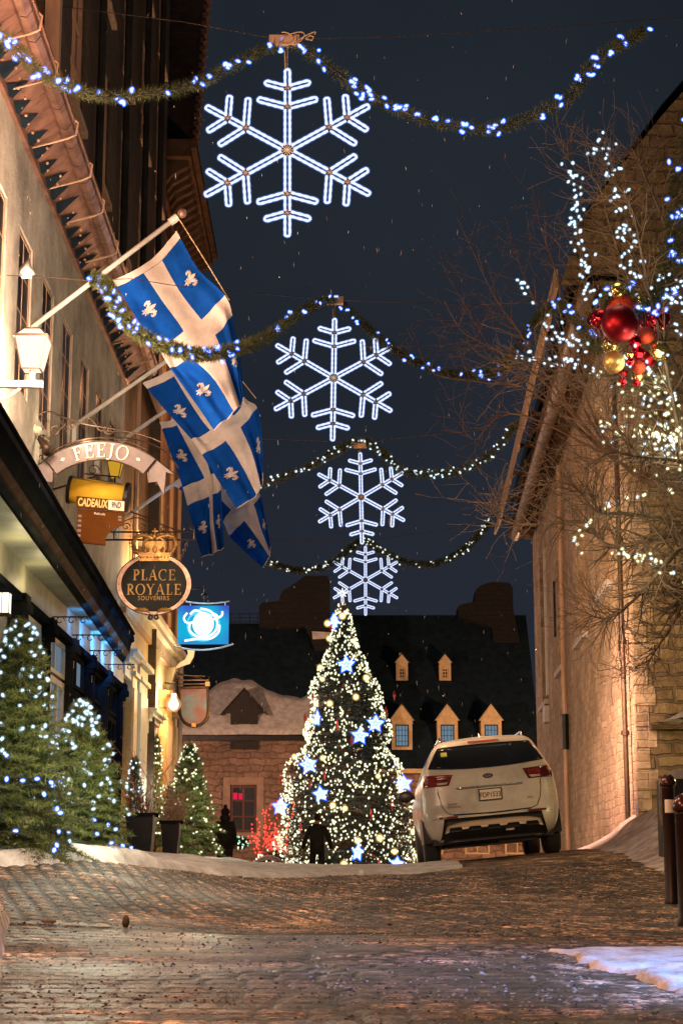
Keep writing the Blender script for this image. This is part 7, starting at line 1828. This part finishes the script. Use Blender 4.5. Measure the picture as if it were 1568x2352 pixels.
limbs2 = [LM([(1610, 1150, 22.5), (1420, 1060, 22.5), (1260, 870, 22.4), (1190, 760, 22.3), (1140, 690, 22.2), (1100, 610, 22.1), (1050, 500, 22)]), LM([(1610, 1150, 22.5), (1420, 1060, 22.5), (1280, 820, 22.6), (1230, 700, 22.6), (1190, 600, 22.7), (1160, 500, 22.7)]),
 LM([(1610, 1150, 22.5), (1420, 1060, 22.5), (1300, 780, 22.5), (1280, 640, 22.5), (1240, 520, 22.5), (1220, 420, 22.5)]), LM([(1610, 1150, 22.5), (1420, 1060, 22.5), (1230, 860, 22), (1130, 800, 21.8), (1060, 760, 21.7), (1020, 690, 21.6)]),
 LM([(1610, 1150, 22.5), (1420, 1060, 22.5), (1240, 900, 23), (1150, 830, 23), (1090, 740, 23), (1020, 620, 23)]), LM([(1610, 1150, 22.5), (1420, 1060, 22.5), (1220, 900, 22.4), (1120, 880, 22.3), (1000, 860, 22.2), (960, 800, 22.1)]),
 LM([(1610, 1150, 22.5), (1420, 1060, 22.5), (1220, 960, 22.4), (1140, 960, 22.3), (1090, 1010, 22.2), (1060, 980, 22.1)])]
bare_tree('bare_tree', limbs2, V(at(1625, 2000, Y2).x, Y2, Gf(4.6, Y2)), 'unlit brown bare tree behind the string lit one, fanning over the sky', 37, 26, surf('brown_twig', (.17, .095, .06), .7, 0, .3, 5, .1), .62, .036)

# ------------------------------------------------------------------ bauble cluster
Yc = 17.0
mats = {'redm': surf('matte_red_bauble', (.22, .004, .008), .36, .85, .08, 3, 0), 'redg': surf('glossy_red_bauble', (.62, .015, .03), .06, .95, .05, 3, 0, rvar=.02), 'goldm': surf('matte_gold_bauble', (.78, .48, .14), .38, .8, .08, 3, 0), 'goldg': surf('glossy_gold_bauble', (.75, .52, .16), .05, .95, .05, 3, 0, rvar=.02), 'redf': surf('glitter_red_bauble', (.62, .06, .02), .45, .6, .4, 60, .6, 90)}
BA = [(600, 975, 300, -.42, 'redm', 'largest matte red bauble in front of the cluster'), (575, 470, 148, -.05, 'goldg', 'shiny gold bauble at the very top of the cluster'), (630, 740, 240, .05, 'redf', 'glittering red bauble behind the largest one'), (300, 905, 165, -.12, 'redg', 'shiny red bauble at the left of the cluster'),
      (1120, 880, 262, .12, 'redg', 'large shiny dark red bauble at the right of the cluster'), (510, 1560, 176, -.32, 'goldm', 'matte gold bauble at the lower left of the cluster'), (1200, 1385, 168, -.05, 'goldg', 'shiny gold bauble at the lower right of the cluster'), (470, 1300, 155, .0, 'goldg', 'shiny gold bauble behind the largest red one, low left'),
      (1030, 1520, 140, .06, 'redm', 'dark matte red bauble below the right gold one'), (745, 1440, 66, -.3, 'goldg', 'tiny gold bauble between the two lower balls'), (760, 1555, 62, -.3, 'redg', 'tiny red bauble beside the matte gold one'), (890, 1640, 112, -.12, 'redf', 'glittering orange red bauble near the bottom'),
      (880, 1420, 112, -.15, 'redg', 'shiny red bauble in the middle of the lower half'), (640, 1872, 66, -.2, 'redg', 'lowest tiny red bauble at the left'), (860, 1880, 62, -.1, 'redg', 'lowest tiny red bauble at the right'), (880, 1790, 90, -.05, 'goldg', 'gold bauble near the bottom tip'), (640, 1740, 90, -.05, 'redm', 'matte red bauble under the matte gold one'),
      (1000, 1150, 140, -.12, 'redf', 'glittering red bauble in the middle right of the cluster'), (830, 1250, 110, -.2, 'redg', 'shiny red bauble just under the largest one'), (920, 640, 120, .02, 'goldg', 'gold bauble tucked behind the upper right')]
for cx_, cy_, r, dy, mk, lb in BA:
    px, py = 1331.9 + cx_ * .1505, 597 + cy_ * .1505; Y = Yc + dy; c = at(px, py, Y); rr = pxm(r * .1505, Y)
    b = empty('bauble', c, lb, 'bauble', 'red and gold baubles hung in the bare tree')
    mb = MB(); mb.smooth = True; mb.sphere(c, rr, 32, 22); mb.build('ball', mats[mk], b)
    mb = MB(); mb.tube([c + V(0, 0, rr * .97), c + V(0, 0, rr * 1.1)], rr * .12, 10); mb.tube([c + V(0, 0, rr * 1.1), c + V(.01, .05, rr * 1.1 + .12)], .003, 4); mb.build('cap', MT['copper'], b)
lamp('bauble_key', at(1330, 700, 14.8), 7, (1, .75, .55), .18); lamp('bauble_lamp', at(1450, 800, 16.3) + V(.15, 0, -.1), 5, (.9, .95, 1), .08)

# ------------------------------------------------------------------ bollards, cabinet
def bollard(px, py_base, Y, top_py, wpx, label):
    b = at(px, py_base, Y); x = b.x; z0 = Gf(x, Y) - .02; zt = at(px, top_py, Y).z; w = pxm(wpx, Y) / 2; h = zt - z0
    o = empty('bollard', (x, Y, z0), label, 'bollard', 'dark brown posts with ball tops on the right')
    mb = MB(); mb.lathe([(w * 1.15, 0), (w * 1.15, .06), (w, .09), (w * .96, h - w * 2.2), (w * 1.02, h - w * 2.15), (w * .9, h - w * 2.0)], 20, (x, Y, z0)); mb.build('post', surf('dark_bollard_paint', (.032, .014, .010), .38, .2, .3, 5, .1), o, True)
    mb = MB(); mb.smooth = True; mb.lathe([(w * .75, h - w * 2.0), (w * 1.18, h - w * 1.8), (w * 1.25, h - w * 1.5), (w * 1.22, h - w * 1.1), (w * 1.0, h - w * .6), (w * .6, h - w * .2), (w * .05, h)], 20, (x, Y, z0)); mb.build('cap', surf('bollard_cap', (.08, .028, .020), .22, .4, .2, 5, 0), o)
    return o, V(x, Y, z0), w, h
bollard(1580, 2140, 11.8, 1822, 42, 'nearest dark post with shiny domed cap cut by the right edge')
o, c, w_, h_ = bollard(1541, 2040, 15.0, 1777, 30, 'farther brown post with domed cap and a small white sticker')
mb = MB(); zc = at(1541, 1852, 15).z
mb.add([c + V(w_ * 1.03 * math.sin(t), -w_ * 1.03 * math.cos(t), zc - c.z + s * .055) for s in (-1, 1) for t in np.linspace(-.75, .75, 7)], [(i, i + 1, i + 8, i + 7) for i in range(6)]); mb.build('sticker', MT['letter'], o)
YQ = 20.5; c = at(1540, 1850, YQ); cb_ = empty('service_cabinet', c, 'black service cabinet with pale top behind the posts at the right edge', 'cabinet')
x0 = at(1520, 1850, YQ).x; mb = MB(); mb.box(x0, x0 + .55, YQ, YQ + .35, Gf(c.x, YQ) - .1, at(0, 1790, YQ).z); mb.build('housing', MT['black'], cb_)
mb = MB(); mb.box(x0 + .16, x0 + .5, YQ - .02, YQ + .3, at(0, 1789, YQ).z, at(0, 1768, YQ).z); mb.build('top_box', MT['signpale'], cb_)
mb = MB(); mb.tube([V(x0 - .02, YQ - .03, at(0, y, YQ).z) for y in (1782, 1895)], .022, 6); mb.build('conduit', MT['iron_warm'], cb_)

# ------------------------------------------------------------------ planters with twigs and grasses
def planter(px0, px1, top_py, bot_py, Y, label):
    a, b = at(px0, bot_py, Y), at(px1, bot_py, Y); zt = at(px0, top_py, Y).z; zb = Gf(a.x, Y) - .03; w = b.x - a.x
    o = empty('planter', ((a.x + b.x) / 2, Y, zb), label, 'planter', 'tall black planters before the cream shopfront')
    mb = MB(); k = .05
    mb.hexa([V(a.x + k, Y, zb), V(b.x - k, Y, zb), V(b.x - k, Y + w - k, zb), V(a.x + k, Y + w - k, zb), V(a.x, Y - .03, zt), V(b.x, Y - .03, zt), V(b.x, Y + w, zt), V(a.x, Y + w, zt)]); mb.build('tub', MT['black'], o)
    mb = MB(); mb.box(a.x - .02, b.x + .02, Y - .05, Y + w + .02, zt - .01, zt + .03); mb.build('rim', MT['darkpaint2'], o)
    mb = MB(); mb.tube([V(b.x - .01, Y - .045, zb + .05), V(b.x + .0, Y - .05, zt)], .008, 5); mb.build('edge_strip', MT['signpale'], o)
    return V((a.x + b.x) / 2, Y + w / 2, zt), w
c1, w1 = planter(287, 352, 1873, 1980, 20.8, 'wider and nearer black planter with red twisted willow twigs')
c2, w2_ = planter(368, 412, 1890, 1985, 23.5, 'narrower black planter with dry feathery grass')
def twigs(name, c, w, n, h, mat, label, cat, seed, wig=.05, spread=.35, r=.007):
    rs = np.random.RandomState(seed); o = empty(name, c, label, cat); mb = MB()
    for k in range(n):
        p = Vector(c) + V(rs.uniform(-w, w) * .35, rs.uniform(-w, w) * .35, 0); d = V(rs.normal(0, spread), rs.normal(0, spread * .6), 1).normalized(); L = h * rs.uniform(.55, 1.1); pts = [p]
        for i in range(14):
            d = (d + V(rs.normal(0, wig * 3), rs.normal(0, wig * 2), .05)).normalized(); pts.append(pts[-1] + d * L / 14)
        mb.tube(pts, [r * (1 - .75 * i / 14) for i in range(15)], 4)
        if rs.rand() < .5:
            q = pts[8]; d = V(rs.normal(0, .8), 0, .8).normalized(); mb.tube([q, q + d * .12, q + d * .2 + V(.03, 0, .05), q + d * .3], r * .5, 4)
    mb.build('stems', mat, o); return o
twigs('willow_twigs', c1, w1, 7, 1.05, MT['twigred'], 'red curly willow twigs standing up from the nearer planter', 'twigs', 3, .09, .16, .008)
twigs('twig_bundle', c1 - V(.03, 0, .02), w1, 46, .42, MT['bark'], 'dense bundle of brown straight twigs in the nearer planter', 'twigs', 4, .01, .22, .006)
gs = twigs('feather_grass', c2, w2_, 130, .46, surf('dry_grass', (.46, .30, .22), .8, 0, .3, 9, 0), 'dry drooping feather grass overflowing the narrower planter', 'grass tuft', 5, .08, .5, .004)
twigs('willow_twigs', c2 + V(.12, .3, 0), w2_, 4, 1.25, MT['twigred'], 'thin red twigs rising behind the feather grass before the slim fir', 'twigs', 6, .05, .12, .007)
# things half hidden under the firs
c = at(40, 1965, 18.6); mb = MB(); mb.box(c.x - .14, c.x + .18, 18.4, 18.8, Gf(c.x, 18.6), at(0, 1945, 18.5).z); tag(mb.build('wooden_box', MT['woodpale']), 'low pale wooden box on the ground under the leftmost fir', 'box')
mb = MB()
for x in (3, 14): mb.tube([V(at(x, 0, 15.2).x, 15.2, Gf(-3, 15.2)), V(at(x, 0, 15.2).x, 15.2, at(0, 1880, 15.2).z)], .02, 6)
tag(mb.build('garden_stake', MT['bark']), 'pair of dark wooden stakes at the left edge below the fir', 'stake')
mb = MB(); mb.smooth = True; c = at(330, 1960, 20.2)
vs_b = []; mb.sphere(V(c.x - .33, 19.9, Gf(c.x, 20) + .09), .17, 12, 8, (1.4, .9, .75)); tag(mb.build('burlap_sack', surf('burlap', (.26, .17, .10), .9, 0, .3, 20, .5)), 'brown burlap wrapped root ball between the bushy fir and the planter', 'sack')

# ------------------------------------------------------------------ fine falling snow
rs = np.random.RandomState(77); n_ = 900
Yq = rs.uniform(5, 46, n_); px = rs.uniform(-60, 1630, n_); py = rs.uniform(-50, 1900, n_)
vs = []; fs = []
for i in range(n_):
    p = at(px[i], py[i], Yq[i]); r = .0010 + .00009 * Yq[i]; L = r * rs.uniform(3, 11); b = len(vs); t = rs.normal(0, .12)
    vs += [(p.x - r, p.y, p.z), (p.x, p.y - r, p.z), (p.x + r, p.y, p.z), (p.x, p.y + r, p.z), (p.x + L * t, p.y, p.z + L), (p.x - L * t, p.y, p.z - L)]
    fs += [(b, b + 1, b + 4), (b + 1, b + 2, b + 4), (b + 2, b + 3, b + 4), (b + 3, b, b + 4), (b, b + 5, b + 1), (b + 1, b + 5, b + 2), (b + 2, b + 5, b + 3), (b + 3, b + 5, b)]
tag(npmesh('falling_snow', vs, fs, surf('sleet', (.34, .35, .38), .6, 0, .1, 5, 0)), kind='stuff')
